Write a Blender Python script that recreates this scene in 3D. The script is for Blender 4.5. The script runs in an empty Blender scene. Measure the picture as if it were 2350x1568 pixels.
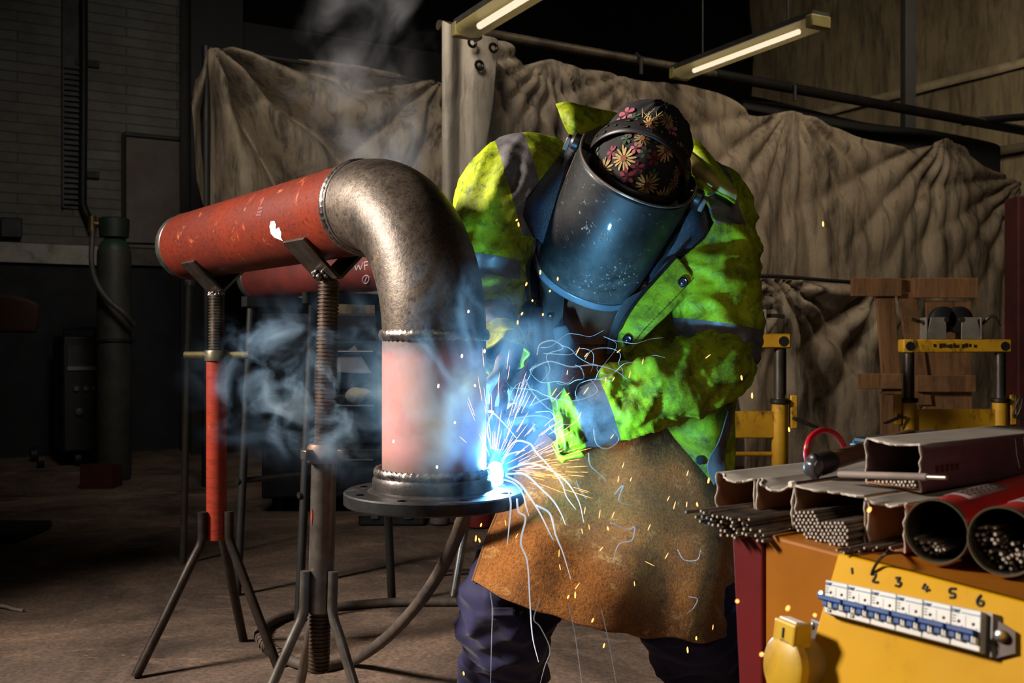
import bpy, bmesh, math, random
from mathutils import Vector, Matrix, noise, Euler
from math import sin, cos, pi, sqrt, radians, atan2, exp

random.seed(7)
SC = bpy.context.scene
COL = SC.collection
F = 2350.0
EYE = 1.0
V = Vector
ORG = {}

def P(px, py, d):
    return V(((px - 1175.0) / F * d, d, EYE + (784.0 - py) / F * d))

def ray(px, py):
    return V(((px - 1175.0) / F, 1.0, (784.0 - py) / F))

def hit(px, py, p0, n):
    o = V((0, 0, EYE)); r = ray(px, py)
    t = (p0 - o).dot(n) / r.dot(n)
    return o + r * t

def lerp(a, b, t): return a + (b - a) * t
def sm(a, b, x):
    t = max(0.0, min(1.0, (x - a) / (b - a))); return t * t * (3 - 2 * t)

def crom(pts, n):
    """Catmull-Rom resample of a list of Vectors / floats into n+1 samples"""
    out = []
    m = len(pts) - 1
    for i in range(n + 1):
        u = i / n * m
        k = min(int(u), m - 1); t = u - k
        p1, p2 = pts[k], pts[k + 1]
        p0 = pts[k - 1] if k > 0 else p1 * 2 - p2
        p3 = pts[k + 2] if k + 2 <= m else p2 * 2 - p1
        out.append(0.5 * ((p1 * 2) + (p2 - p0) * t + (p0 * 2 - p1 * 5 + p2 * 4 - p3) * t * t + (p1 * 3 - p0 - p2 * 3 + p3) * t * t * t)
                   if not isinstance(p1, (int, float)) else
                   0.5 * ((p1 * 2) + (p2 - p0) * t + (p0 * 2 - p1 * 5 + p2 * 4 - p3) * t * t + (p1 * 3 - p0 - p2 * 3 + p3) * t * t * t))
    return out

def fbm(p, o=4):
    return noise.fractal(p, 1.0, 2.0, o)

class MB:
    def __init__(s):
        s.v = []; s.f = []; s.m = []
    def add(s, vs, fs, mi=0):
        b = len(s.v)
        s.v.extend(V(q) for q in vs)
        for f in fs:
            s.f.append(tuple(b + i for i in f)); s.m.append(mi)
        return s
    def box(s, c, size, R=None, mi=0, ax=None):
        x, y, z = size[0] / 2, size[1] / 2, size[2] / 2
        vs = [V((a, b, d)) for a in (-x, x) for b in (-y, y) for d in (-z, z)]
        if ax: vs = [ax[0] * q.x + ax[1] * q.y + ax[2] * q.z for q in vs]
        if R: vs = [R @ q for q in vs]
        c = V(c)
        return s.add([q + c for q in vs], [(0, 1, 3, 2), (4, 6, 7, 5), (0, 4, 5, 1), (2, 3, 7, 6), (0, 2, 6, 4), (1, 5, 7, 3)], mi)
    def hexa(s, p, mi=0):
        """8 points: bottom 4 loop, top 4 loop"""
        return s.add(p, [(3, 2, 1, 0), (4, 5, 6, 7), (0, 1, 5, 4), (1, 2, 6, 5), (2, 3, 7, 6), (3, 0, 4, 7)], mi)
    def loft(s, rings, caps=True, closed=True, loop=False, mi=0):
        n = len(rings[0]); vs = [q for r in rings for q in r]; fs = []
        m = len(rings)
        for i in range(m if loop else m - 1):
            a, b = i * n, ((i + 1) % m) * n
            for j in range(n if closed else n - 1):
                k = (j + 1) % n
                fs.append((a + j, a + k, b + k, b + j))
        if caps and closed and not loop:
            fs.append(tuple(reversed(range(n)))); fs.append(tuple((m - 1) * n + j for j in range(n)))
        return s.add(vs, fs, mi)
    def tube(s, pts, r, n=12, caps=True, loop=False, mi=0, flat=None, up=None):
        pts = [V(p) for p in pts]; m = len(pts)
        rs = r if isinstance(r, (list, tuple)) else [r] * m
        rings = []; prev = None
        for i, p in enumerate(pts):
            if loop: t = pts[(i + 1) % m] - pts[i - 1]
            else: t = pts[min(i + 1, m - 1)] - pts[max(i - 1, 0)]
            t = t.normalized() if t.length > 1e-9 else V((0, 0, 1))
            if prev is None:
                a = V(up) if up is not None else (V((0, 0, 1)) if abs(t.z) < .9 else V((1, 0, 0)))
            else: a = prev
            a = (a - t * a.dot(t)).normalized(); prev = a
            b = t.cross(a)
            rr = rs[i]
            fx, fy = (rr, rr) if not isinstance(rr, (tuple, list)) else rr
            if flat: fy = fy * flat
            rings.append([p + a * (cos(2 * pi * j / n) * fx) + b * (sin(2 * pi * j / n) * fy) for j in range(n)])
        return s.loft(rings, caps, True, loop, mi)
    def lathe(s, prof, o, d=(0, 0, 1), n=32, mi=0, caps=True):
        """prof: list of (radius, height) along d from o"""
        o = V(o); d = V(d).normalized()
        a = V((1, 0, 0)) if abs(d.x) < .9 else V((0, 1, 0))
        a = (a - d * a.dot(d)).normalized(); b = d.cross(a)
        rings = [[o + d * h + (a * cos(2 * pi * j / n) + b * sin(2 * pi * j / n)) * r for j in range(n)] for r, h in prof]
        return s.loft(rings, caps, True, False, mi)
    def cyl(s, p, q, r, n=16, r2=None, mi=0):
        p, q = V(p), V(q)
        return s.tube([p, q], [r, r if r2 is None else r2], n, mi=mi)
    def sphere(s, c, r, n=16, m=10, ax=None, mi=0):
        c = V(c); rx, ry, rz = r if isinstance(r, (tuple, list)) else (r, r, r)
        ax = ax or (V((1, 0, 0)), V((0, 1, 0)), V((0, 0, 1)))
        vs = [c - ax[2] * rz]; fs = []
        for i in range(1, m):
            ph = -pi / 2 + pi * i / m
            for j in range(n):
                th = 2 * pi * j / n
                vs.append(c + ax[0] * (rx * cos(ph) * cos(th)) + ax[1] * (ry * cos(ph) * sin(th)) + ax[2] * (rz * sin(ph)))
        vs.append(c + ax[2] * rz)
        for j in range(n):
            k = (j + 1) % n
            fs.append((0, 1 + k, 1 + j)); fs.append((len(vs) - 1, 1 + (m - 2) * n + j, 1 + (m - 2) * n + k))
            for i in range(m - 2):
                a = 1 + i * n; b = a + n
                fs.append((a + j, a + k, b + k, b + j))
        return s.add(vs, fs, mi)
    def prism(s, poly, ext, mi=0):
        poly = [V(p) for p in poly]; e = V(ext); n = len(poly)
        return s.add(poly + [p + e for p in poly], [tuple(reversed(range(n))), tuple(range(n, 2 * n))] + [(i, (i + 1) % n, n + (i + 1) % n, n + i) for i in range(n)], mi)
    def sheet(s, grid, mi=0):
        m, n = len(grid), len(grid[0])
        return s.add([q for r in grid for q in r], [(i * n + j, i * n + j + 1, (i + 1) * n + j + 1, (i + 1) * n + j) for i in range(m - 1) for j in range(n - 1)], mi)
    def build(s, name, mat, parent=None, smooth=True, angle=40, bevel=0, solid=0, soff=0, sub=0, base=None, apply=False):
        me = bpy.data.meshes.new(name)
        if parent is not None: o0 = ORG[parent.name]
        elif base is not None: o0 = V(base)
        else:
            lo = V((min(q.x for q in s.v), min(q.y for q in s.v), min(q.z for q in s.v)))
            hi = V((max(q.x for q in s.v), max(q.y for q in s.v), 0))
            o0 = V(((lo.x + hi.x) / 2, (lo.y + hi.y) / 2, lo.z))
        me.from_pydata([q - o0 for q in s.v], [], s.f)
        for mm in (mat if isinstance(mat, (list, tuple)) else [mat]): me.materials.append(mm)
        for p, mi in zip(me.polygons, s.m): p.material_index = mi
        bm = bmesh.new(); bm.from_mesh(me); bmesh.ops.recalc_face_normals(bm, faces=bm.faces); bm.to_mesh(me); bm.free()
        if smooth:
            for p in me.polygons: p.use_smooth = True
            me.set_sharp_from_angle(angle=radians(angle))
        ob = bpy.data.objects.new(name, me); COL.objects.link(ob)
        if parent is not None:
            ob.parent = parent
        else: ob.location = o0
        ORG[ob.name] = o0
        if solid:
            md = ob.modifiers.new('solid', 'SOLIDIFY'); md.thickness = solid; md.offset = soff
        if bevel:
            md = ob.modifiers.new('bevel', 'BEVEL'); md.width = bevel; md.segments = 2; md.limit_method = 'ANGLE'; md.angle_limit = radians(40)
        if sub:
            md = ob.modifiers.new('sub', 'SUBSURF'); md.levels = sub; md.render_levels = sub
        return ob

def tag(o, label=None, cat=None, group=None, kind=None):
    if label: o['label'] = label
    if cat: o['category'] = cat
    if group: o['group'] = group
    if kind: o['kind'] = kind
    return o

def thing(name, loc, label, cat, group=None, kind=None):
    o = bpy.data.objects.new(name, None); COL.objects.link(o)
    o.empty_display_size = .05
    o.location = loc; ORG[o.name] = V(loc)
    return tag(o, label, cat, group, kind)

def dup(root, loc, label=None, group=None, rot=None):
    r = root.copy(); COL.objects.link(r); r.location = loc
    if rot is not None: r.rotation_euler = rot
    if label: r['label'] = label
    if group: r['group'] = group
    for ch in list(root.children):
        c = ch.copy(); COL.objects.link(c); c.parent = r
        for g in list(ch.children):
            d = g.copy(); COL.objects.link(d); d.parent = c
    return r

# ------------------------------------------------------------------ materials
def col(h):
    """sRGB 0-255 tuple to linear"""
    return tuple(((c / 255) / 12.92 if c / 255 <= .04045 else ((c / 255 + .055) / 1.055) ** 2.4) for c in h) + (1,)

class NT:
    def __init__(s, name):
        s.mat = bpy.data.materials.new(name); s.mat.use_nodes = True
        s.t = s.mat.node_tree; s.n = s.t.nodes; s.l = s.t.links
        s.b = s.n['Principled BSDF']; s.out = s.n['Material Output']
        s.tc = s.n.new('ShaderNodeTexCoord')
    def node(s, t, **kw):
        q = s.n.new(t)
        for k, v in kw.items(): setattr(q, k, v)
        return q
    def setv(s, sock, v):
        if hasattr(v, 'node'): s.l.new(v, sock)
        else: sock.default_value = v
    def map(s, scale=(1, 1, 1), rot=(0, 0, 0), src='Object'):
        q = s.node('ShaderNodeMapping'); q.inputs['Scale'].default_value = scale; q.inputs['Rotation'].default_value = rot
        s.l.new(s.tc.outputs[src], q.inputs['Vector']); return q.outputs[0]
    def noise(s, vec, scale, detail=4, rough=.6, dist=0, out='Fac'):
        q = s.node('ShaderNodeTexNoise'); q.inputs['Scale'].default_value = scale; q.inputs['Detail'].default_value = detail
        q.inputs['Roughness'].default_value = rough; q.inputs['Distortion'].default_value = dist
        if vec is not None: s.l.new(vec, q.inputs['Vector'])
        return q.outputs[out]
    def ramp(s, fac, stops, interp='LINEAR'):
        q = s.node('ShaderNodeValToRGB'); q.color_ramp.interpolation = interp
        e = q.color_ramp.elements
        while len(e) < len(stops): e.new(.5)
        for i, (p, c) in enumerate(stops):
            e[i].position = p; e[i].color = c if isinstance(c, tuple) else (c, c, c, 1)
        s.l.new(fac, q.inputs[0]); return q.outputs[0]
    def mix(s, fac, a, b, mode='MIX'):
        q = s.node('ShaderNodeMix', data_type='RGBA', blend_type=mode)
        s.setv(q.inputs[0], fac); s.setv(q.inputs[6], a); s.setv(q.inputs[7], b); return q.outputs[2]
    def math(s, op, a, b=0.0, c=None, clamp=False):
        q = s.node('ShaderNodeMath', operation=op, use_clamp=clamp); s.setv(q.inputs[0], a); s.setv(q.inputs[1], b)
        if c is not None: s.setv(q.inputs[2], c)
        return q.outputs[0]
    def bump(s, h, strength=.3, dist=.01):
        q = s.node('ShaderNodeBump'); q.inputs['Strength'].default_value = strength; q.inputs['Distance'].default_value = dist
        s.l.new(h, q.inputs['Height']); s.l.new(q.outputs[0], s.b.inputs['Normal']); return q
    def set(s, **kw):
        mp = dict(color='Base Color', rough='Roughness', metal='Metallic', spec='Specular IOR Level', coat='Coat Weight', trans='Transmission Weight', alpha='Alpha', ecol='Emission Color', estr='Emission Strength', sheen='Sheen Weight')
        for k, v in kw.items(): s.setv(s.b.inputs[mp[k]], v)
        return s

def mat(name, c1, c2=None, scale=6, rough=.6, metal=0, bump=0, bscale=40, stretch=(1, 1, 1), dirt=None, dscale=3, dlo=.5, dhi=.7, spec=.5, detail=5, bdist=.004, dstretch=(1, 1, 1), rvar=.12, sheen=0):
    t = NT(name)
    vec = t.map(stretch)
    c1 = col(c1)
    cc = c1
    if c2 is not None:
        nz = t.noise(vec, scale, detail, .62)
        cc = t.mix(t.ramp(nz, [(.35, 0.), (.65, 1.)]), c1, col(c2))
    if dirt is not None:
        dn = t.noise(t.map(dstretch), dscale, 7, .68, .3)
        cc = t.mix(t.ramp(dn, [(dlo, 0.), (dhi, 1.)]), cc, col(dirt))
    t.set(color=cc, metal=metal, spec=spec, sheen=sheen)
    rn = t.noise(vec, scale * 2.3, 4)
    t.set(rough=t.math('ADD', t.math('MULTIPLY', rn, rvar * 2), rough - rvar))
    if bump:
        t.bump(t.noise(vec, bscale, 5, .65), bump, bdist)
    return t.mat

def emit(name, c, strength, base=(.0, .0, .0, 1)):
    t = NT(name); t.set(color=base, ecol=c if len(c) == 4 else c + (1,), estr=strength); return t.mat
# ------------------------------------------------------------------ room axes
A = V((.857, .515, 0)).normalized()       # along the back wall, receding to the right
B = V((-A.y, A.x, 0))                     # away from the camera, into the shop
UP = V((0, 0, 1))
W0 = V((-4.117, 9.0, 0))                  # a point on the back wall
def onwall(px, py, off=0.0): return hit(px, py, W0 - B * off, B)

# floor
t = NT('workshop_concrete')
vec = t.map((1, 1, 1), (0, 0, .5))
n1 = t.noise(vec, 1.3, 8, .72, .5); n2 = t.noise(t.map((1, 3, 1), (0, 0, -.54)), 3.1, 7, .7, .8); n3 = t.noise(vec, 60, 4, .7)
c = t.ramp(n1, [(.36, col((66, 54, 47))), (.55, col((118, 98, 84))), (.7, col((164, 134, 112)))])
c = t.mix(t.ramp(n2, [(.56, 0.), (.7, .75)]), c, col((158, 130, 110)))
c = t.mix(t.ramp(n3, [(.35, .55), (.6, 0.)]), c, col((40, 36, 34)))
sp = t.noise(vec, 26, 3, .6)
c = t.mix(t.ramp(sp, [(.70, 0.), (.76, .6)]), c, col((170, 150, 132)))
t.set(color=c, rough=.8, spec=.3); t.bump(t.math('ADD', n3, t.math('MULTIPLY', n1, 2.)), .35, .006)
fl = MB().box((2, 7, -.05), (26, 22, .1)).build('floor', t.mat, smooth=False)
tag(fl, 'bare dark concrete workshop floor', 'floor', kind='structure')

# painted brick back wall (dark dado below a white rail)
t = NT('whitewashed_brick')
uv = t.node('ShaderNodeCombineXYZ'); sep = t.node('ShaderNodeSeparateXYZ'); t.l.new(t.tc.outputs['Object'], sep.inputs[0])
ua = t.math('ADD', t.math('MULTIPLY', sep.outputs[0], A.x), t.math('MULTIPLY', sep.outputs[1], A.y))
t.l.new(ua, uv.inputs[0]); t.l.new(sep.outputs[2], uv.inputs[1])
br = t.node('ShaderNodeTexBrick'); t.l.new(uv.outputs[0], br.inputs['Vector'])
br.inputs['Scale'].default_value = 1; br.inputs['Brick Width'].default_value = .26; br.inputs['Row Height'].default_value = .088
br.inputs['Mortar Size'].default_value = .007; br.inputs['Mortar Smooth'].default_value = .4
br.inputs['Color1'].default_value = col((120, 118, 112)); br.inputs['Color2'].default_value = col((112, 110, 104)); br.inputs['Mortar'].default_value = col((84, 82, 78)); br.inputs['Brick Width'].default_value = .9
nn = t.noise(uv.outputs[0], 2.2, 6, .7)
t.set(color=t.mix(t.ramp(nn, [(.4, 0.), (.75, .8)]), br.outputs[0], col((70, 64, 58))), rough=.8)
t.bump(t.math('SUBTRACT', 1., br.outputs[1]), .6, .008)
brick = t.mat
wl = MB().box(W0 + A * 3 + B * .1 + UP * 3.1, (16, .2, 6.4), ax=(A, B, UP)).build('wall_back', brick, smooth=False, base=(0, 0, 0))
tag(wl, 'whitewashed brick back wall of the workshop', 'wall', kind='structure')
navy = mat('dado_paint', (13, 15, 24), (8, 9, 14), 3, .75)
zr = .72
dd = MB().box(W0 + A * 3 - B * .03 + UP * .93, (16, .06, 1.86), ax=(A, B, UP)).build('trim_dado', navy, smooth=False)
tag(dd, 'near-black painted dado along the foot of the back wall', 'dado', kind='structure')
railm = mat('rail_white', (176, 172, 160), (140, 136, 126), 5, .7, dirt=(60, 55, 48), dscale=4)
p0 = onwall(-40, 575, .1); p1 = onwall(242, 590, .1)
rl = MB().box((p0 + p1) / 2, ((p1 - p0).length, .05, .17), ax=(A, B, UP)).build('trim_rail', railm, smooth=False)
tag(rl, 'white painted rail board on the brick wall left of the gas cylinder', 'rail', kind='structure')
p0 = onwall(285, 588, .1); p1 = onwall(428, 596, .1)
rl = MB().box((p0 + p1) / 2, ((p1 - p0).length, .05, .15), ax=(A, B, UP)).build('trim_rail_end', mat('rail_shaded', (92, 88, 80), (66, 62, 56), 5, .75), smooth=False)  # same white rail, its shade put into the colour
tag(rl, 'dimmer end of the wall rail right of the gas cylinder', 'rail', kind='structure')
# ceiling & other walls : the shop is roofed
cm = mat('roof_dark', (24, 23, 22), (15, 15, 15), 2, .9)
ce = MB().box((2, 7, 6.35), (26, 22, .1)).build('ceiling', cm, smooth=False); tag(ce, 'dark workshop roof', 'ceiling', kind='structure')
# right wall hung with sheeting
C0 = W0 + A * 7.75
Bn = -B
steel_dark = mat('column_black', (16, 15, 15), (9, 9, 9), 4, .6)
pc = onwall(485, 784, .45)
cl = MB()
for dx in (-.19, .19): cl.box(pc + B * dx + V((0, 0, 1.15)), (.46, .025, 6.2), ax=(A, B, UP))
cl.box(pc + V((0, 0, 1.15)), (.03, .36, 6.2), ax=(A, B, UP))
o = cl.build('column_steel', steel_dark, smooth=False); tag(o, 'black steel column standing against the brick wall', 'column', kind='structure')
# horizontal dark beam above the left tarpaulin
pb = onwall(560, 95, .3)
o = MB().box(pb + A * 4.2, (9.2, .15, .32), ax=(A, B, UP)).build('beam_steel', steel_dark, smooth=False); tag(o, 'dark steel beam crossing the back of the shop', 'beam', kind='structure')

q0 = onwall(560, 190, 0)
o = MB().box(q0 + A * 5.2 + UP * ((q0.z + 6.3) / 2 - q0.z) - B * .04, (10.6, .06, 6.3 - q0.z), ax=(A, B, UP)).build('wall_shade_panel', mat('shade_black', (14, 13, 13), (9, 9, 9), 3, .9, spec=.1), smooth=False); tag(o, 'added black panel for the unlit upper back wall right of the column', 'wall', kind='structure')  # black panel added to keep the upper brick as dark as in shade
# cable tray + conduit on brick wall
traym = mat('cable_tray_steel', (66, 67, 66), (44, 45, 44), 8, .55, metal=.4)
tr = thing('cable_tray', onwall(165, 470, .06), 'grey vertical cable tray fixed to the brick wall', 'cable tray')
a0 = onwall(165, -60, .06); a1 = onwall(165, 478, .06)
cz = (a0.z + a1.z) / 2; hh = a0.z - a1.z
m = MB()
for s_ in (-1, 1): m.box(V((a1.x, a1.y, cz)) + A * (.075 * s_), (.012, .07, hh), ax=(A, B, UP))
m.box(V((a1.x, a1.y, cz)) + B * .03, (.15, .01, hh), ax=(A, B, UP))
m.build('channel', traym, tr, smooth=False)
for k in range(26):
    z = a1.z + .04 + k * .048
    MB().box(V((a1.x, a1.y, z)) - B * .02, (.14, .02, .014), ax=(A, B, UP)).build('rung', traym, tr, smooth=False)
blk = mat('black_rubber', (20, 19, 18), (12, 12, 12), 12, .6)
pts = [onwall(192, -60, .1), onwall(192, 200, .1), onwall(190, 440, .1), onwall(192, 475, .1), onwall(203, 500, .12), onwall(214, 520, .2)]
o = MB().tube(crom(pts, 30), .035, 10).build('black_conduit', blk); tag(o, 'thick black conduit beside the cable tray curving to the gas cylinder', 'conduit')
for q in (145, 400):
    a1 = onwall(200, q, .04); MB().box(a1, (.2, .05, .06), ax=(A, B, UP)).build('bracket', blk, o, smooth=False)
# wall socket box
o = MB().box(onwall(25, 524, .06), (.17, .12, .17), ax=(A, B, UP)).build('wall_junction_box', mat('box_dark', (30, 32, 32)), bevel=.01); tag(o, 'small dark junction box above the white wall rail', 'junction box')
# panel door outline on wall (pale door, 285-420 x 310-560)
o = thing('wall_cupboard', onwall(352, 560, .04), 'shallow pale cupboard door set in brick wall', 'cupboard')
q0, q1, q2, q3 = onwall(284, 308, .05), onwall(430, 322, .05), onwall(430, 560, .05), onwall(284, 556, .05)
MB().hexa([q3, q2, q2 + B * .05, q3 + B * .05, q0, q1, q1 + B * .05, q0 + B * .05]).build('door', mat('cupboard_paint', (112, 106, 98), (96, 84, 80), 3, .75), o, smooth=False)
m = MB()
for a_, b_ in ((q0, q1), (q0, q3)): m.tube([a_ - B * .01, b_ - B * .01], .022, 6)
m.build('frame', mat('frame_dark', (40, 38, 35)), o, smooth=False)

# gas cylinder
gb = hit(268, 1052, V((0, 0, 0)), UP); gd = 7.4
gx = (262 - 1175) / F * gd
gs = F / gd
gz = lambda y: EYE + (784 - y) / gs
gc = thing('gas_cylinder', (gx, gd, 0), 'tall dark gas cylinder with green shoulder standing by the brick wall', 'gas cylinder')
r = .118
MB().lathe([(r * .9, 0), (r, .03), (r, gz(590)), (r * .97, gz(575))], (gx, gd, 0), n=28).build('body', mat('cyl_grey', (58, 57, 52), (40, 39, 36), 6, .6), gc)
MB().lathe([(r * .985, gz(590)), (r * .9, gz(565)), (r * .6, gz(550)), (.035, gz(545)), (.035, gz(528))], (gx, gd, 0), n=28).build('shoulder', mat('cyl_green', (44, 66, 46), (30, 50, 34), 6, .55), gc)
MB().lathe([(.10, gz(545)), (.105, gz(520)), (.105, gz(503)), (.09, gz(500)), (.09, gz(520))], (gx, gd, 0), n=20).build('valve_guard', mat('guard_green', (32, 50, 36), (22, 32, 25), 6, .6), gc)
m = MB(); m.cyl((gx - .13, gd - .05, gz(515)), (gx - .05, gd, gz(515)), .025); m.cyl((gx - .14, gd - .05, gz(535)), (gx - .14, gd - .05, gz(498)), .03)
m.build('regulator', mat('regulator_brass', (120, 104, 60), (80, 70, 44), 9, .4, metal=.7), gc)
hose = crom([P(213, 530, 7.3), P(210, 600, 7.25), P(222, 650, 7.2), P(250, 690, 7.18), P(285, 720, 7.2), P(306, 745, 7.3)], 24)
MB().tube(hose, .02, 8).build('hose', mat('hose_grey', (70, 66, 60), (52, 50, 46), 10, .6), gc)
MB().tube([(gx + r * 1.05 * cos(a_), gd + r * 1.05 * sin(a_), gz(782)) for a_ in [2 * pi * k / 24 for k in range(24)]], .012, 6, loop=True).build('chain_band', blk, gc)

# welding power source left
wp = hit(140, 1075, V((0, 0, 0)), UP); wd = wp.y
ws = F / wd
wm = thing('welding_machine', (wp.x, wd, 0), 'dark welding power source with readout panel beside the gas cylinder', 'welding machine')
wz = lambda y: EYE + (784 - y) / ws
bodym = mat('machine_black', (20, 20, 22), (13, 13, 14), 5, .5)
AX = (A, B, UP)
MB().box((wp.x, wd + .35, (wz(770) + .12) / 2), (.34, .6, wz(770) - .12), ax=AX).build('housing', bodym, wm, bevel=.02)
fp = V((wp.x, wd + .35, 0)) - B * .305
MB().box(fp + UP * wz(822), (.27, .012, .2), ax=AX).build('control_panel', mat('machine_panel', (58, 52, 52), (46, 42, 42), 8, .45), wm, bevel=.004)
MB().box(fp + UP * wz(812) + A * .06 - B * .006, (.05, .012, .03), ax=AX).build('readout', mat('readout_red', (96, 26, 24), None, rough=.3), wm, smooth=False)
MB().box(fp + UP * wz(846) - B * .006, (.27, .012, .03), ax=AX).build('label_strip', mat('strip_grey', (128, 122, 114)), wm, smooth=False)
for k in (-.07, .0, .06): MB().lathe([(.022, 0), (.022, .02), (.018, .025)], fp + UP * wz(893) + A * k, -B, 14).build('dial', mat('dial_grey', (90, 88, 84)), wm)
for k in (-.05, .09): MB().lathe([(.03, 0), (.03, .03), (.02, .035)], fp + UP * wz(946) + A * k, -B, 14).build('socket', mat('socket_grey', (74, 72, 66)), wm)
for sx in (-.15, .15):
    for sy in (.1, .6): MB().cyl(V((wp.x, wd, .06)) + A * sx * 1.05 + B * sy, V((wp.x, wd, .06)) + A * sx * .75 + B * sy, .06, 14).build('wheel', blk, wm)
MB().tube([V((wp.x, wd + .35, wz(770))) + A * x + UP * z for x, z in ((-.12, 0), (-.12, .06), (.12, .06), (.12, 0))], .014, 8).build('handle', blk, wm)
# brown rounded leather-like seat back at the left border
d = 5.2
br_ = thing('workshop_seat', (P(40, 784, d).x, d, 0), 'worn brown seat back at the far left edge', 'seat')
grid = []
for i in range(9):
    y = lerp(672, 765, i / 8); row = []
    for j in range(13):
        x = lerp(-40, 92, j / 12); e = ((j / 12) ** 3) * 26
        row.append(P(x - (i / 8 - .3) ** 2 * 14 * (j / 12), y + e * (1 - i / 8), d + .05 * (j / 12) ** 2))
    grid.append(row)
MB().sheet(grid).build('backrest', mat('seat_brown', (70, 40, 24), (52, 30, 18), 5, .7), br_, solid=.06, sub=1)
MB().tube([P(-30, 755, d + .05), (P(-30, 784, d).x, d + .05, 0)], .02, 10).build('post', blk, br_)
MB().box((P(-20, 784, d).x, d + .05, .03), (.4, .4, .04)).build('base', blk, br_, bevel=.01)
# slim upright pole behind left stand
m = MB(); d = 4.6
pt, pb_ = P(436, 560, d), V((P(420, 784, d).x, d, 0.0))
pl = thing('prop_pole', pb_, 'thin pale steel pole standing behind the left pipe stand', 'pole')
m.cyl(pb_, pt, .016, 12).build('shaft', mat('pole_steel', (96, 92, 80), (74, 70, 60), 9, .45, metal=.5), pl)
MB().lathe([(.022, 0), (.026, .01), (.026, .03), (.022, .04)], lerp(pb_, pt, .87), pt - pb_, 14).build('collar', mat('pole_collar', (110, 104, 92), None, rough=.4, metal=.6), pl)
# small dark red crate on floor
p = hit(222, 1122, V((0, 0, 0)), UP)
o = thing('red_crate', p, 'small dark red open crate on the floor below the gas cylinder', 'crate')
m = MB(); rc = mat('crate_red', (70, 18, 16), (50, 14, 13), 6, .6)
for s_ in (-1, 1):
    m.box(p + V((.105 * s_, .08, .075)), (.012, .17, .15)); m.box(p + V((0, .08 + .085 * s_, .075)), (.22, .012, .15))
m.build('side_panel', rc, o, smooth=False); MB().box(p + V((0, .08, .008)), (.22, .17, .016)).build('bottom_panel', rc, o, smooth=False)

# ------------------------------------------------------------------ hanging tarpaulins
def tarp_mat(name, c1, c2, c3, sc=2.0):
    t = NT(name)
    v = t.map((1, 1, .55)); n = t.noise(v, sc, 8, .7, .6); g = t.noise(t.map((3, 3, .5)), 3.2, 6, .66, .4); w = t.noise(v, 38, 4, .7)
    c = t.mix(t.ramp(n, [(.38, 0.), (.66, 1.)]), col(c1), col(c2))
    c = t.mix(t.ramp(g, [(.46, 0.), (.66, .85)]), c, col(c3))
    t.set(color=c, rough=.72, spec=.3); t.bump(t.math('ADD', w, t.math('MULTIPLY', n, 3.)), .35, .01)
    return t.mat
tarpm = tarp_mat('tarpaulin_canvas', (150, 136, 116), (114, 101, 84), (42, 36, 31))
PH = 1.75
PX0 = V(((1050 - 1175) / F * 5.72, 5.72, 0))
def polept(s, z=EYE + PH): return PX0 + A * s + UP * z
def ontarp(px, py, off=0): return hit(px, py, PX0 - B * off, B)
def tarp_st(px, py):
    q = ontarp(px, py) - PX0; return q.dot(A), q.z

def folds(s, z, peaks, k=9., amp=.06, fall=1.4):
    h = 0
    for (ps, pz, w) in peaks:
        dx, dz = s - ps, pz - z
        r = sqrt(dx * dx + dz * dz) + 1e-4
        a = atan2(dx, max(dz, -.2) + .05)
        env = exp(-r / fall) * min(1, r / .25)
        h += w * amp * env * (abs(sin(a * k + ps * 3)) ** 1.0 - .5) * 2 * (1 + .4 * noise.noise(V((a * 4, ps, 0))))
    return h

def make_tarp(name, top, bottom, n, m, peaks, origin, axA, axN, ampn=.05, k=9., amp=.06, seed=0, fall=1.4, mat_=None, vert=0.0):
    """top/bottom: lists of (s,z) polylines sampled by s"""
    def samp(poly, s):
        for (a, b), (c_, d_) in zip(poly, poly[1:]):
            if a <= s <= c_: 
                t_ = (s - a) / (c_ - a + 1e-9); t_ = t_ * t_ * (3 - 2 * t_) * .5 + t_ * .5
                return lerp(b, d_, t_)
        return poly[-1][1] if s > poly[-1][0] else poly[0][1]
    s0, s1 = top[0][0], top[-1][0]
    g = []
    for i in range(m + 1):
        row = []
        for j in range(n + 1):
            s = lerp(s0, s1, j / n); zt, zb = samp(top, s), samp(bottom, s)
            u = i / m; z = lerp(zt, zb, u)
            h = folds(s, z, peaks, k, amp, fall)
            q = V((s * 1.3 + seed, z * .9, seed * .7))
            h += ampn * fbm(q * 1.1, 3) * 1.2 + ampn * .5 * (1 - abs(noise.noise(V((s * 2.6 + z * .9, z * 1.3 - s * .4, seed)))) * 2) * (.3 + u)
            h += vert * sin(s * 9 + noise.noise(V((s, z * .6, seed))) * 4) * min(1, u * 2)
            h += ampn * .16 * fbm(q * 6, 3)
            row.append(origin + axA * s + UP * z + axN * h)
        g.append(row)
    return MB().sheet(g).build(name, mat_ or tarpm, solid=.004, angle=180)

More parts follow.
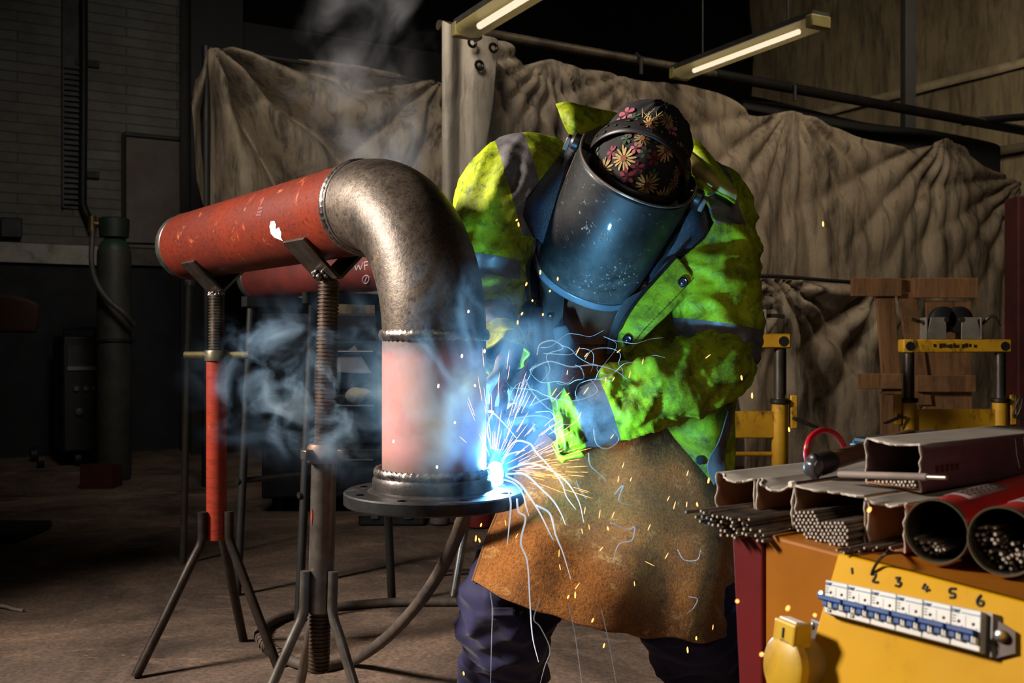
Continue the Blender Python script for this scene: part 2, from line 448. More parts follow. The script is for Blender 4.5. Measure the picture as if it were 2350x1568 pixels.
# right hand tarp: pixel outline of its top edge
topx = [(1016, 62), (1060, 70), (1146, 100), (1200, 150), (1258, 140), (1330, 160), (1460, 190), (1560, 196), (1640, 215), (1730, 270), (1815, 256), (1900, 290), (1990, 322), (2080, 345), (2120, 338), (2166, 318), (2215, 352), (2280, 398), (2330, 420)]
top = [tarp_st(*q) for q in topx]
bot = [(top[0][0], .16), (top[-1][0], .16)]
pk = [(tarp_st(1050, 66)[0], tarp_st(1050, 66)[1], 1.5), (tarp_st(1258, 140)[0], tarp_st(1258, 140)[1], 1.0), (tarp_st(1460, 180)[0], tarp_st(1460, 180)[1], .7), (tarp_st(1815, 256)[0], tarp_st(1815, 256)[1], 1.2), (tarp_st(2166, 318)[0], tarp_st(2166, 318)[1], 1.3), (tarp_st(2340, 420)[0], tarp_st(2340, 420)[1], 1.5)]
o = make_tarp('tarpaulin_curtain', top, bot, 300, 110, pk, PX0 - B * .03, A, -B, .030, 11., .032, 3.1, .9, vert=.008)
tag(o, 'large grimy beige tarpaulin hanging from the pole behind the welder', 'tarpaulin')
# folded-over strip hanging at the left end
gl = []
for i in range(30):
    u = i / 29; y = lerp(62, 500, u)
    xs = [1014, 1022, 1036, 1048, 1058, 1075, 1100, lerp(1146, 1112, u)] if u < .35 else [1014, 1020, 1032, 1046, 1056, 1068, lerp(1110, 1075, (u - .35) / .65), lerp(1134, 1090, (u - .35) / .65)]
    dd_ = [.10, .13, .15, .10, .05, .12, .15, .12]
    gl.append([ontarp(x, y + (k_ - 3) * 6 * (1 - u), .06 + e + .02 * noise.noise(V((x * .02, y * .01, 2)))) for k_, (x, e) in enumerate(zip(xs, dd_))])
o = MB().sheet(gl).build('tarpaulin_flap', tarp_mat('flap_canvas', (176, 166, 150), (150, 138, 122), (84, 76, 66), 2.5), solid=.004, angle=180, sub=2)
tag(o, 'pale folded end flap of tarpaulin with eyelets tied to the pole', 'tarpaulin')
em = mat('eyelet', (30, 28, 26), None, rough=.4, metal=.6)
for (x, y) in ((1132, 110), (1084, 98), (1100, 150)):
    c_ = ontarp(x, y, .23); MB().tube([c_ + A * (.022 * cos(a_)) + UP * (.022 * sin(a_)) for a_ in [2 * pi * k / 12 for k in range(12)]], .009, 6, loop=True).build('eyelet', em, o)
# lower tarp layer overlapping (below the horizontal rope)
st = [(1690, 648), (1770, 640), (1880, 650), (1960, 655), (2012, 662), (2060, 690)]
PXl = PX0 - B * .28
def onlow(px, py): 
    q = hit(px, py, PXl, B) - PXl; return (q.dot(A), q.z)
top2 = [onlow(*q) for q in st]
o = make_tarp('tarpaulin_sheet', top2, [(top2[0][0], .14), (top2[-1][0], .14)], 80, 60, [(onlow(1770, 640) + (1.3,)), (onlow(2012, 662) + (1.2,)), (onlow(1790, 700) + (1.,))], PXl, A, -B, .04, 6., .07, 8.2, .8)
tag(o, 'lower tarpaulin sheet hanging below the rope behind yellow stands', 'tarpaulin')
rope = crom([hit(1640, 640, PXl, B), hit(1760, 634, PXl - B * .02, B), hit(1900, 644, PXl - B * .02, B), hit(1990, 650, PXl, B)], 20)
o = MB().tube(rope, .013, 8).build('tie_rope', blk); tag(o, 'dark rope strung level across the tarpaulin right of the welder', 'rope')

# curtain pole with hangers
polem = mat('pole_rusty', (104, 92, 76), (64, 56, 46), 7, .5, metal=.4, dirt=(34, 30, 26), dscale=5)
po = thing('curtain_pole', polept(3, 0), 'long rusty pole carrying the big tarpaulin above the welder', 'pole')
MB().cyl(polept(-.12), polept(6.4), .028, 14).build('shaft', polem, po)
MB().cyl(polept(1.9), polept(6.4) - UP * .02, .036, 14).build('sleeve', mat('pole_dark', (34, 31, 29), (22, 20, 19), 6, .5, metal=.4), po)
for x in (1460, 1812):
    s_ = tarp_st(x, 180 if x < 1500 else 250)[0]
    MB().tube([polept(s_) + UP * .04, polept(s_) - B * .05, polept(s_) - UP * .1 - B * .05], .012, 8).build('hook', blk, po)
q0 = polept(-.1)
q0 = q0 + B * .12 + A * .1; MB().box(V((q0.x, q0.y, q0.z / 2)), (.06, .06, q0.z)).build('post', steel_dark, po, smooth=False)
q1 = polept(6.35)
MB().box(V((q1.x, q1.y + .0, q1.z / 2)), (.06, .06, q1.z)).build('post', steel_dark, po, smooth=False)
# brace running up right
o = MB().cyl(polept(4.6) + B * .09, P(2420, 262, 8.2), .03, 10).build('brace_bar', steel_dark); tag(o, 'black diagonal brace bar meeting the pole at the right edge', 'brace bar')
# black cloth sagging behind the tarp top edge
st = [(1700, 215), (1800, 235), (1900, 262), (2010, 288), (2110, 292), (2200, 310), (2300, 330)]
sb = [(1700, 270), (1800, 300), (1900, 330), (2010, 352), (2080, 370), (2200, 420), (2300, 470)]
g = []
for i in range(13):
    g.append([ontarp(lerp(a_[0], b_[0], i / 12), lerp(a_[1], b_[1], i / 12), -.12 - .06 * sin(i * .7 + j)) for j, (a_, b_) in enumerate(zip(st, sb))])
o = MB().sheet(g).build('black_sheet', mat('black_cloth', (12, 11, 11), (8, 8, 8), 4, .9), solid=.004, sub=2, angle=180)
tag(o, 'black cloth sagging from the pole behind the tarpaulin top edge', 'cloth')

# left tarpaulin
LH0 = P(478, 112, 7.0); LP0 = V((LH0.x, LH0.y, 0))
def onl(px, py): 
    q = hit(px, py, LP0, B) - LP0; return (q.dot(A), q.z)
topl = [onl(*q) for q in ((428, 240), (440, 190), (478, 112), (560, 122), (700, 140), (860, 165), (1010, 192), (1120, 215))]
botl = [onl(*q) for q in ((428, 262), (446, 420), (470, 470), (560, 560), (700, 700), (860, 760), (1010, 800), (1120, 820))]
o = make_tarp('tarpaulin_drape', topl, botl, 140, 100, [onl(478, 112) + (2.0,), onl(1015, 190) + (.8,)], LP0, A, -B, .045, 6.5, .12, 5.5, 1.9)
tag(o, 'brownish tarpaulin gathered to a peak above the red pipe, left of the flap', 'tarpaulin')
o = MB().tube([LP0 + A * topl[2][0] + UP * (topl[2][1] + .005), LP0 + A * topl[-1][0] + UP * (topl[-1][1] + .02)], .02, 10).build('drape_rail', steel_dark); tag(o, 'dark rail along the top of the left brown tarpaulin', 'rail')
MB().cyl(LP0 + A * (topl[2][0] - .0) + B * .06, LP0 + A * (topl[2][0]) + UP * (topl[2][1] + .03) + B * .06, .03, 10).build('post', steel_dark, o)

# right hand wall covered by sheeting + black upright
RW0 = V((2.77, 14.0, 0)) 
rt = RW0 + A * 0
def onrw(px, py, off=0): return hit(px, py, RW0 - A * off, A)
g = []
tl0 = (onrw(1640, 100) - RW0).dot(Bn)
for i in range(71):
    row = []
    for j in range(141):
        s = lerp(-.2, 7.5, j / 140); z = lerp(.3, 6.2, i / 70)
        seam = -.018 * exp(-((z - 3.72) / .03) ** 2) - .012 * exp(-((z - 2.9) / .02) ** 2)
        h = .04 * fbm(V((s * 1.2 + z * .8, z * .7, 4)), 3) + .035 * sin((s + z * .55) * 7 + 3 * noise.noise(V((s * .7, z * .5, 1)))) * noise.noise(V((s * .5, z * .6, 9))) + seam
        row.append(RW0 + Bn * s + UP * z - A * (.1 + h))
    g.append(row)
o = MB().sheet(g).build('wall_sheeting', tarp_mat('sheeting', (140, 126, 100), (112, 99, 78), (78, 70, 58), 1.2), solid=.004, angle=180)
tag(o, 'brown plastic sheeting covering the right wall above the pole', 'sheeting', kind='structure')
for zz in (3.72, 2.9):
    g = [[RW0 + Bn * lerp(1.0, 7.5, j / 40) + UP * (zz + k * .045 + .01 * noise.noise(V((j * .4, k, zz)))) - A * (.17 + .02 * noise.noise(V((j * .3, zz, 0)))) for j in range(41)] for k in (-1, 1)]
    q = MB().sheet(g).build('seam_band', mat('seam_%d' % int(zz * 10), (172, 158, 130), (128, 116, 94), 3, .7) if zz > 3 else mat('seam_dark', (90, 80, 64), (70, 62, 50), 3, .8), o, solid=.004, angle=180)
o = MB().box(RW0 + A * .1 + Bn * 3 + UP * 3.1, (.15, 12, 6.2), ax=(A, B, UP)).build('wall_right', mat('wall_dark', (60, 54, 46)), smooth=False)
tag(o, 'right workshop wall behind the sheeting', 'wall', kind='structure')
d = 9.2; p = P(2084, 300, d)
o = MB().box((p.x, d, (p.z - .15 + 6.29) / 2), (.095, .12, 6.29 - p.z + .15)).build('hanging_post', steel_dark, smooth=False); tag(o, 'black vertical post hanging in front of the wall sheeting', 'post')
# dark red column at the far right edge
p = P(2338, 784, 6.4)
o = MB().box((p.x + .06, 6.4, .95), (.22, .18, 1.9)).build('red_post', mat('post_red', (74, 16, 16), (46, 12, 12), 4, .6), smooth=False, bevel=.01)
tag(o, 'dark red steel post at the right edge behind yellow stand', 'post')

# ------------------------------------------------------------------ fluorescent lights
def fixture(far, near, wid, label, on=True, cap=True):
    f, n_ = V(far), V(near); ax = (n_ - f); L = ax.length; ax.normalize()
    sd = ax.cross(UP).normalized(); up = sd.cross(ax)
    ctr = (f + n_) / 2
    th = thing('fluorescent_light', ctr, label, 'ceiling light', 'fluorescent lights')
    def prof(w, h0, pts): return pts
    body = [(-.5, .0), (.5, .0), (.42, .26), (-.42, .26)]
    rings = [[f + ax * s + sd * (x * wid) + up * (z * wid * .9 + .004) for x, z in body] for s in (0, L)]
    MB().loft(rings).build('housing', mat('fixture_housing', (56, 54, 48), (40, 38, 34), 6, .6), th, smooth=False)
    dif = NT('diffuser'); dif.set(color=col((190, 174, 112)), rough=.35, ecol=(1., .80, .42, 1), estr=.05, alpha=.55); 
    pr = [(-.5, 0), (-.48, -.25), (-.3, -.46), (0, -.5), (.3, -.46), (.48, -.25), (.5, 0)]
    ss = [0, .03, .06, L * .5, L - .06, L - .03, L]; sc_ = [.55, .9, 1, 1, 1, .9, .55]
    rings = [[f + ax * s + sd * (x * wid) + up * (z * wid * .8 * c_ - .0) for x, z in pr] for s, c_ in zip(ss, sc_)]
    MB().loft(rings).build('diffuser', dif.mat, th, angle=60)
    MB().cyl(f + ax * .16 - up * wid * .2, f + ax * (L - .16) - up * wid * .2, wid * .11, 10).build('tube_glow', emit('tube_emit', (1, .84, .60), 2.2), th)
    for e in ((f, -1), (n_, 1)): MB().box(e[0] + ax * (e[1] * -.02) - up * (wid * .12), (.05, wid * 1.02, wid * .5), ax=(ax, sd, up)).build('end_cap', mat('cap_yellow', (150, 138, 84), (120, 110, 66), 8, .5), th, bevel=.008)
    for s in (.2, .8): MB().cyl(f + ax * (L * s) + up * .05, f + ax * (L * s) + V((0, 0, 6.29 - f.z)), .006, 6).build('suspension_wire', blk, th)
    return th
hL = 1.69
fz = 6.36; far = V(((1553 - 1175) / F * fz, fz, EYE + hL)); dirb = -B
near = far + dirb * 1.25
near = P(1884, 42, hL * F / (784 - 42)); far = P(1556, 166, hL * F / (784 - 166))
fixture(far, near, .135, 'fluorescent batten light hanging above the tarpaulin right of centre')
d2 = 1.58 * F / (784 - 66)
far2 = P(1068, 66, d2); fixture(far2, far2 + (near - far).normalized() * 1.3, .15, 'fluorescent batten light cut off by the top edge, above the flap')
# ------------------------------------------------------------------ pipe spool
U_ = V((-.59, .807, 0)).normalized(); W_ = V((.807, .59, 0)).normalized()   # along / across the pipe
RX = V((-.164, 2.16, 0)); PZ = 1.315; PR = .1095; ER = .30
def onpipe(t, z=PZ): return RX + U_ * t + UP * z

def primer(name, c1, c2, c3, edge=None, rot=0., st=(3, 3, 26)):
    t = NT(name)
    v = t.map(); n = t.noise(v, 4, 7, .7, .4); s = t.noise(t.map(st, (0, 0, rot)), 5, 6, .75, .5); f = t.noise(v, 70, 4, .7)
    c = t.mix(t.ramp(n, [(.36, 0.), (.68, 1.)]), col(c1), col(c2))
    c = t.mix(t.ramp(s, [(.50, 0.), (.66, .75)]), c, col(c3))
    c = t.mix(t.ramp(t.noise(v, 11, 6, .75, .5), [(.60, 0.), (.68, .5)]), c, col((216, 122, 78)))
    c = t.mix(t.ramp(f, [(.66, 0.), (.74, .7)]), c, col((60, 22, 16)))
    t.set(color=c, rough=t.math('ADD', t.math('MULTIPLY', n, .35), .16), spec=.5); t.bump(t.math('ADD', f, n), .12, .003)
    return t.mat
redm = primer('red_oxide_primer', (114, 44, 27), (82, 31, 24), (48, 20, 17), rot=-.938, st=(2, 22, 22))
pinkm = primer('hazed_primer', (206, 128, 118), (190, 108, 100), (140, 74, 68))
t = NT('mill_steel')
v = t.map(); n = t.noise(v, 5, 8, .7, .3); f = t.noise(v, 95, 4, .75); s = t.noise(v, 24, 5, .7)
c = t.ramp(n, [(.35, col((46, 39, 33))), (.5, col((82, 71, 61))), (.68, col((112, 99, 85)))])
c = t.mix(t.ramp(f, [(.3, .85), (.5, 0.)]), c, col((26, 22, 20)))
c = t.mix(t.ramp(s, [(.63, 0.), (.74, .5)]), c, col((150, 106, 66)))
t.set(color=c, metal=.55, rough=t.math('ADD', t.math('MULTIPLY', f, .25), .32)); t.bump(f, .35, .003)
millm = t.mat
weldm = mat('weld_bead_steel', (70, 64, 62), (150, 140, 132), 26, .34, metal=.85, bump=.5, bscale=60, dirt=(28, 26, 30), dscale=14)
bevelm = mat('bare_steel_edge', (150, 144, 138), (96, 90, 86), 12, .32, metal=.8, dirt=(40, 38, 40), dscale=10)

sp = thing('pipe_spool', (RX.x, RX.y, .66), 'welded pipe spool of red pipe, grey elbow and flange resting on two screw stands', 'pipe')
T0, T1 = ER + .014, 1.57
rings = []
def circ(c, a, b, r, n=64): return [c + a * (cos(2 * pi * j / n) * r) + b * (sin(2 * pi * j / n) * r) for j in range(n)]
m = MB()
outer = [(T0, PR), (T0 + .4, PR), (T0 + .8, PR), (T1 - .064, PR)]
m.loft([circ(onpipe(t_), W_, UP, r_) for t_, r_ in outer], caps=False)
m.build('red_pipe', redm, sp)
m = MB()
m.loft([circ(onpipe(t_), W_, UP, r_) for t_, r_ in [(T1 - .066, PR * 1.001), (T1 - .063, PR * 1.016), (T1 - .055, PR * 1.016), (T1 - .053, PR * 1.002), (T1 - .02, PR * 1.002), (T1, PR * .94), (T1, PR * .9), (T1 - .3, PR * .9)]], caps=False)
m.build('end_ring', bevelm, sp, angle=25)
# elbow (horizontal to straight down)
NE = 30; rings = []
cc = RX + U_ * ER + UP * (PZ - ER)
rings.append(circ(RX + UP * (PZ - ER - .0), U_, W_, PR))
for i in range(NE + 1):
    a_ = pi / 2 * i / NE
    rd = -U_ * cos(a_) + UP * sin(a_)
    bulge = PR * (1 + .012 * sin(pi * i / NE))
    rings.append(circ(cc + rd * ER, -rd, W_, bulge))
rings.append(circ(onpipe(T0 - .008), -UP, W_, PR))
MB().loft(rings[1:], caps=False).build('elbow', millm, sp)
def bead(c, a, b, r, name, rr=.0095, n=150, wob=.0018):
    pts = []; rs = []
    for j in range(n):
        th_ = 2 * pi * j / n
        pts.append(c + a * (cos(th_) * r) + b * (sin(th_) * r)); rs.append((rr * .55 + wob * .4 * (j % 2), rr + wob * ((j % 3) - 1)))
    MB().tube(pts, rs, 10, loop=True, up=(a + b * .001)).build(name, weldm, sp)
bead(onpipe(T0 - .002), W_, UP, PR + .001, 'weld_bead')
MB().loft([circ(onpipe(t_), W_, UP, r_) for t_, r_ in [(T0 - .022, PR * 1.002), (T0 - .02, PR * 1.022), (T0 - .008, PR * 1.022), (T0 - .006, PR)]], caps=False).build('backing_ring', bevelm, sp)
bead(RX + UP * (PZ - ER - .002), U_, W_, PR + .001, 'weld_bead', .011)
# riser
zt, zn = PZ - ER - .004, .722
def rz(prof, name, mm, angle=40, n=72): return MB().lathe(prof, RX, UP, n, caps=False).build(name, mm, sp, angle=angle)
tp = NT('hazed_primer'); vv = tp.map(); n = tp.noise(vv, 6, 6, .7); f = tp.noise(vv, 60, 4, .7)
gz = tp.node('ShaderNodeSeparateXYZ'); tp.l.new(tp.tc.outputs['Generated'], gz.inputs[0])
c = tp.mix(tp.ramp(n, [(.36, 0.), (.66, 1.)]), col((192, 130, 122)), col((168, 108, 102)))  # red primer made pinker, smoke haze put into the colour
ht = tp.math('ADD', tp.ramp(tp.math('ADD', gz.outputs[2], tp.math('MULTIPLY', n, .14)), [(.90, 0.), (1.0, 1.)]), tp.ramp(tp.math('ADD', gz.outputs[2], tp.math('MULTIPLY', n, .2)), [(.12, 1.), (.30, 0.)]), clamp=True)
c = tp.mix(tp.math('MULTIPLY', ht, .9), c, tp.mix(f, col((70, 64, 62)), col((120, 108, 100))))
tp.set(color=c, rough=.45); tp.bump(f, .1, .003)
rz([(PR, zt), (PR, .85), (PR, zn)], 'riser_pipe', tp.mat)
blackm = mat('flange_black', (30, 29, 29), (18, 18, 18), 14, .42, dirt=(92, 84, 78), dscale=16, dlo=.6, dhi=.74, bump=.2, bscale=30)
rz([(PR + .001, zn + .008), (PR + .010, zn + .004), (.126, zn - .003), (.130, zn - .012), (.130, zn - .030), (.136, .690), (.14, .687)], 'flange_neck', mat('neck_steel', (52, 48, 46), (88, 80, 74), 10, .4, metal=.6, bump=.3, dirt=(24, 22, 22)), 30)
bead(RX + UP * (zn + .003), V((1, 0, 0)), V((0, 1, 0)), .121, 'weld_bead', .011, 160)
# flange disc with bolt holes
RF, TF = .1895, .0275
bm = MB().lathe([(.09, .687), (RF - .003, .687), (RF, .684), (RF, .687 - TF + .003), (RF - .003, .687 - TF), (.09, .687 - TF)], RX, UP, 96, caps=False)
n_ = 96
bm.add([], [])
ring0 = list(range(n_)); ringl = [5 * n_ + j for j in range(n_)]
for j in range(n_): bm.f.append((j, (j + 1) % n_, 5 * n_ + (j + 1) % n_, 5 * n_ + j)); bm.m.append(0)
fo = bm.build('flange', blackm, sp, angle=30)
cut = MB()
for k in range(8):
    a_ = 2 * pi * (k + .5) / 8 + .08
    c_ = RX + V((cos(a_), sin(a_), 0)) * .160
    cut.cyl(c_ + UP * .6, c_ + UP * .75, .0125, 20)
co = cut.build('cut', blackm, smooth=False)
md = fo.modifiers.new('b', 'BOOLEAN'); md.object = co; md.operation = 'DIFFERENCE'; md.solver = 'EXACT'
bpy.context.view_layer.update()
dg = bpy.context.evaluated_depsgraph_get()
nm = bpy.data.meshes.new_from_object(fo.evaluated_get(dg)); fo.modifiers.clear(); fo.data = nm
bpy.data.objects.remove(co)
# chalk dab on the pipe + scratches
def pipe_pt(t_, ang, off=.0006): return onpipe(t_) + (W_ * cos(ang) + UP * sin(ang)) * (PR + off)
def pipe_hit(px, py):
    o = V((0, 0, EYE)); d_ = ray(px, py); q = onpipe(0)
    dd = d_ - U_ * d_.dot(U_); oo = (o - q) - U_ * (o - q).dot(U_)
    a_, b_, c_ = dd.dot(dd), 2 * dd.dot(oo), oo.dot(oo) - PR * PR
    D = b_ * b_ - 4 * a_ * c_
    tt = (-b_ - sqrt(max(D, 0))) / (2 * a_); return o + d_ * tt
def pipe_patch(poly, name, mm, off=.0008):
    q = onpipe(0); pts = []
    c0 = (sum(p[0] for p in poly) / len(poly), sum(p[1] for p in poly) / len(poly))
    pp = []
    for p in poly:
        h = pipe_hit(*p); ax_ = q + U_ * (h - q).dot(U_); pp.append(h + (h - ax_).normalized() * off)
    h = pipe_hit(*c0); ax_ = q + U_ * (h - q).dot(U_); pp.append(h + (h - ax_).normalized() * off)
    n = len(poly)
    MB().add(pp, [(i, (i + 1) % n, n) for i in range(n)]).build(name, mm, sp, angle=180)
chalk = mat('chalk_white', (226, 220, 214), (190, 180, 172), 30, .8)
pipe_patch([(622, 508), (630, 507), (634, 516), (633, 524), (641, 522), (646, 534), (645, 545), (650, 553), (640, 549), (630, 545), (622, 536), (619, 520)], 'paint_dab', chalk)
scr = mat('scratch_dark', (92, 30, 20), None, rough=.6)
for poly in ([(593, 476), (604, 474), (604, 479), (593, 482)], [(591, 485), (602, 483), (602, 488), (591, 490)], [(588, 492), (600, 490), (600, 495), (588, 497)], [(598, 460), (606, 452), (608, 455), (600, 472), (597, 474)]):
    pipe_patch(poly, 'scuff_mark', scr)

# ------------------------------------------------------------------ screw stands
rodm = mat('thread_steel', (120, 110, 100), (70, 62, 54), 20, .36, metal=.8, dirt=(30, 26, 24), dscale=12)
rodm2 = mat('thread_rusty', (110, 92, 78), (64, 50, 40), 20, .42, metal=.7, dirt=(30, 24, 20), dscale=12)
platem = mat('plate_steel', (96, 86, 78), (70, 62, 56), 10, .36, metal=.75, dirt=(44, 34, 26), dscale=9, bump=.1)
legm = mat('leg_steel', (66, 56, 50), (44, 38, 34), 14, .42, metal=.6, dirt=(96, 70, 52), dscale=10, dlo=.58, dhi=.75, bump=.15)
galv = mat('galvanised_tube', (128, 122, 114), (84, 76, 70), 9, .36, metal=.7, dirt=(70, 46, 34), dscale=7, dstretch=(1, 1, .35), bump=.1)
def thread(bot, top_, r, pitch=.0092):
    bot, top_ = V(bot), V(top_); L = (top_ - bot).length; n = int(L / pitch); pr = [(0.001, 0), (r * .86, 0)]
    for k in range(n):
        h = k * pitch
        pr += [(r * .86, h + pitch * .12), (r, h + pitch * .34), (r, h + pitch * .72), (r * .86, h + pitch * .94)]
    pr += [(r * .86, L), (.001, L)]
    return MB().lathe(pr, bot, top_ - bot, 24)
def vhead(c, parent, arm=.124, wid=.115, th_=.009):
    m = MB()
    for s_ in (-1, 1):
        d_ = (W_ * s_ + UP).normalized(); nrm = (UP - W_ * s_).normalized()
        e = c + d_ * arm
        a0, a1 = c - U_ * wid / 2, c + U_ * wid / 2; b0, b1 = e - U_ * wid / 2, e + U_ * wid / 2
        lo = -nrm * th_
        m.hexa([a0 + lo, a1 + lo, b1 + lo, b0 + lo, a0, a1, b1, b0])
    return m.build('v_bracket', platem, parent, smooth=False, bevel=.0015)

# left stand
tS = 1.286; b0 = onpipe(tS, 0)
s1 = thing('pipe_stand', b0, 'red tubed tripod screw stand under the far left end of the red pipe', 'pipe stand', 'screw stands')
zv = PZ - PR * sqrt(2) 
vhead(b0 + UP * zv, s1)
thread(b0 + UP * .90, b0 + UP * (zv - .006), .0245).build('threaded_rod', rodm, s1, angle=35)
m = MB(); 
for k in range(14):
    a_ = k * .45; m.sphere(b0 + V((.02 * cos(a_), .02 * sin(a_), zv - .012 + .004 * sin(k * 2.1))), .005 + .003 * (k % 3) / 2, 8, 6)
m.build('weld_blob', weldm, s1)
m = MB(); m.lathe([(.026, .937), (.036, .94), (.037, .968), (.034, .973), (.026, .973)], b0, UP, 28)
o_n = m.build('nut', mat('nut_steel', (98, 90, 70), (70, 62, 50), 14, .4, metal=.7), s1)
hx = V((1, .06, 0)).normalized()
m = MB(); m.cyl(b0 - hx * .099 + UP * .957, b0 + hx * .099 + UP * .957, .0115, 14); m.build('handle_bar', mat('bar_yellowed', (132, 124, 66), (84, 76, 52), 12, .4, metal=.6), s1)
MB().lathe([(.024, .94), (.031, .94), (.031, .60), (.031, .383), (.027, .383), (.027, .6)], b0, UP, 30, caps=False).build('tube', primer('stand_primer', (150, 54, 36), (132, 44, 30), (96, 34, 26)), s1)
def stand_legs(b, parent, r, ztop, zbend, zcol, specs, mm, shear=0):
    for (ang, reach) in specs:
        dd = V((cos(ang), sin(ang), 0))
        a_ = b + dd * (.031 + r)
        foot = b + dd * reach
        pts = [a_ + UP * ztop, a_ + UP * (zbend + .03), a_ + UP * (zbend + .005), a_ + dd * .008 + UP * (zbend - .02), lerp(a_ + UP * zbend, foot, .18) , lerp(a_ + UP * zbend, foot, .6), foot + UP * .004]
        MB().tube([p + V((shear * (p.z - 1.16), 0, 0)) for p in pts], r, 14).build('leg', mm, parent)
stand_legs(b0, s1, .0145, .472, .385, 0, [(radians(219), .25), (radians(83), .22), (radians(-17), .215)], legm)

# right stand (leans a little)
tS = .498; b0 = onpipe(tS, 0)
SH = .026
def shp(z): return V((SH * (z - 1.16), 0, 0)) + UP * z
s2 = thing('pipe_stand', b0, 'grey tubed tripod screw stand under the red pipe next to the elbow', 'pipe stand', 'screw stands')
vhead(b0 + UP * zv, s2, arm=.130, wid=.12)
thread(b0 + shp(.174), b0 + shp(zv - .006), .0268, .0095).build('threaded_rod', rodm2, s2, angle=35)
m = MB()
for k in range(16): 
    a_ = k * .4; m.sphere(b0 + V((-.012 + .022 * cos(a_), -.012 + .02 * sin(a_), zv + .006 + .006 * sin(k * 2.7))), .006 + .003 * (k % 3) / 2, 8, 6)
m.build('weld_blob', weldm, s2)
c_ = b0 + shp(.72); ax_ = (shp(1) - shp(0)).normalized()
m = MB(); m.lathe([(.029, -.022), (.040, -.022), (.043, -.015), (.043, .016), (.038, .024), (.029, .024)], c_, ax_, 28)
m.build('collar', mat('collar_rust', (112, 84, 66), (74, 58, 48), 16, .5, metal=.5, bump=.4, dirt=(36, 28, 24)), s2)
for a_ in (-.35, 1.9, 3.9):
    dd = V((cos(a_), -abs(sin(a_)) if a_ < 1 else sin(a_), 0))
    MB().box(c_ + dd * .047 + UP * (.0), (.03, .028, .026), ax=(dd, UP.cross(dd), UP)).build('lug', platem, s2, bevel=.004)
MB().lathe([(.028, 0), (.0315, 0), (.0315, .2), (.0315, .38), (.028, .38), (.028, .2)], b0 + shp(.325), ax_, 30, caps=False).build('tube', galv, s2)
stand_legs(b0, s2, .0125, .431, .33, 0, [(radians(215), .20), (radians(-38), .215), (radians(118), .2)], galv, SH)
MB().tube([b0 + shp(.585 - .02 * k) + V((-.0225, -.0235 , 0)) for k in range(3)], [.0006, .0025, .0006], 6).build('paint_streak', mat('paint_red', (196, 70, 44)), s2)

# ------------------------------------------------------------------ background clutter behind the pipe
d = 3.9
q0, q1 = P(585, 640, 4.35), P(905, 612, 3.55)
pr2 = thing('spare_pipe', (q0 + q1) / 2 - UP * .12, 'second dull red pipe lying behind the right stand with chalk writing', 'pipe')
axp = (q1 - q0).normalized(); axp = V((axp.x, axp.y, 0)).normalized()
rr = .088
c0 = V((q0.x, q0.y, q0.z)); c1 = c0 + axp * 1.1
sdp = axp.cross(UP).normalized()
dullred = mat('dull_primer', (106, 40, 34), (80, 30, 26), 5, .6, dirt=(50, 22, 20), dscale=4)
MB().loft([circ(c0 + axp * t_, sdp, UP, r_, 40) for t_, r_ in ((0.05, rr), (1.1, rr), (1.1, rr * .9), (.05, rr * .9))], caps=False, loop=True).build('pipe_body', dullred, pr2)
MB().loft([circ(c0 + axp * t_, sdp, UP, r_, 40) for t_, r_ in ((.0, rr * .95), (.012, rr * 1.02), (.05, rr * 1.02), (.052, rr))], caps=False).build('bevelled_end', mat('end_grey', (120, 116, 110), (84, 80, 76), 9, .4, metal=.7), pr2)
# chalk letters on that pipe: strokes in pixel space projected to the pipe side
def cyl_hit(px, py, c, ax, r):
    o = V((0, 0, EYE)); d_ = ray(px, py)
    dd = d_ - ax * d_.dot(ax); oo = (o - c) - ax * (o - c).dot(ax)
    a_, b_, k_ = dd.dot(dd), 2 * dd.dot(oo), oo.dot(oo) - r * r
    return o + d_ * ((-b_ - sqrt(max(b_ * b_ - 4 * a_ * k_, 0))) / (2 * a_))
strokes = [[(793, 612), (786, 606), (781, 612), (783, 620), (792, 621)], [(796, 605), (812, 603)], [(804, 604), (803, 621)], [(814, 605), (818, 620), (823, 609), (828, 619), (833, 603)], [(836, 602), (838, 620)], [(836, 602), (847, 600)], [(837, 610), (845, 608)],
           [(836, 650), (832, 644), (834, 636), (841, 632), (847, 636), (846, 645), (840, 651), (835, 649)], [(842, 636), (838, 646)]]
ck = mat('chalk_faint', (176, 150, 146), None, rough=.9)
m = MB()
for s_ in strokes: m.tube([cyl_hit(x, y, c0, axp, rr + .001) for x, y in [(q.x, q.y) for q in crom([V((a_, b_, 0)) for a_, b_ in s_], 12)]], .0022, 5)
m.build('chalk_writing', ck, pr2)
# trestle holding the spare pipe
tm_ = mat('trestle_dark', (34, 32, 30), (22, 21, 20), 8, .6)
for t_, nm_ in ((.25, 'left'), (.74, 'right')):
    c_ = c0 + axp * t_; zb = c_.z - rr
    tt = thing('pipe_trestle', (c_.x, c_.y, 0), 'dark folding trestle under the %s of the chalk marked spare pipe' % ('far end' if nm_ == 'left' else 'near end'), 'trestle')
    MB().box(V((c_.x, c_.y, zb - .02)), (.05, .34, .04), ax=(axp, sdp, UP)).build('crossbar', tm_, tt, smooth=False)
    for s_ in (-1, 1): MB().cyl(V((c_.x, c_.y, zb - .03)) + sdp * .14 * s_, V((c_.x, c_.y, 0)) + sdp * .20 * s_, .016, 10).build('leg', tm_, tt)
    MB().cyl(V((c_.x, c_.y, .45)) - sdp * .2, V((c_.x, c_.y, .45)) + sdp * .2, .012, 8).build('stretcher', tm_, tt)
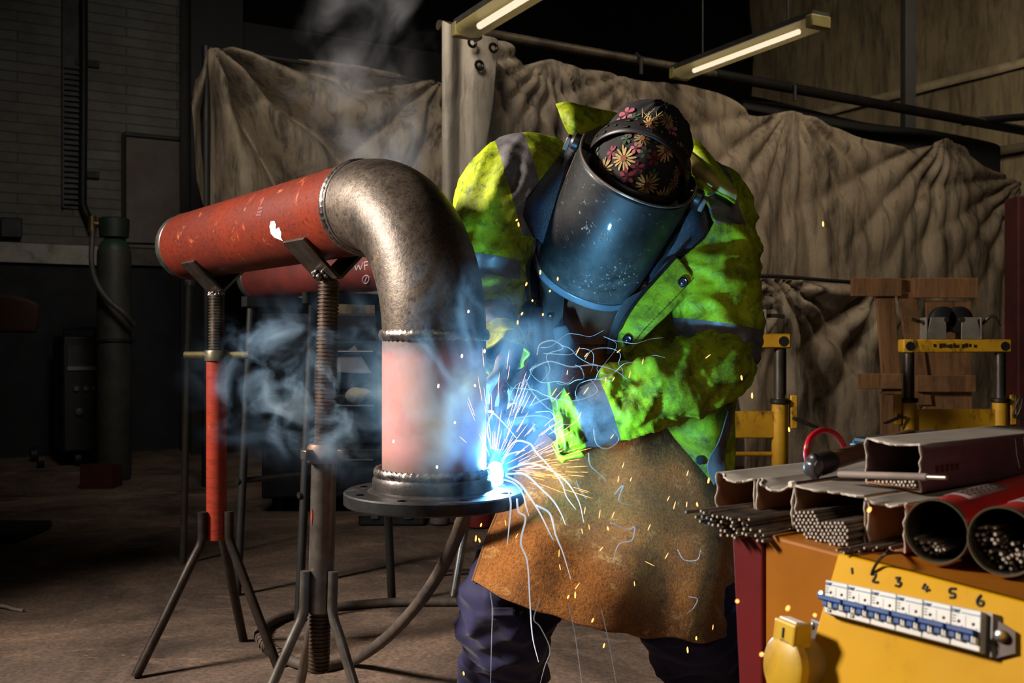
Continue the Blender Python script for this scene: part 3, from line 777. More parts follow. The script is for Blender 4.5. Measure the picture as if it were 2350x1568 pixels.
# dark tool cabinet behind with grey paper and pale rag on it
d = 5.98
p = hit(760, 1085, V((0, 0, 0)), UP)
cb = thing('tool_cabinet', (p.x - .1, d, 0), 'black tool cabinet standing in the gloom behind the smoke', 'cabinet')
kb = mat('cabinet_black', (22, 23, 26), (15, 16, 18), 5, .6)
xl, xr = P(600, 0, d).x, P(1000, 0, d).x; zt_ = P(0, 720, d).z
MB().box(((xl + xr) / 2, d + .3, zt_ / 2 + .04), (xr - xl, .6, zt_ - .08)).build('body', kb, cb, bevel=.01)
for k in range(3):
    z = zt_ * (.2 + .27 * k); q = MB().box(((xl + xr) / 2, d - .008, z), (xr - xl - .06, .02, zt_ * .24)).build('drawer', mat('drawer_black', (27, 29, 33), (20, 21, 24), 4, .5), cb, bevel=.004)
    MB().tube([((xl + xr) / 2 + a_ * .15, d - .018 - b_, z + .08) for a_, b_ in ((-1, 0), (-1, .03), (1, .03), (1, 0))], .008, 8).build('handle', mat('handle_grey', (80, 80, 82), None, rough=.4, metal=.7), q)
for k in (-1, 1): MB().box(((xl + xr) / 2 + k * (xr - xl) * .42, d + .3, .04), (.06, .5, .08)).build('foot', blk, cb, smooth=False)
m = MB(); pp = [P(x, y, d - .03) for x, y in ((774, 822), (814, 793), (852, 856), (800, 856), (774, 853))]
pv = m.prism(pp, V((0, .004, 0))).build('paper_sheet', mat('paper_grey', (150, 146, 150), (128, 124, 130), 4, .8), smooth=False)
tag(pv, 'grey triangular sheet of paper hanging on the black cabinet front', 'paper')
g = []
ol = [(790, 905), (797, 896), (806, 890), (818, 888), (828, 892), (838, 890), (850, 898), (848, 908), (838, 916), (828, 926), (814, 929), (800, 925), (791, 916)]
c_ = V((820, 908, 0))
rings = [[P(lerp(c_.x, x, k), lerp(c_.y, y, k), d - .03 - .045 * (1 - k * k) - .012 * noise.noise(V((x * .06, y * .06, k * 3)))) for x, y in ol] for k in (1, .8, .55, .3, .08)]
o = MB().loft([[q + V((0, .03, 0)) for q in rings[0]]] + rings).build('rag', mat('rag_yellow', (206, 196, 160), (176, 164, 126), 8, .9, sheen=.2), sub=2, angle=180)
tag(o, 'crumpled pale yellow rag hanging below the grey paper', 'rag')
# crate / machine foot on floor under the flange
p = hit(900, 1208, V((0, 0, 0)), UP); dd_ = p.y
x0, x1 = P(822, 0, dd_).x, P(975, 0, dd_).x
tb = thing('tool_case', ((x0 + x1) / 2, dd_, 0), 'black flat tool case lying on the floor behind the flange', 'case')
zt_ = P(0, 1165, dd_).z
MB().box(((x0 + x1) / 2, dd_ + .16, zt_ / 2), (x1 - x0, .32, zt_)).build('body', mat('case_black', (36, 34, 32), (22, 21, 20), 6, .55), tb, bevel=.012)
MB().box(((x0 + x1) / 2, dd_ - .004, zt_ * .62), (x1 - x0, .012, .012)).build('lid_seam', mat('seam_grey', (80, 76, 70)), tb, smooth=False)
for k in (-.25, .25): MB().box(((x0 + x1) / 2 + k * (x1 - x0), dd_ - .008, zt_ * .6), (.04, .014, .04)).build('latch', mat('latch_steel', (120, 112, 104), None, rough=.4, metal=.7), tb, bevel=.002)
m = MB(); c_ = P(1008, 1185, dd_); m.lathe([(.03, 0), (.055, .01), (.06, .1), (.05, .13), (.02, .14)], (c_.x, dd_ + .05, 0), UP, 24)
o = m.build('paint_tin', mat('tin_grey', (110, 106, 100), (84, 80, 74), 8, .5)); tag(o, 'small grey tin on the floor beside the black tool case', 'tin')
p = hit(1090, 1218, V((0, 0, 0)), UP)
o = thing('red_bucket', (P(1098, 0, p.y).x, p.y + .1, 0), 'small red bucket on the floor behind the apron edge', 'bucket')
m = MB(); c_ = V((P(1098, 0, p.y).x, p.y + .1, 0))
m.lathe([(.001, .01), (.075, .01), (.1, .22), (.094, .22), (.07, .02), (.001, .02)], c_, UP, 26, caps=False); m.build('body', mat('bucket_red', (128, 38, 30), (100, 28, 24), 7, .5), o)
MB().tube([c_ + V((.1 * cos(a_), 0, .215 - .07 * sin(a_))) - V((0, .02, 0)) for a_ in [pi * k / 12 for k in range(13)]], .004, 6).build('handle', blk, o)
# steel trestle leg standing behind the flange
tq = thing('steel_trestle', hit(1040, 1368, V((0, 0, 0)), UP), 'bare steel trestle legs behind the flange beside the hose', 'trestle')
f1 = hit(1040, 1370, V((0, 0, 0)), UP); f1.z = 0
tp = P(1082, 1120, f1.y + .12)
brs = mat('bright_tube', (170, 164, 156), (120, 112, 104), 10, .28, metal=.85)
MB().cyl(f1, tp, .0165, 14).build('leg', brs, tq)
f2 = hit(1008, 1322, V((0, 0, 0)), UP); f2.z = 0
MB().cyl(f2, tp + V((.02, .1, 0)), .013, 12).build('leg', legm, tq)
f3 = hit(1190, 1316, V((0, 0, 0)), UP); f3.z = 0
MB().cyl(f3, tp + V((.06, .05, 0)), .015, 12).build('leg', legm, tq)
MB().cyl(lerp(f2, tp, .06), lerp(f3, tp, .06), .006, 8).build('stretcher', legm, tq)
MB().box(tp + V((.03, .05, .012)), (.16, .14, .02)).build('head_plate', platem, tq, bevel=.003)

# hose on the floor, up to the torch hand
hm = NT('wrapped_hose'); vv = hm.map(); n = hm.noise(vv, 10, 6, .7)
hm.set(color=hm.mix(hm.ramp(n, [(.35, 0.), (.7, 1.)]), col((52, 44, 38)), col((92, 78, 68))), rough=.7); hm.bump(hm.noise(vv, 50, 4), .3, .004)
def fp(px, py, h=.017):
    q = hit(px, py, V((0, 0, h)), UP); return q
pts = [P(1090, 1140, 2.50), P(1066, 1180, 2.52), P(1046, 1235, 2.58), P(1008, 1315, 2.68), P(950, 1398, 2.82), P(880, 1470, 2.98), fp(806, 1518), fp(740, 1530), fp(680, 1522), fp(622, 1492), fp(597, 1455), fp(628, 1425), fp(700, 1402), fp(800, 1390), fp(900, 1383), fp(1000, 1382), fp(1090, 1384), fp(1250, 1398), fp(1400, 1412), fp(1560, 1425), fp(1720, 1410), fp(1850, 1350)]
path = crom(pts, 260)
rs = [.0165 + .0012 * (1 if (i % 9) < 1 else 0) for i in range(261)]
hs = MB().tube(path, rs, 14).build('welding_hose', hm.mat)
tag(hs, 'thick dark wrapped hose looping over the floor and up to the flange', 'hose')
m = MB()
for i in range(104, 130):
    p = path[i]; tn = (path[i + 1] - path[i - 1]).normalized(); sd = tn.cross(UP).normalized()
    if i % 2 == 0:
        m.tube([p + sd * (.0185 * cos(a_)) + UP * (.0185 * sin(a_)) + tn * (.004 * sin(3 * a_ + i)) for a_ in [2 * pi * k / 16 for k in range(16)]], .0034, 5, loop=True)
m.build('frayed_wrap', mat('wrap_brown', (104, 86, 74), (70, 58, 50), 20, .85), hs)
# scrap of wire on the floor at the left edge
o = MB().tube(crom([fp(-30, 1388, .006), fp(10, 1392, .012), fp(30, 1398, .008), fp(54, 1402, .006)], 16), .0065, 8).build('wire_offcut', mat('wire_bright', (190, 184, 172), (150, 142, 132), 12, .4, metal=.5)); tag(o, 'short bright wire offcut on the floor at the left edge', 'wire')

# ------------------------------------------------------------------ yellow roller stands
yel = mat('stand_yellow', (206, 158, 30), (180, 130, 22), 5, .5, dirt=(46, 32, 14), dscale=9, dlo=.56, dhi=.66, dstretch=(1, 1, .4), bump=.15)
chr_ = mat('stand_chrome', (120, 112, 100), (84, 78, 70), 6, .3, metal=.85)
gpl = mat('roller_bracket_grey', (150, 142, 128), (110, 104, 94), 6, .45, metal=.3)
whm = mat('roller_rubber', (24, 23, 22), (16, 15, 15), 8, .6)
def roller(parent, c, s_, sx):
    """grey bracket with black wheel; sx = side of the wheel"""
    m = MB(); w = .044
    for dy in (-.03, .03):
        prof = [V((-w, 0, 0)), V((w, 0, 0)), V((w * .95, 0, .095)), V((-w * .55, 0, .095))] if sx > 0 else [V((-w, 0, 0)), V((w, 0, 0)), V((w * .55, 0, .095)), V((-w * .95, 0, .095))]
        m.prism([c + q + V((0, dy - .004, 0)) for q in prof], V((0, .008, 0)))
    m.box(c + V((-w * .95 if sx > 0 else w * .95, 0, .047)), (.008, .07, .095))
    m.build('roller_bracket', gpl, parent, smooth=False, bevel=.002)
    wc = c + V((sx * .042, 0.004, .085))
    MB().lathe([(.012, -.024), (.05, -.024), (.058, -.018), (.058, .018), (.05, .024), (.012, .024)], wc, (0, 1, 0), 32).build('roller_wheel', whm, parent, angle=50)
    MB().cyl(wc - V((0, .04, 0)), wc + V((0, .045, 0)), .011, 12).build('axle', chr_, parent)
def stand(base, label, W, ztop, rollers, levers, right_detail=True):
    th = thing('roller_stand', base, label, 'roller stand', 'yellow roller stands')
    b = V(base); h = .057
    m = MB().box(b + UP * (ztop - h / 2), (W + .07, .07, h)); m.build('top_bar', yel, th, bevel=.006)
    m = MB()
    for s_ in (-1, 1): m.cyl(b + V((s_ * (W / 2 + .006), -.036, ztop - .03)), b + V((s_ * (W / 2 + .006), .036, ztop - .03)), .02, 16)
    m.build('bar_end_hole', blk, th)
    # stencilled text on bar (illegible worn print)
    m = MB(); x = -.1
    rnd = random.Random(5)
    while x < .08:
        w_ = rnd.uniform(.006, .014); m.box(b + V((x, -.0362, ztop - .028 + rnd.uniform(-.002, .002))), (w_, .002, rnd.choice((.018, .02, .013)))); x += w_ + rnd.choice((.004, .004, .014))
    m.build('printed_marking', mat('print_black', (36, 28, 16)), th, smooth=False)
    zc = ztop - .27
    for s_ in (-1, 1):
        x = s_ * W / 2
        MB().cyl(b + V((x, 0, zc)), b + V((x, 0, ztop - h)), .0245, 18).build('sliding_tube', chr_, th)
        MB().cyl(b + V((x, 0, .22)), b + V((x, 0, zc)), .032, 18).build('post', yel, th)
        MB().lathe([(.036, 0), (.04, .004), (.04, .016), (.036, .02)], b + V((x, 0, zc - .004)), UP, 18).build('post_collar', legm, th)
        MB().box(b + V((x + s_ * .05, -.005, zc - .035)), (.028, .03, .13)).build('clamp', yel, th, bevel=.004)
        MB().tube([b + V((x + s_ * .05, -.02, zc - .06)), b + V((x + s_ * .05, -.05, zc - .06)), b + V((x + s_ * .11, -.06, zc - .085)), b + V((x + s_ * .13, -.06, zc - .09))], [.008, .008, .007, .004], 8).build('lever', blk, th)
        for dy in (-1, 1):
            MB().tube([b + V((x, dy * .01, .3)), b + V((x, dy * .06, .22)), b + V((x + s_ * .03, dy * .26, .012))], [.024, .022, .018], 10).build('foot', yel, th)
    MB().box(b + V((0, 0, zc - .085)), (W, .03, .105)).build('cross_plate', yel, th, bevel=.004)
    MB().cyl(b + V((-W / 2, 0, zc - .2)), b + V((W / 2, 0, zc - .2)), .009, 10).build('tie_bar', yel, th)
    for (x, sx) in rollers: roller(th, b + V((x, 0, ztop)), 1, sx)
    for pts_ in levers: MB().tube(crom([b + V(p) for p in pts_], 10), .008, 8).build('roller_pin', chr_, th)
    return th
d = 4.0
b1 = V((P(1600, 0, d).x, d, 0))
ztop = P(0, 766, d).z
W = P(1790, 0, d).x * 2 - b1.x * 2
stand(b1, 'yellow roller stand half hidden behind the welder', W, ztop, [(P(1728, 0, d).x - b1.x, -1), (P(1640, 0, d).x - b1.x, 1)], [[(P(1752, 0, d).x - b1.x, -.01, .068 + ztop), (P(1775, 0, d).x - b1.x, -.02, .07 + ztop), (P(1797, 0, d).x - b1.x, -.02, .066 + ztop)]])
d = 4.45
b2 = V((P(2190, 0, d).x, d, 0)); ztop2 = P(0, 779, d).z; W2 = (P(2295, 0, d).x - P(2085, 0, d).x)
stand(b2, 'yellow roller stand in front of the wooden pallet', W2, ztop2, [(P(2142, 0, d).x - b2.x, 1), (P(2222, 0, d).x - b2.x, -1)], [[(P(2118, 0, d).x - b2.x, -.01, .075 + ztop2), (P(2100, 0, d).x - b2.x, -.03, .078 + ztop2), (P(2086, 0, d).x - b2.x, -.03, .088 + ztop2)], [(P(2250, 0, d).x - b2.x, -.01, .065 + ztop2), (P(2270, 0, d).x - b2.x, -.03, .1 + ztop2), (P(2286, 0, d).x - b2.x, -.03, .055 + ztop2)]])
c_ = P(2336, 935, d - .05)
o = MB().tube([c_ + V((.012 * cos(a_) + .014 * sin(a_), 0, .045 * sin(a_))) for a_ in [2 * pi * k / 24 for k in range(24)]], .0045, 8, loop=True).build('snap_ring', chr_); tag(o, 'steel snap ring hanging from the right yellow stand clamp', 'ring')

# ------------------------------------------------------------------ wooden pallets leaning behind
wood = NT('rough_pine'); vv = wood.map((6, 6, .7)); n = wood.noise(vv, 4, 7, .7, .8); n2 = wood.noise(wood.map(), 3, 6, .7)
cw = wood.ramp(n, [(.35, col((96, 66, 38))), (.5, col((128, 90, 54))), (.7, col((150, 108, 66)))])
wood.set(color=wood.mix(wood.ramp(n2, [(.5, 0.), (.72, .8)]), cw, col((70, 48, 30))), rough=.75); wood.bump(n, .2, .004)
wd_ = wood.mat
d = 5.3
pal = thing('wooden_pallet', (P(2090, 0, d).x, d, 0), 'wooden pallet leaning on the tarpaulin behind the right yellow stand', 'pallet')
def plank(px0, py0, px1, py1, d_, th_=.025, name='board', lean=0.0):
    """axis aligned board from corner pixels (left-top, right-bottom), lean px at bottom"""
    a0, a1, a2, a3 = P(px0 + lean, py1, d_), P(px1 + lean, py1, d_), P(px1, py0, d_), P(px0, py0, d_)
    e = V((0, th_, 0))
    MB().hexa([a0, a1, a1 + e, a0 + e, a3, a2, a2 + e, a3 + e]).build(name, wd_, pal, smooth=False, bevel=.003)
plank(1955, 638, 2070, 680, d - .02); plank(2098, 638, 2245, 684, d - .02)
plank(2012, 680, 2054, 905, d + .01, lean=16); plank(2062, 672, 2102, 930, d + .012, lean=38)
plank(2126, 690, 2230, 905, d + .03); plank(1970, 858, 2080, 893, d - .02); plank(2105, 862, 2240, 900, d - .02)
plank(2022, 900, 2062, 1120, d + .02, lean=4); plank(2120, 905, 2232, 1110, d + .03)
plank(2066, 640, 2098, 700, d + .02, name='block')
for x0_, x1_ in ((1985, 2030), (2185, 2232)):
    a_ = P(x0_, 0, d).x; b_ = P(x1_, 0, d).x
    MB().box(((a_ + b_) / 2, d + .06, .16), (b_ - a_, .09, .32)).build('block', wd_, pal, smooth=False, bevel=.004)
# ------------------------------------------------------------------ yellow distribution cabinet with rods and boxes on top
ZT = .760
E1 = V((.42, -.907, 0)).normalized()      # along the front, towards the camera
NF = V((-.907, -.42, 0)).normalized()     # outward from the front
LX = V((.80, .60, 0)).normalized()        # long axis of the boxes
CA = V((.37, 1.16, 0))                    # left end of the bright panel
def cabp(s, o, z): return CA + E1 * s + NF * o + UP * z
cab = thing('power_cabinet', cabp(.2, -.25, 0), 'yellow power distribution cabinet with a row of breakers under the welding rods', 'cabinet')
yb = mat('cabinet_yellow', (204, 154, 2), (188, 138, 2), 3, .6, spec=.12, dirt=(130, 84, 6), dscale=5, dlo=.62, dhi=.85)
yd = mat('cabinet_yellow_shaded', (150, 90, 10), (134, 78, 8), 4, .55, spec=.2, dirt=(110, 66, 12), dscale=5, dlo=.6, dhi=.8)  # the cabinet's yellow with the shade of the front mixed in
rdm = mat('cabinet_red', (92, 12, 14), (80, 9, 12), 4, .5, spec=.25)
sR0, sR1 = -.192, -.130
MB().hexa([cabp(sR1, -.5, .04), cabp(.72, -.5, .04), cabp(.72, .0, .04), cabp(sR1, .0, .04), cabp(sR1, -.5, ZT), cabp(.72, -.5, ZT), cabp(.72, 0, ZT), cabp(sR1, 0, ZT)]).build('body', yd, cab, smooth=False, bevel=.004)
MB().hexa([cabp(sR0 + .055, -.5, .04), cabp(sR1, -.5, .04), cabp(sR1, .004, .04), cabp(sR0 + .055, .004, .04), cabp(sR0, -.5, ZT), cabp(sR1, -.5, ZT), cabp(sR1, .004, ZT), cabp(sR0, .004, ZT)]).build('side_panel', rdm, cab, smooth=False, bevel=.003)
ps = .0375 / .099
zb = .30
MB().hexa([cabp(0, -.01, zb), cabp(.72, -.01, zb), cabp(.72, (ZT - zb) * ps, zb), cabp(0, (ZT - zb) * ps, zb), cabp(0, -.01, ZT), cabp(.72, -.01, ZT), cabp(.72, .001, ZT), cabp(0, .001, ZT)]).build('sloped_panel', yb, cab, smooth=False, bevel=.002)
for s_, o_ in ((-.12, -.05), (.66, -.05), (-.12, -.45), (.66, -.45)): MB().box(cabp(s_, o_, .02), (.06, .06, .04), ax=(E1, NF, UP)).build('foot', blk, cab, smooth=False)
PP0 = cabp(0, .001, ZT); PD = (NF * ps - UP).normalized(); PN = (NF + UP * ps).normalized()
def onpan(px, py, off=0.): return hit(px, py, PP0 + PN * off, PN)
inkm = mat('marker_ink', (22, 18, 12), None, rough=.7)
nums = {1: [[(1955, 1304), (1956, 1317)]],
        2: [[(1999, 1320), (2004, 1315), (2010, 1318), (2008, 1326), (2003, 1335), (2016, 1337)]],
        3: [[(2056, 1327), (2066, 1327), (2060, 1335), (2068, 1338), (2064, 1346), (2055, 1344)]],
        4: [[(2124, 1340), (2117, 1350), (2134, 1355)], [(2128, 1345), (2126, 1359)]],
        5: [[(2194, 1352), (2181, 1352), (2180, 1361), (2190, 1363), (2191, 1371), (2180, 1372)]],
        6: [[(2252, 1366), (2243, 1378), (2245, 1389), (2254, 1390), (2257, 1382), (2248, 1379)]]}
for k, ss in nums.items():
    m = MB()
    for s_ in ss:
        q = [V((a_, b_, 0)) for a_, b_ in s_]
        m.tube([onpan(v_.x, v_.y, .0004) for v_ in (crom(q, 16) if len(q) > 3 else q)], .0014, 6)
    m.build('handwritten_number', inkm, cab)
# breakers
QC = [onpan(1915, 1338, .002), onpan(2275, 1412, .002), onpan(2272, 1506, .002), onpan(1912, 1413, .002)]
def Q(u, v_, off=0.):
    return lerp(lerp(QC[0], QC[1], u), lerp(QC[3], QC[2], u), v_) + PN * off
def qbox(m, u0, u1, v0, v1, o0, o1, mi=0):
    return m.hexa([Q(u0, v1, o0), Q(u1, v1, o0), Q(u1, v0, o0), Q(u0, v0, o0), Q(u0, v1, o1), Q(u1, v1, o1), Q(u1, v0, o1), Q(u0, v0, o1)], mi)
mw = mat('breaker_white', (184, 182, 174), (166, 162, 154), 8, .4, dirt=(140, 120, 100), dscale=30, dlo=.62, dhi=.8)
mb_ = mat('breaker_blue', (10, 62, 124), (8, 50, 106), 8, .5, spec=.25)
mc = mat('breaker_cyan', (20, 96, 150), None, rough=.5)
md_ = mat('breaker_dark', (44, 40, 38), None, rough=.6)
mt_ = mat('toggle_white', (226, 222, 212), None, rough=.4)
GL = {'C': [[(1, .15), (.6, 0), (.1, .25), (.1, .75), (.6, 1), (1, .85)]], 'H': [[(0, 0), (0, 1)], [(1, 0), (1, 1)], [(0, .5), (1, .5)]], 'N': [[(0, 1), (0, 0), (1, 1), (1, 0)]], 'T': [[(0, 0), (1, 0)], [(.5, 0), (.5, 1)]],
      'L': [[(0, 0), (0, 1), (.9, 1)]], '1': [[(.5, 0), (.5, 1)]], 'R': [[(0, 1), (0, 0), (.8, .1), (.8, .4), (0, .5), (.9, 1)]], '3': [[(0, 0), (.9, 0), (.4, .4), (.9, .7), (.5, 1), (0, .9)]]}
def letters(m, txt, u0, v0, du, dv, off, r):
    for i, ch in enumerate(txt):
        for s_ in GL[ch]: m.tube([Q(u0 + (i + a_ * .7) * du, v0 + b_ * dv, off) for a_, b_ in s_], r, 4)
MB().hexa([Q(-.006, 1.03, -.004), Q(1.055, 1.03, -.004), Q(1.055, -.04, -.004), Q(-.006, -.04, -.004), Q(-.006, 1.03, .006), Q(1.03, 1.03, .006), Q(1.03, -.03, .006), Q(-.006, -.03, .006)]).build('breaker_frame', mat('frame_grey', (120, 112, 104), (84, 76, 70), 8, .5), cab, smooth=False)
TH = .014
for k in range(6):
    a_, b_ = k / 6 + .0015, (k + 1) / 6 - .0015; w = b_ - a_
    m = MB(); qbox(m, a_, b_, 0, 1, .004, TH)
    br_ = m.build('circuit_breaker', mw, cab, smooth=False, bevel=.0008)
    m = MB(); qbox(m, a_ + w * .36, b_ - w * .03, .115, .145, TH, TH + .0004); letters(m, 'CHNT', a_ + w * .03, .07, w * .075, .085, TH + .0003, .00042)
    m.build('brand_print', mc, br_, smooth=False)
    m = MB()
    for j in (.27, .76):
        c_ = Q(a_ + w * j, .36, TH); m.sphere(c_, (.0016, .0016, .0016), 8, 6)
    for j in range(3): qbox(m, a_ + w * .04, a_ + w * (.17 - .02 * (j % 2)), .22 + .075 * j, .245 + .075 * j, TH, TH + .0003)
    for j in (.36, .86): qbox(m, a_ + w * j, a_ + w * (j + .05), .455, .48, TH, TH + .0003)
    if k in (0, 1): letters(m, ('L1R', 'L3R')[k], a_ + w * .18, .875, w * .06, .075, TH + .0003, .00035)
    qbox(m, a_ + w * .495, a_ + w * .505, .2, .5, TH, TH + .0002)
    m.build('dark_print', md_, br_, smooth=False)
    m = MB(); qbox(m, a_ + w * .01 - (.02 if k == 0 else 0), b_ - w * .05, .50, .655, TH, TH + .0075)
    m.build('linking_bar', mb_, br_, smooth=False, bevel=.0012)
    for j in (0, 1):
        m = MB(); x = a_ + w * (.06 + .5 * j); qbox(m, x, x + w * .24, .655, .82, TH, TH + .006); m.build('toggle', mb_, br_, smooth=False, bevel=.001)
        m = MB(); qbox(m, x + w * .26, x + w * .32, .66, .84, TH, TH + .0055); qbox(m, x + w * .355, x + w * .41, .68, .84, TH, TH + .0055); m.build('toggle_guard', mt_, br_, smooth=False, bevel=.0008)
        m = MB(); qbox(m, x - w * .03, x + w * .44, .645, .83, TH, TH + .0008); m.build('slot', md_, br_, smooth=False)
scm = mat('screw_steel', (190, 186, 180), (130, 124, 118), 20, .25, metal=.9)
for (x, y) in ((1899, 1370), (2309, 1465)): 
    c_ = onpan(x, y, .0); MB().lathe([(.006, 0), (.006, .006), (.0045, .012), (.001, .013)], c_, PN, 14).build('screw', scm, cab)
MB().hexa([onpan(2282, 1420, 0), onpan(2282, 1512, 0), onpan(2330, 1500, 0), onpan(2330, 1450, 0), onpan(2282, 1420, .004), onpan(2282, 1512, .004), onpan(2330, 1500, .004), onpan(2330, 1450, .004)]).build('mounting_tab', mat('tab_brown', (70, 44, 22), (54, 34, 18)), cab, smooth=False)
# socket outlet (yellow, round flap)
sk = mat('socket_yellow', (206, 166, 40), (180, 138, 28), 7, .42, dirt=(150, 112, 30), dscale=9)
pl0 = cabp(.0, .055, .0)
sc0 = P(1800, 1530, 1.13)
sn = (NF * .93 - E1 * .05 + UP * .12).normalized()
MB().lathe([(.001, .006), (.030, .006), (.034, .003), (.0345, 0), (.0345, -.006), (.031, -.008), (.001, -.008)], sc0, sn, 40).build('socket_flap', sk, cab)
sa = sn.cross(UP).normalized(); sb_ = sa.cross(sn) * -1
if sb_.z < 0: sb_ = -sb_
c_ = sc0 + sb_ * .037 - sn * .006
MB().box(c_, (.038, .024, .026), ax=(sa, sn, sb_)).build('flap_hinge', sk, cab, smooth=False, bevel=.003)
MB().box(c_ + sb_ * .0135 + sn * .001, (.03, .014, .003), ax=(sa, sn, sb_)).build('hinge_pin_cover', mt_, cab, smooth=False, bevel=.001)
MB().box(c_ + sn * .0125, (.0022, .002, .011), ax=(sa, sn, sb_)).build('hinge_mark', mat('mark_green', (30, 50, 30)), cab, smooth=False)
MB().lathe([(.029, -.008), (.031, -.02), (.031, -.06), (.029, -.075)], sc0, sn, 32).build('socket_body', mat('socket_tan', (158, 128, 60), (130, 100, 44), 8, .5), cab)
pc_ = sc0 - sn * .066
MB().box(pc_, (.088, .007, .09), ax=(sa, sn, sb_)).build('socket_plate', mat('plate_grey', (112, 104, 92), (84, 78, 70), 7, .4), cab, smooth=False, bevel=.005)
for x, y in ((-1, 1), (1, 1), (-1, -1), (1, -1)): MB().lathe([(.004, 0), (.004, .002), (.001, .003)], pc_ + sn * .0035 + sa * (.037 * x) + sb_ * (.037 * y), sn, 10).build('screw', scm, cab)

# ------------------------------------------------------------------ cardboard rod boxes
card_in = mat('card_inside', (150, 104, 66), (128, 86, 54), 6, .85)
card_out = mat('card_outside', (118, 110, 100), (96, 88, 80), 7, .75, dirt=(90, 80, 70), dscale=6)
card_mar = mat('card_printed', (88, 52, 54), (70, 38, 42), 5, .6, dirt=(60, 36, 38), dscale=7)
card_edge = mat('card_torn_edge', (196, 190, 180), (150, 132, 112), 60, .9)
def rodbox(name_label, bl, br_, L, h, top_prof=None, out=card_out, side=None, tz=0.0, wall=.002, lb=None, dip=.012, seed=0):
    """bl/br_: bottom front corners (Vectors). Open front. top edge dips and is torn."""
    bl, br_ = V(bl), V(br_); c_ = (bl + br_) / 2
    th = thing('rod_box', c_ + LX * L * .5, name_label, 'cardboard box', 'torn cardboard rod boxes')
    ax = LX; wv = br_ - bl; w = wv.length; wn = wv.normalized()
    back = ax * L
    rnd = random.Random(seed)
    MB().hexa([bl - UP * 0, br_, br_ + back, bl + back, bl + UP * wall, br_ + UP * wall, br_ + back + UP * wall, bl + back + UP * wall]).build('bottom_flap', card_in, th, smooth=False)
    # top with torn front edge
    n = 16; g = []
    for i in range(7):
        row = []
        for j in range(n + 1):
            u = j / n; s_ = (i / 6) ** 1.3 * L
            torn = (rnd.uniform(-.004, .004) + .004 * sin(u * 9 + seed)) if i == 0 else 0
            sag = dip * sin(pi * min(1, u * 1.05)) * exp(-s_ / (L * .3))
            row.append(bl + wv * u + UP * (h - sag) + ax * (s_ + torn))
        g.append(row)
    MB().sheet(g).build('top_flap', out, th, solid=.0016, angle=60)
    edge = g[0]
    for a_, nm_ in ((bl, 'side_panel'), (br_, 'side_panel')):
        q = [[a_ + UP * z + ax * ((rnd.uniform(-.003, .003)) if s_ == 0 else s_) for s_ in (0, L * .5, L)] for z in [h * k / 8 for k in range(9)]]
        MB().sheet(q).build(nm_, side or card_in, th, solid=.0016, angle=60)
        MB().tube([r_[0] for r_ in q], [.0012 + .0006 * (i % 2) for i in range(9)], 6).build('torn_edge', card_edge, th)
    MB().tube(edge, [.0012 + .0007 * rnd.random() for _ in edge], 6).build('torn_edge', card_edge, th)
    m = MB().box(c_ + back + UP * h / 2, (w, .002, h), ax=(wn, wn.cross(UP), UP)); m.build('end_panel', out, th, smooth=False)
    return th
pl = V((0, 0, ZT)); 
def ontop(px, py, z=ZT): return hit(px, py, V((0, 0, z)), UP)
z0 = ZT + .003
b1l, b1r = ontop(1646, 1176, z0), ontop(1733, 1196, z0)
b2r = ontop(1820, 1216, z0)
b3r = ontop(1984, 1250, z0); b4r = ontop(2077, 1271, z0)
w1 = E1
rodbox('torn open rod box at the far left end of the cabinet top', b1l, b1r, .34, .055, seed=1, dip=.008)
rodbox('torn open rod box second from the left with drooping lid', b1r + E1 * .006, b2r, .34, .0565, seed=2, dip=.012)
rodbox('open rod box packed full of rods below the taped handle', b2r + E1 * .006, b3r, .34, .056, seed=3, dip=.002)
rodbox('empty tan rod box just left of the red tins', b3r + E1 * .006, b4r, .34, .055, seed=4, dip=.006)
z1 = ZT + .003 + .0575
u0, u1 = ontop(1988, 1108, z1), ontop(2112, 1131, z1)
ub = rodbox('rod box stacked on top of the others with a maroon printed side', u0, u1, .33, .056, side=card_mar, seed=6, dip=.003)
# pale scratches in the shrink film + print on the maroon side
m = MB()
for k in range(4):
    a_ = u1 + E1 * .0016 + LX * (.22 + .022 * k) + UP * .052; m.tube([a_, a_ - UP * .022 + LX * .004, a_ - UP * .04 + LX * .012], .0006, 5)
m.build('film_crease', card_edge, ub)
m = MB()
for k in range(5): m.box(u1 + E1 * .0016 + LX * (.035 + .011 * k) + UP * (.026), (.007, .0006, .008), ax=(LX, E1, UP))
m.build('printed_marking', mat('print_maroon', (70, 26, 30)), ub, smooth=False)
# blue box behind
o = thing('blue_case', P(2020, 1060, 1.66), 'small dark blue glossy case behind the stacked rod box', 'case')
q = ontop(1955, 1062, z1); q = V((q.x, q.y, 0))
b_ = P(1955, 1030, 1.58); 
zt_ = P(0, 1002, 1.58).z; zl = ZT + .003 + .058
A0 = V((P(1953, 0, 1.58).x, 1.58, 0)); A1 = A0 + E1 * .10
ORG[o.name] = V((A0.x, A0.y, zl)); o.location = ORG[o.name]
MB().hexa([A0 + UP * zl, A1 + UP * zl, A1 + LX * .22 + UP * zl, A0 + LX * .22 + UP * zl, A0 + UP * zt_, A1 + UP * zt_, A1 + LX * .22 + UP * zt_, A0 + LX * .22 + UP * zt_]).build('body', mat('case_blue', (22, 40, 58), (16, 28, 42), 5, .25), o, smooth=False, bevel=.006)
MB().tube([A0 + NF * .001 + UP * (zt_ - .012), A1 + NF * .001 + UP * (zt_ - .012), A1 + LX * .2 + UP * (zt_ - .012)], .0016, 6).build('edge_trim', mat('trim_blue', (96, 140, 170), None, rough=.3), o)

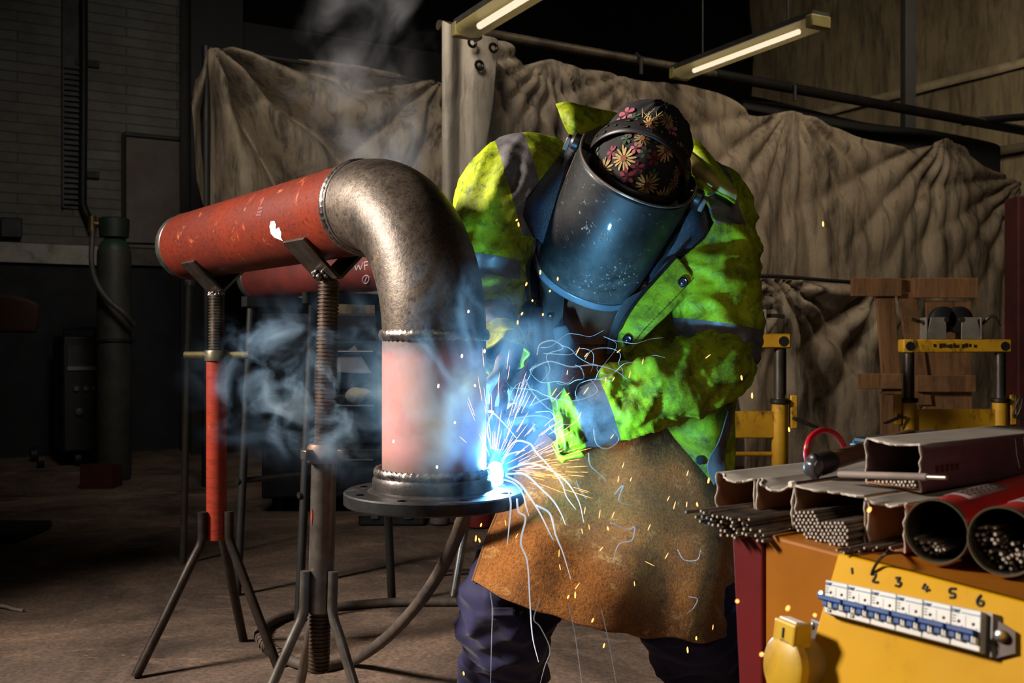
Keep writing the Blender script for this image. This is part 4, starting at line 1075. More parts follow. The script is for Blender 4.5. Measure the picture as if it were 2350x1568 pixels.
# ------------------------------------------------------------------ welding rods
coat = mat('rod_coating', (104, 92, 80), (72, 62, 54), 30, .55, dirt=(40, 34, 30), dscale=40)
tipm = mat('rod_tip', (226, 214, 200), (190, 176, 160), 60, .35, metal=.25)
tipb = mat('rod_tip_blue', (130, 166, 204), None, rough=.35, metal=.2)
RR = .0024; RLN = .30
def rodproto(tm, nm='welding_rod', r=RR, L=RLN):
    m = MB(); n = 10
    dirs = [V((0, cos(2 * pi * j / n), sin(2 * pi * j / n))) for j in range(n)]
    prof = [(0, r * .60), (.0004, r * .70), (.0012, r * .98), (.003, r), (L, r)]
    m.loft([[V((x, 0, 0)) + d_ * q for d_ in dirs] for x, q in prof])
    for i in range(len(m.f)):
        f = m.f[i]
        if len(f) > 4 and max(f) < n: m.m[i] = 1
        elif max(f) < 2 * n: m.m[i] = 1
    return m, tm
def mkrod(tm, L=RLN, r=RR):
    m, t_ = rodproto(tm, L=L, r=r); me_o = m.build('welding_rod', [coat, t_], base=(0, 0, 0)); me = me_o.data; bpy.data.objects.remove(me_o); return me
rod_me, rod_blue, rod_short = mkrod(tipm), mkrod(tipb), mkrod(tipm, .16)
rod_thin = mkrod(tipm, .2, .0019)
def putrod(p, d_, label, group, me=None):
    ob = bpy.data.objects.new('welding_rod', me or rod_me); COL.objects.link(ob)
    ob.location = p; ob.rotation_euler = V(d_).to_track_quat('X', 'Z').to_euler()
    ob.rotation_euler.rotate_axis('X', random.uniform(0, 6))
    return tag(ob, label, 'welding rod', group)
def hexpts(poly, sp, jit=.12):
    def inside(x, y):
        c = False; n = len(poly); j = n - 1
        for i in range(n):
            xi, yi = poly[i]; xj, yj = poly[j]
            if (yi > y) != (yj > y) and x < (xj - xi) * (y - yi) / (yj - yi) + xi: c = not c
            j = i
        return c
    xs = [p[0] for p in poly]; ys = [p[1] for p in poly]; out = []
    y = min(ys); r = 0
    while y < max(ys):
        x = min(xs) + (sp / 2 if r % 2 else 0)
        while x < max(xs):
            q = (x + random.uniform(-jit, jit) * sp, y + random.uniform(-jit, jit) * sp)
            if inside(x, y): out.append(q)
            x += sp
        y += sp * .87; r += 1
    return out
def front(e): return V((b1l.x, b1l.y, 0)) + NF * e
random.seed(3)
# bundle fanning out of boxes one and two: explicit tips read from the photo
b1 = [(80, 682), (210, 748), (280, 668), (320, 690), (390, 698), (295, 745), (360, 760), (440, 730), (420, 778), (268, 806), (328, 820), (388, 835), (475, 797), (440, 855), (575, 752), (636, 760), (678, 775), (555, 812), (620, 826), (705, 822), (515, 862), (562, 880), (548, 930), (604, 938), (660, 950), (548, 992), (640, 996), (705, 1000), (690, 872), (725, 905), (775, 918), (800, 782), (848, 795), (775, 832), (838, 840), (850, 880), (860, 912), (765, 962), (842, 970), (892, 988), (950, 922), (955, 996), (1018, 1000), (1078, 938), (1088, 1005), (1118, 1000), (1042, 1066), (1112, 1072), (500, 745), (735, 1028), (905, 850), (930, 780)]
for i, (a_, b_) in enumerate(b1):
    px, py = 1560 + a_ / 5.875, 1060 + b_ / 5.875
    e = lerp(.085, .045, (px - 1574) / 180) + random.uniform(-.006, .006)
    p = hit(px, py, front(e), NF); 
    if i == 0: putrod(p + NF * .0, LX + V((.02, -.02, -.012)), 'blue-tipped welding rod sticking out farthest left of the bundle', 'welding rods in the left boxes', rod_blue); continue
    putrod(p, LX + V((random.uniform(-.015, .015), random.uniform(-.015, .015), -.004)), 'blue-grey ended welding rod at the left of the fanned bundle' if i in (5, 6, 10, 11) else 'dark coated welding rod in the bundle fanning out of the two left boxes', 'welding rods in the left boxes', rod_blue if i in (5, 6, 10, 11) else None)
poly = [(1829, 1170), (1842, 1169), (1876, 1181), (1882, 1197), (1905, 1198), (1944, 1202), (1946, 1252), (1915, 1252), (1876, 1246), (1846, 1234), (1822, 1210), (1822, 1180)]
for q in hexpts(poly, 9.3): putrod(hit(q[0], q[1], front(.008), NF), LX + V((random.uniform(-.006, .006), random.uniform(-.006, .006), 0)), 'welding rod packed in the full open box left of the empty tan one', 'welding rods in the full box')
poly = [(1986, 1099), (2104, 1101), (2103, 1127), (2050, 1121), (1986, 1110)]
fu = V((u0.x, u0.y, 0)) - NF * .004
for q in hexpts(poly, 8.8): putrod(hit(q[0], q[1], fu, NF), LX + V((random.uniform(-.006, .006), random.uniform(-.006, .006), 0)), 'welding rod end inside the box stacked on top', 'welding rods in the stacked box')
# loose rods lying in front of the empty box
for k in range(15):
    px = 1916 + k * 10.5 + random.uniform(-4, 4); py = 1261 + (k % 3) * 4 - k * .35 + random.uniform(-2, 2)
    p = ontop(px, py, ZT + .002 + .0045 * (k % 3 == 0))
    putrod(p, LX + V((random.uniform(-.12, .12), random.uniform(-.12, .12), 0.0)), 'loose thin welding rod lying under the boxes on the cabinet edge', 'loose rods on the cabinet edge', rod_thin)
w_ = crom([ontop(2075, 1268), onpan(2035, 1272, .012), onpan(2016, 1288, .008), onpan(2004, 1308, .003), onpan(2001, 1318, .001)], 14)
o = MB().tube(w_, .0017, 8).build('bent_wire', mat('wire_dark', (50, 42, 34), (34, 28, 24), 20, .5, metal=.4)); tag(o, 'bent dark wire hanging over the cabinet edge to the number two', 'wire')

# ------------------------------------------------------------------ red tins
LT = V((.70, .714, 0)).normalized()
redt = mat('tin_red', (168, 40, 36), (148, 30, 30), 4, .32, dirt=(110, 24, 24), dscale=5)
rimm = mat('tin_rim', (176, 164, 134), (130, 118, 92), 10, .3, metal=.8)
insm = mat('tin_inside', (92, 82, 68), (62, 54, 44), 8, .3, metal=.7)
def tin(cpx, cpy, d, r, label, poly, rng, labelrods, group, L=.34, sp_=8.8):
    c_ = P(cpx, cpy, d); c_.z = max(c_.z, ZT + r + .0005)
    th = thing('rod_tin', c_ + LT * L * .5 - UP * r, label, 'tin', 'red rod tins')
    MB().lathe([(r * .985, .004), (r * .985, L), (.001, L), (.001, L - .004), (r * .95, L - .004), (r * .95, .004)], c_, LT, 56, caps=False).build('body', redt, th)
    MB().lathe([(r * .95, .006), (r * .95, 0), (r * .97, -.003), (r * 1.01, -.003), (r * 1.03, .0), (r * 1.01, .005), (r * .985, .006)], c_, LT, 56, caps=False).build('rim', rimm, th)
    MB().lathe([(r * .948, .002), (r * .945, L - .006), (.001, L - .0055)], c_, LT, 48, caps=False).build('lining', insm, th)
    # grey printed label patch on upper side
    g = []
    sd = LT.cross(UP).normalized()
    for i in range(10):
        a_ = lerp(radians(62), radians(112), i / 9); g.append([c_ + LT * s_ + (sd * cos(a_) + UP * sin(a_)) * (r * .985 + .0005) for s_ in (.05, .09, .13, .17)])
    MB().sheet(g).build('printed_label', mat('tin_label', (150, 134, 128), (120, 96, 92), 26, .5), th, solid=.0003, soff=1)
    m = MB()
    rn = random.Random(4)
    for i in range(2):
        for k in range(7):
            a_ = radians(78 + i * 14); s_ = .066 + k * .014; q = c_ + LT * s_ + (sd * cos(a_) + UP * sin(a_)) * (r * .985 + .001)
            m.box(q, (.009, .006, .0008), ax=(LT, (UP * cos(a_) - sd * sin(a_)), (sd * cos(a_) + UP * sin(a_))))
    m.build('label_print', mat('label_ink', (60, 40, 38)), th, smooth=False)
    for i, q in enumerate(hexpts(poly, sp_, .22)):
        p = hit(q[0], q[1], c_ + LT * (rng[0] + rng[1] * random.random()), LT)
        ax_ = c_ + LT * (p - c_).dot(LT); off = p - ax_
        if off.length > r * .95 - .0026: off = off.normalized() * (r * .95 - .0026)
        putrod(ax_ + off, LT + V((random.uniform(-.012, .012), random.uniform(-.012, .012), 0)), labelrods, group, rod_short)
tin(2150, 1220, 1.085, .0338, 'red welding rod tin lying open beside the empty tan box', [(2086, 1232), (2100, 1240), (2120, 1246), (2132, 1240), (2166, 1252), (2168, 1270), (2150, 1282), (2125, 1278), (2102, 1266), (2090, 1250)], (.006, .02), 'welding rod inside the red tin beside the empty box', 'rods in the left tin')
tin(2303, 1243, 1.03, .0346, 'red welding rod tin lying open at the right edge of the photo', [(2238, 1203), (2262, 1206), (2285, 1212), (2310, 1228), (2330, 1240), (2352, 1246), (2375, 1262), (2368, 1285), (2345, 1308), (2310, 1312), (2275, 1296), (2250, 1262), (2240, 1230)], (.004, .03), 'welding rod inside the red tin at the right edge', 'rods in the right tin', sp_=10.2)

# ------------------------------------------------------------------ things lying on the boxes
zt2 = ZT + .0605
th = thing('taped_handle', P(1900, 1075, 1.36), 'brown tool handle with a lumpy black taped end lying on the boxes', 'tool')
p0 = P(1868, 1070, 1.345); p1 = P(2030, 1022, 1.52); d_ = (p1 - p0).normalized()
MB().tube([p0 + d_ * .03, lerp(p0, p1, .4), p1, p1 + d_ * .1], [.0125, .0125, .0135, .0135], 20).build('handle', mat('handle_brown', (92, 62, 40), (70, 48, 34), 8, .45, dirt=(40, 28, 20), dscale=6), th)
MB().tube([p0 + d_ * .004, p0 + d_ * .012, p0 + d_ * .045, p0 + d_ * .05], [.012, .0155, .0155, .0135], 20).build('tape_wrap', mat('tape_black', (30, 29, 29), (18, 18, 18), 9, .45), th)
m = MB(); rn = random.Random(8)
m.sphere(p0, (.0135, .0165, .0165), 18, 12)
for i in range(len(m.v)):
    q = m.v[i] - p0; m.v[i] = p0 + q * (1 + .28 * noise.noise(q * 130) + .12 * noise.noise(q * 300))
m.build('tape_lump', mat('tape_shiny', (64, 64, 66), (26, 26, 28), 40, .28, spec=.8), th, sub=1, angle=180)
hc = crom([P(1853, 1062, 1.40), P(1851, 1030, 1.40), P(1862, 1003, 1.41), P(1888, 988, 1.43), P(1915, 995, 1.45), P(1932, 1015, 1.47), P(1944, 1040, 1.48)], 30)
o = MB().tube(hc, .0042, 12).build('red_cable', mat('cable_red', (190, 26, 44), (160, 20, 36), 6, .3)); tag(o, 'red rubber cable standing up in a hoop behind the taped handle', 'cable')
a_, b_ = P(1813, 1113, 1.29), P(1992, 1088, 1.40)
o = thing('pencil', lerp(a_, b_, .5), 'thin pale tipped marker rod lying slanted across the second box', 'marker')
MB().tube([lerp(a_, b_, .05), b_], .0032, 12).build('shaft', mat('shaft_dark', (60, 52, 48), (48, 40, 38), 10, .4), o)
MB().tube([a_, lerp(a_, b_, .012), lerp(a_, b_, .045), lerp(a_, b_, .05)], [.003, .0046, .0046, .0035], 12).build('tip', mat('tip_white', (226, 218, 206), None, rough=.5), o)
a_, b_ = P(1926, 1089, 1.30), P(2172, 1097, 1.16)
o = thing('stick_electrode', lerp(a_, b_, .5), 'thick grey coated electrode lying across the front of the stacked box', 'welding rod')
MB().tube([a_, lerp(a_, b_, .02), lerp(a_, b_, .82), lerp(a_, b_, .84)], [.004, .0046, .0046, .0036], 14).build('coating', mat('coating_grey', (136, 122, 112), (112, 100, 92), 16, .7), o)
MB().tube([lerp(a_, b_, .8), b_], .0026, 10).build('bare_end', mat('bare_end', (160, 146, 132), None, rough=.35, metal=.6), o)
# ------------------------------------------------------------------ the welder
from mathutils.bvhtree import BVHTree
def fuse(mb, voxel, it=8, fac=.5):
    me = bpy.data.meshes.new('tmp'); me.from_pydata([tuple(q) for q in mb.v], [], mb.f)
    bm = bmesh.new(); bm.from_mesh(me); bmesh.ops.recalc_face_normals(bm, faces=bm.faces); bm.to_mesh(me); bm.free()
    ob = bpy.data.objects.new('tmp', me); COL.objects.link(ob)
    md = ob.modifiers.new('r', 'REMESH'); md.mode = 'VOXEL'; md.voxel_size = voxel
    if it: sm_ = ob.modifiers.new('s', 'SMOOTH'); sm_.factor = fac; sm_.iterations = it
    bpy.context.view_layer.update()
    ev = ob.evaluated_get(bpy.context.evaluated_depsgraph_get())
    m2 = bpy.data.meshes.new_from_object(ev)
    out = MB(); out.v = [v.co.copy() for v in m2.vertices]; out.f = [tuple(p.vertices) for p in m2.polygons]; out.m = [0] * len(out.f)
    out.n = [v.normal.copy() for v in m2.vertices]
    bpy.data.objects.remove(ob); bpy.data.meshes.remove(me); bpy.data.meshes.remove(m2)
    return out
def bvh(mb): return BVHTree.FromPolygons([tuple(q) for q in mb.v], mb.f)
def cast(tree, px, py, default=None):
    d_ = ray(px, py).normalized(); r = tree.ray_cast(V((0, 0, EYE)), d_)
    if r[0] is None: return (P(px, py, default) if default else None)
    return r[0]
def ell(c, a, b, ra, rb, n=32, pw=1.0):
    out = []
    for j in range(n):
        th_ = 2 * pi * j / n; x, y = cos(th_), sin(th_)
        out.append(c + a * (ra * (abs(x) ** pw) * (1 if x >= 0 else -1)) + b * (rb * (abs(y) ** pw) * (1 if y >= 0 else -1)))
    return out
def ridge(p): return 1 - 2 * abs(noise.noise(p))

P0 = P
def P(px, py, d):                      # the welder stands a little behind the flange, upper body further than the feet
    return P0(px, py, d + .14 * (1 - sm(950, 1350, py)))
pe = thing('person', (P(1400, 0, 2.78).x, 2.78, 0), 'welder in grimy yellow jacket, leather apron and face shield, bending over the flange', 'person')
# --- head frame
HL = V((.91, 0, -.415)).normalized(); HA = V((-.324, .574, -.752)).normalized(); HF = HL.cross(HA).normalized()
if HF.y > 0: HF = -HF
HU = -HA
HS = 1.055; HL, HA, HF, HU = HL * HS, HA * HS, HF * HS, HU * HS
HC = P(1462, 388, 2.27)
# --- body : one continuous mesh (head, neck, torso, arms, hands, legs)
SHL, SHR = P(1190, 420, 2.46), P(1640, 480, 2.45)          # shoulders (image left / right)
ELL_, ELR = P(1098, 690, 2.40), P(1655, 815, 2.38)         # elbows
WRL, WRR = P(1166, 815, 2.26), P(1262, 950, 2.285)          # wrists
HIPL, HIPR = P(1285, 1060, 2.86), P(1560, 1060, 2.86)
KNL, KNR = P(1185, 1345, 2.60), P(1585, 1400, 2.60)
ANL, ANR = P(1130, 1560, 2.80), P(1650, 1580, 2.86)
NECK = P(1440, 470, 2.47); CHEST = P(1432, 640, 2.62); WAIST = P(1430, 900, 2.80)
def hand(m, wrist, d_, pn, curls, sc_=1.0, thumb=1, spread=.18, rf=.0088):
    """palm + 4 fingers + thumb. d_: hand direction, pn: palm normal (fingers curl toward it)"""
    d_ = V(d_).normalized(); pn = V(pn); pn = (pn - d_ * pn.dot(d_)).normalized(); sd = d_.cross(pn).normalized()
    k = sc_
    m.loft([ell(wrist - d_ * .03 * k, sd, pn, .026 * k, .02 * k, 14), ell(wrist + d_ * .015 * k, sd, pn, .029 * k, .019 * k, 14), ell(wrist + d_ * .05 * k, sd, pn, .040 * k, .018 * k, 14), ell(wrist + d_ * .09 * k, sd, pn, .042 * k, .015 * k, 14), ell(wrist + d_ * .1 * k, sd, pn, .036 * k, .010 * k, 14)])
    for i, (ln, c_) in enumerate(zip((.072, .080, .075, .060), curls)):
        x = (i - 1.5) * .021 * k
        p = wrist + d_ * (.09 - .004 * abs(i - 1.2)) * k + sd * x
        ang = 0; pts = [p - d_ * .02 * k]; q = p; pts.append(q)
        for j, fr in enumerate((.45, .30, .25)):
            ang += c_ * (1.0, 1.15, .75)[j]
            dir_ = d_ * cos(ang) + pn * sin(ang) + sd * ((i - 1.5) * spread * .35 * max(0, 1 - ang))
            q = q + dir_.normalized() * (ln * fr * k); pts.append(q)
        m.tube(pts, [rf * 1.05 * k, rf * 1.08 * k, rf * k, rf * .93 * k, rf * .75 * k], 10)
        m.sphere(pts[-1], rf * .76 * k, 10, 6)
    s_ = thumb
    b0 = wrist + d_ * .025 * k + sd * (s_ * .03 * k); b1 = b0 + (d_ * .55 + sd * s_ * .62 + pn * .45).normalized() * .04 * k
    b2 = b1 + (d_ * .75 + sd * s_ * .1 + pn * .75).normalized() * .033 * k; b3 = b2 + (d_ * .7 - sd * s_ * .15 + pn * .7).normalized() * .026 * k
    m.tube([b0, b1, b2, b3], [rf * 1.45 * k, rf * 1.25 * k, rf * 1.1 * k, rf * .85 * k], 10); m.sphere(b3, rf * .86 * k, 10, 6)
TORCH_T = P(1139, 962, 2.13)                      # torch swan-neck end
hdL = (P(1156, 880, 2.19) - WRL); hdR = (P(1195, 905, 2.27) - WRR)
def body(m):
    m.sphere(HC + HU * .01, (.078, .098, .112), 26, 18, ax=(HL, HF, HU))
    m.sphere(HC + HF * .035 - HU * .06, (.058, .06, .062), 20, 14, ax=(HL, HF, HU))          # jaw
    m.tube([HC + HF * .092 + HU * .012, HC + HF * .104 - HU * .012, HC + HF * .108 - HU * .03], [.010, .013, .014], 10)   # nose
    for s_ in (-1, 1):
        m.sphere(HC + HL * (s_ * .082) - HU * .005 - HF * .005, (.012, .02, .032), 12, 8, ax=(HL, HF, HU))  # ears
        m.sphere(HC + HL * (s_ * .033) + HF * .084 + HU * .012, (.016, .010, .010), 12, 8, ax=(HL, HF, HU))  # eyes
        m.sphere(HC + HL * (s_ * .033) + HF * .088 + HU * .028, (.022, .008, .006), 10, 6, ax=(HL, HF, HU))
    m.sphere(HC + HF * .094 - HU * .058, (.024, .009, .006), 12, 8, ax=(HL, HF, HU)); m.sphere(HC + HF * .092 - HU * .068, (.020, .010, .006), 12, 8, ax=(HL, HF, HU))
    m.tube([HC - HU * .05 - HF * .02, lerp(HC, NECK, .6), NECK, lerp(NECK, CHEST, .3)], [.056, .058, .066, .09], 18)
    X = V((1, 0, 0))
    def R(c, d_, ra, rb): 
        d_ = V(d_).normalized(); b_ = d_.cross(X).normalized(); return ell(c, X, b_, ra, rb, 26)
    m.loft([R(lerp(NECK, CHEST, .12), CHEST - NECK, .12, .07), R(lerp(NECK, CHEST, .35), CHEST - NECK, .185, .10), R(CHEST, WAIST - NECK, .18, .12), R(lerp(CHEST, WAIST, .6), WAIST - CHEST, .16, .115), R(WAIST, V((0, .1, -1)), .165, .12), R(P(1425, 1010, 2.88), V((0, 0, -1)), .18, .125), R(P(1422, 1080, 2.88), V((0, 0, -1)), .15, .10)])
    for a_, b_, c_ in ((SHL, ELL_, WRL), (SHR, ELR, WRR)):
        m.tube([lerp(a_, NECK, .3), a_, lerp(a_, b_, .5), b_, lerp(b_, c_, .3), c_], [.05, .056, .048, .04, .042, .028], 16)
    for h_, k_, a_ in ((HIPL, KNL, ANL), (HIPR, KNR, ANR)):
        m.tube([h_ + UP * .04, h_, lerp(h_, k_, .5), k_, lerp(k_, a_, .35), a_, V((a_.x, a_.y, .06))], [.08, .09, .075, .058, .058, .04, .04], 18)
        m.tube([V((a_.x, a_.y + .03, .05)), V((a_.x, a_.y - .06, .045)), V((a_.x - .01, a_.y - .14, .035))], [.04, .042, .03], 12)
bm_ = MB(); body(bm_)
hand(bm_, WRL, hdL, V((-.6, -.2, -.5)), (.5, .55, .6, .65), .9, 1); hand(bm_, WRR, hdR, V((-.2, .3, -.9)), (.45, .5, .55, .6), .9, 1)
fb = fuse(bm_, .0068, 5)
fb.build('body', mat('skin', (150, 104, 84), (128, 84, 66), 20, .55), pe)

# --- undershirt / dark mid layer visible in the jacket opening
X = V((1, 0, 0))
def ring(px, py, d, ra, rb, tilt=0.0, n=40, pw=.85):
    c = P(px, py, d); b_ = V((0, cos(tilt), sin(tilt))); return ell(c, X, b_, ra * 1.045, rb * 1.03, n, pw)
m = MB()
m.loft([ring(1425, 1060, 2.84, .205, .145), ring(1425, 900, 2.76, .195, .14, .15), ring(1420, 760, 2.66, .195, .13, .3), ring(1425, 640, 2.58, .205, .12, .4), ring(1430, 540, 2.53, .19, .10, .5), ring(1436, 480, 2.50, .13, .085, .6), ring(1440, 430, 2.46, .085, .075, .7), ring(1444, 400, 2.44, .07, .06, .7)])
us = fuse(m, .009, 6)
for i, q in enumerate(us.v):
    us.v[i] = q + us.n[i] * (.007 * ridge(V((q.x * 16, q.y * 9, q.z * 7))) + .003 * fbm(q * 30, 2))
fleeceb = mat('midlayer_charcoal', (40, 37, 38), (27, 25, 26), 14, .85, bump=.3, bscale=120, sheen=.2)
und = us.build('undershirt', fleeceb, pe)
# open zip of the charcoal mid layer : two loose front edges
def strip(pts_a, pts_b, n=24, k=4, bulge=.0):
    A_ = crom([P(*q) for q in pts_a], n); B_ = crom([P(*q) for q in pts_b], n); g = []
    for i in range(n + 1):
        row = []
        for j in range(k + 1):
            u = j / k; q = lerp(A_[i], B_[i], u); row.append(q + V((0, -bulge * sin(pi * u), 0)))
        g.append(row)
    return g
g = strip([(1228, 545, 2.40), (1236, 600, 2.40), (1240, 680, 2.41), (1238, 760, 2.42), (1230, 830, 2.43)], [(1285, 560, 2.42), (1296, 640, 2.42), (1292, 720, 2.43), (1285, 790, 2.44), (1270, 850, 2.45)], 30, 8, .02)
for r_ in g:
    for i in range(len(r_)): r_[i] = r_[i] + V((0, .008 * noise.noise(r_[i] * 22), 0))
MB().sheet(g).build('shirt_front', fleeceb, und, solid=.006, sub=1, angle=180)
g = strip([(1490, 655, 2.36), (1460, 700, 2.36), (1430, 750, 2.37), (1418, 800, 2.38)], [(1432, 690, 2.39), (1412, 730, 2.4), (1398, 775, 2.4), (1394, 815, 2.42)], 24, 8, .018)
MB().sheet(g).build('shirt_front', fleeceb, und, solid=.006, sub=1, angle=180)
for (x, y, d) in ((1231, 695, 2.395), (1262, 730, 2.395)):
    MB().lathe([(.009, 0), (.009, .003), (.006, .005), (.004, .004), (.001, .004)], P(x, y, d), V((-.1, -1, 0)), 16).build('press_stud', mat('stud_dark', (70, 66, 64), None, rough=.3, metal=.8), und)
# brown suede collar
suede = mat('suede_brown', (104, 66, 44), (80, 48, 32), 12, .9, bump=.4, bscale=160, sheen=.3)
cols = []
for k in range(9):
    v_ = k / 8; row = []
    for j in range(33):
        th_ = lerp(-1.75, 1.75, j / 32)
        w_ = lerp(.074, .125, v_) ; f_ = lerp(.062, .105, v_)
        c_ = P(lerp(1358, 1352, v_), lerp(655, 790, v_), lerp(2.50, 2.56, v_))
        q = c_ + X * (w_ * sin(th_)) + V((0, -f_ * cos(th_), .02 * cos(th_) * -1.0 * (1 - v_) * 1.2))
        row.append(q + V((0, -.004, 0)) * noise.noise(q * 30) + UP * (.045 * (1 - cos(th_)) * (1 - v_)))
    cols.append(row)
MB().sheet(cols).build('leather_collar', suede, pe, solid=.007, sub=1, angle=180)
g = strip([(1262, 755, 2.42), (1275, 790, 2.42), (1290, 830, 2.42)], [(1300, 745, 2.40), (1325, 800, 2.40), (1345, 850, 2.41)], 12, 6, .01)
MB().sheet(g).build('scarf_end', mat('scarf_grey', (84, 84, 88), (62, 62, 66), 12, .85), pe, solid=.005, sub=1, angle=180)

# --- jacket torso and upper arms
hv = NT('hi_vis_fabric'); vv = hv.map()
d1 = hv.noise(vv, 7, 8, .74, .6); d2 = hv.noise(vv, 26, 6, .75, .4); d3 = hv.noise(hv.map((1, 1, .5)), 3.2, 5, .7, .5); wv_ = hv.noise(vv, 210, 3, .7)
c = hv.mix(hv.ramp(d3, [(.38, 0.), (.66, 1.)]), col((186, 208, 22)), col((150, 170, 18)))
c = hv.mix(hv.ramp(d1, [(.40, 0.), (.64, .88)]), c, col((84, 84, 20)))
c = hv.mix(hv.ramp(d2, [(.49, 0.), (.68, .85)]), c, col((48, 46, 18)))
hv.set(color=c, rough=.62, spec=.3); hv.bump(hv.math('ADD', wv_, hv.math('MULTIPLY', d2, 2.5)), .28, .003)
hvm = hv.mat
band = mat('reflective_grey', (112, 108, 108), (88, 84, 86), 8, .5, dirt=(54, 50, 52), dscale=12, bump=.15, bscale=120)
fle = NT('navy_fleece'); fn = fle.noise(fle.map(), 230, 3, .8); f2 = fle.noise(fle.map(), 20, 4, .7)
fle.set(color=fle.mix(fn, col((14, 18, 30)), col((44, 60, 84))), rough=.95, spec=.1, sheen=.5); fle.bump(fle.math('ADD', fn, f2), .9, .006)
flm = fle.mat
m = MB()
m.loft([ring(1440, 1105, 2.80, .262, .185, 0), ring(1440, 990, 2.78, .258, .18, .05), ring(1440, 860, 2.72, .256, .175, .15), ring(1435, 720, 2.65, .262, .175, .3), ring(1430, 600, 2.59, .268, .17, .4), ring(1428, 500, 2.55, .262, .155, .5), ring(1428, 420, 2.53, .225, .135, .55), ring(1432, 350, 2.53, .165, .10, .6), ring(1436, 315, 2.52, .10, .07, .6)])
UAL = crom([P(1270, 395, 2.50), P(1200, 400, 2.455), P(1155, 470, 2.42), P(1125, 560, 2.40), P(1112, 640, 2.40), P(1104, 720, 2.40)], 20)
UAR = crom([P(1560, 440, 2.50), P(1620, 455, 2.465), P(1635, 540, 2.43), P(1640, 640, 2.41), P(1646, 740, 2.39), P(1650, 830, 2.38)], 20)
m.tube(UAL, crom([.09, .103, .103, .098, .09, .082], 20), 28, flat=1.0)
m.tube(UAR, crom([.09, .093, .093, .091, .089, .085], 20), 28)
jk = fuse(m, .0075, 6)
def seg_t(p, pts):
    best = (9, 0)
    n = len(pts) - 1
    for i in range(n):
        a_, b_ = pts[i], pts[i + 1]; ab = b_ - a_; t_ = max(0, min(1, (p - a_).dot(ab) / ab.length_squared))
        d_ = (p - a_ - ab * t_).length
        if d_ < best[0]: best = (d_, (i + t_) / n)
    return best
for i, q in enumerate(jk.v):
    dl, tl = seg_t(q, UAL); dr, tr = seg_t(q, UAR)
    h = 0
    if dl < .13 and tl > .1:
        w_ = sm(.1, .35, tl)
        h += w_ * (.018 * ridge(V((q.x * 14 - q.z * 5, q.y * 8, q.z * 2.4))) + .006 * ridge(V((q.x * 30 - q.z * 14, q.y * 16, q.z * 8))) + .010 * sm(.5, .8, tl) * sin(tl * 42 + q.x * 22) + .004 * fbm(q * 22, 3))
    elif dr < .125 and tr > .1:
        w_ = sm(.1, .35, tr)
        h += w_ * (.019 * ridge(V((q.x * 8 - q.z * 6, q.y * 5, q.z * 10 + q.x * 5))) + .011 * ridge(V((q.x * 19, q.y * 14, q.z * 22 + 4))) + .004 * fbm(q * 26, 3))
    else:
        h += .012 * ridge(V((q.x * 9 + q.z * 2, q.y * 4, q.z * 2.6 + 3))) * sm(1.45, 1.2, q.z) + .004 * fbm(q * 18, 3)
    jk.v[i] = q + jk.n[i] * h
# boolean cut of the opening
OPEN = [(1345, 285), (1318, 322), (1252, 398), (1208, 455), (1199, 495), (1216, 530), (1226, 548), (1222, 574), (1212, 604), (1211, 650), (1214, 700), (1222, 755), (1212, 800), (1190, 850), (1180, 920), (1150, 1200), (1700, 1240), (1642, 1114), (1600, 1060), (1540, 985), (1472, 895), (1432, 830), (1420, 785), (1436, 742), (1484, 680), (1540, 612), (1580, 578), (1618, 548), (1640, 508), (1628, 470), (1600, 420), (1572, 345), (1520, 290)]
m2 = bpy.data.meshes.new('jacket'); m2.from_pydata([tuple(q) for q in jk.v], [], jk.f)
jo = bpy.data.objects.new('jacket', m2); COL.objects.link(jo)
nO = len(OPEN)
far = lambda y: 2.585 + .27 * sm(500, 1100, y) + .14 * (1 - sm(950, 1350, y))
b_ = bmesh.new(); b_.from_mesh(m2)
def proj(q): return (1175 + q.x / q.y * F, 784 - (q.z - EYE) / q.y * F)
def inpoly(x, y, poly):
    c = False; j = len(poly) - 1
    for i in range(len(poly)):
        xi, yi = poly[i]; xj, yj = poly[j]
        if (yi > y) != (yj > y) and x < (xj - xi) * (y - yi) / (yj - yi) + xi: c = not c
        j = i
    return c
def segd(x, y, a_, c_):
    dx, dy = c_[0] - a_[0], c_[1] - a_[1]; t_ = max(0, min(1, ((x - a_[0]) * dx + (y - a_[1]) * dy) / (dx * dx + dy * dy)))
    return sqrt((x - a_[0] - dx * t_) ** 2 + (y - a_[1] - dy * t_) ** 2)
for i in range(nO):
    a_, c_ = OPEN[i], OPEN[(i + 1) % nO]
    pn = (P(a_[0], a_[1], 2) - V((0, 0, EYE))).cross(P(c_[0], c_[1], 2) - V((0, 0, EYE))).normalized()
    gf = []
    for f in b_.faces:
        m_ = f.calc_center_median()
        if m_.y < far(proj(m_)[1]) + .02 and segd(*proj(m_), a_, c_) < 9: gf.append(f)
    ge = list({e for f in gf for e in f.edges}); gv = list({v for f in gf for v in f.verts})
    bmesh.ops.bisect_plane(b_, geom=gv + ge + gf, plane_co=(0, 0, EYE), plane_no=pn, dist=1e-5)
kill = []
for f in b_.faces:
    m_ = f.calc_center_median(); x, y = proj(m_)
    if m_.y < far(y) and inpoly(x, y, OPEN): kill.append(f)
bmesh.ops.delete(b_, geom=kill, context='FACES')
for f in b_.faces: f.material_index = 0
# hem cut
zh = P(0, 1100, 2.75).z
r_ = bmesh.ops.bisect_plane(b_, geom=b_.verts[:] + b_.edges[:] + b_.faces[:], plane_co=(0, 0, zh), plane_no=(.0, 0, 1), clear_inner=True)
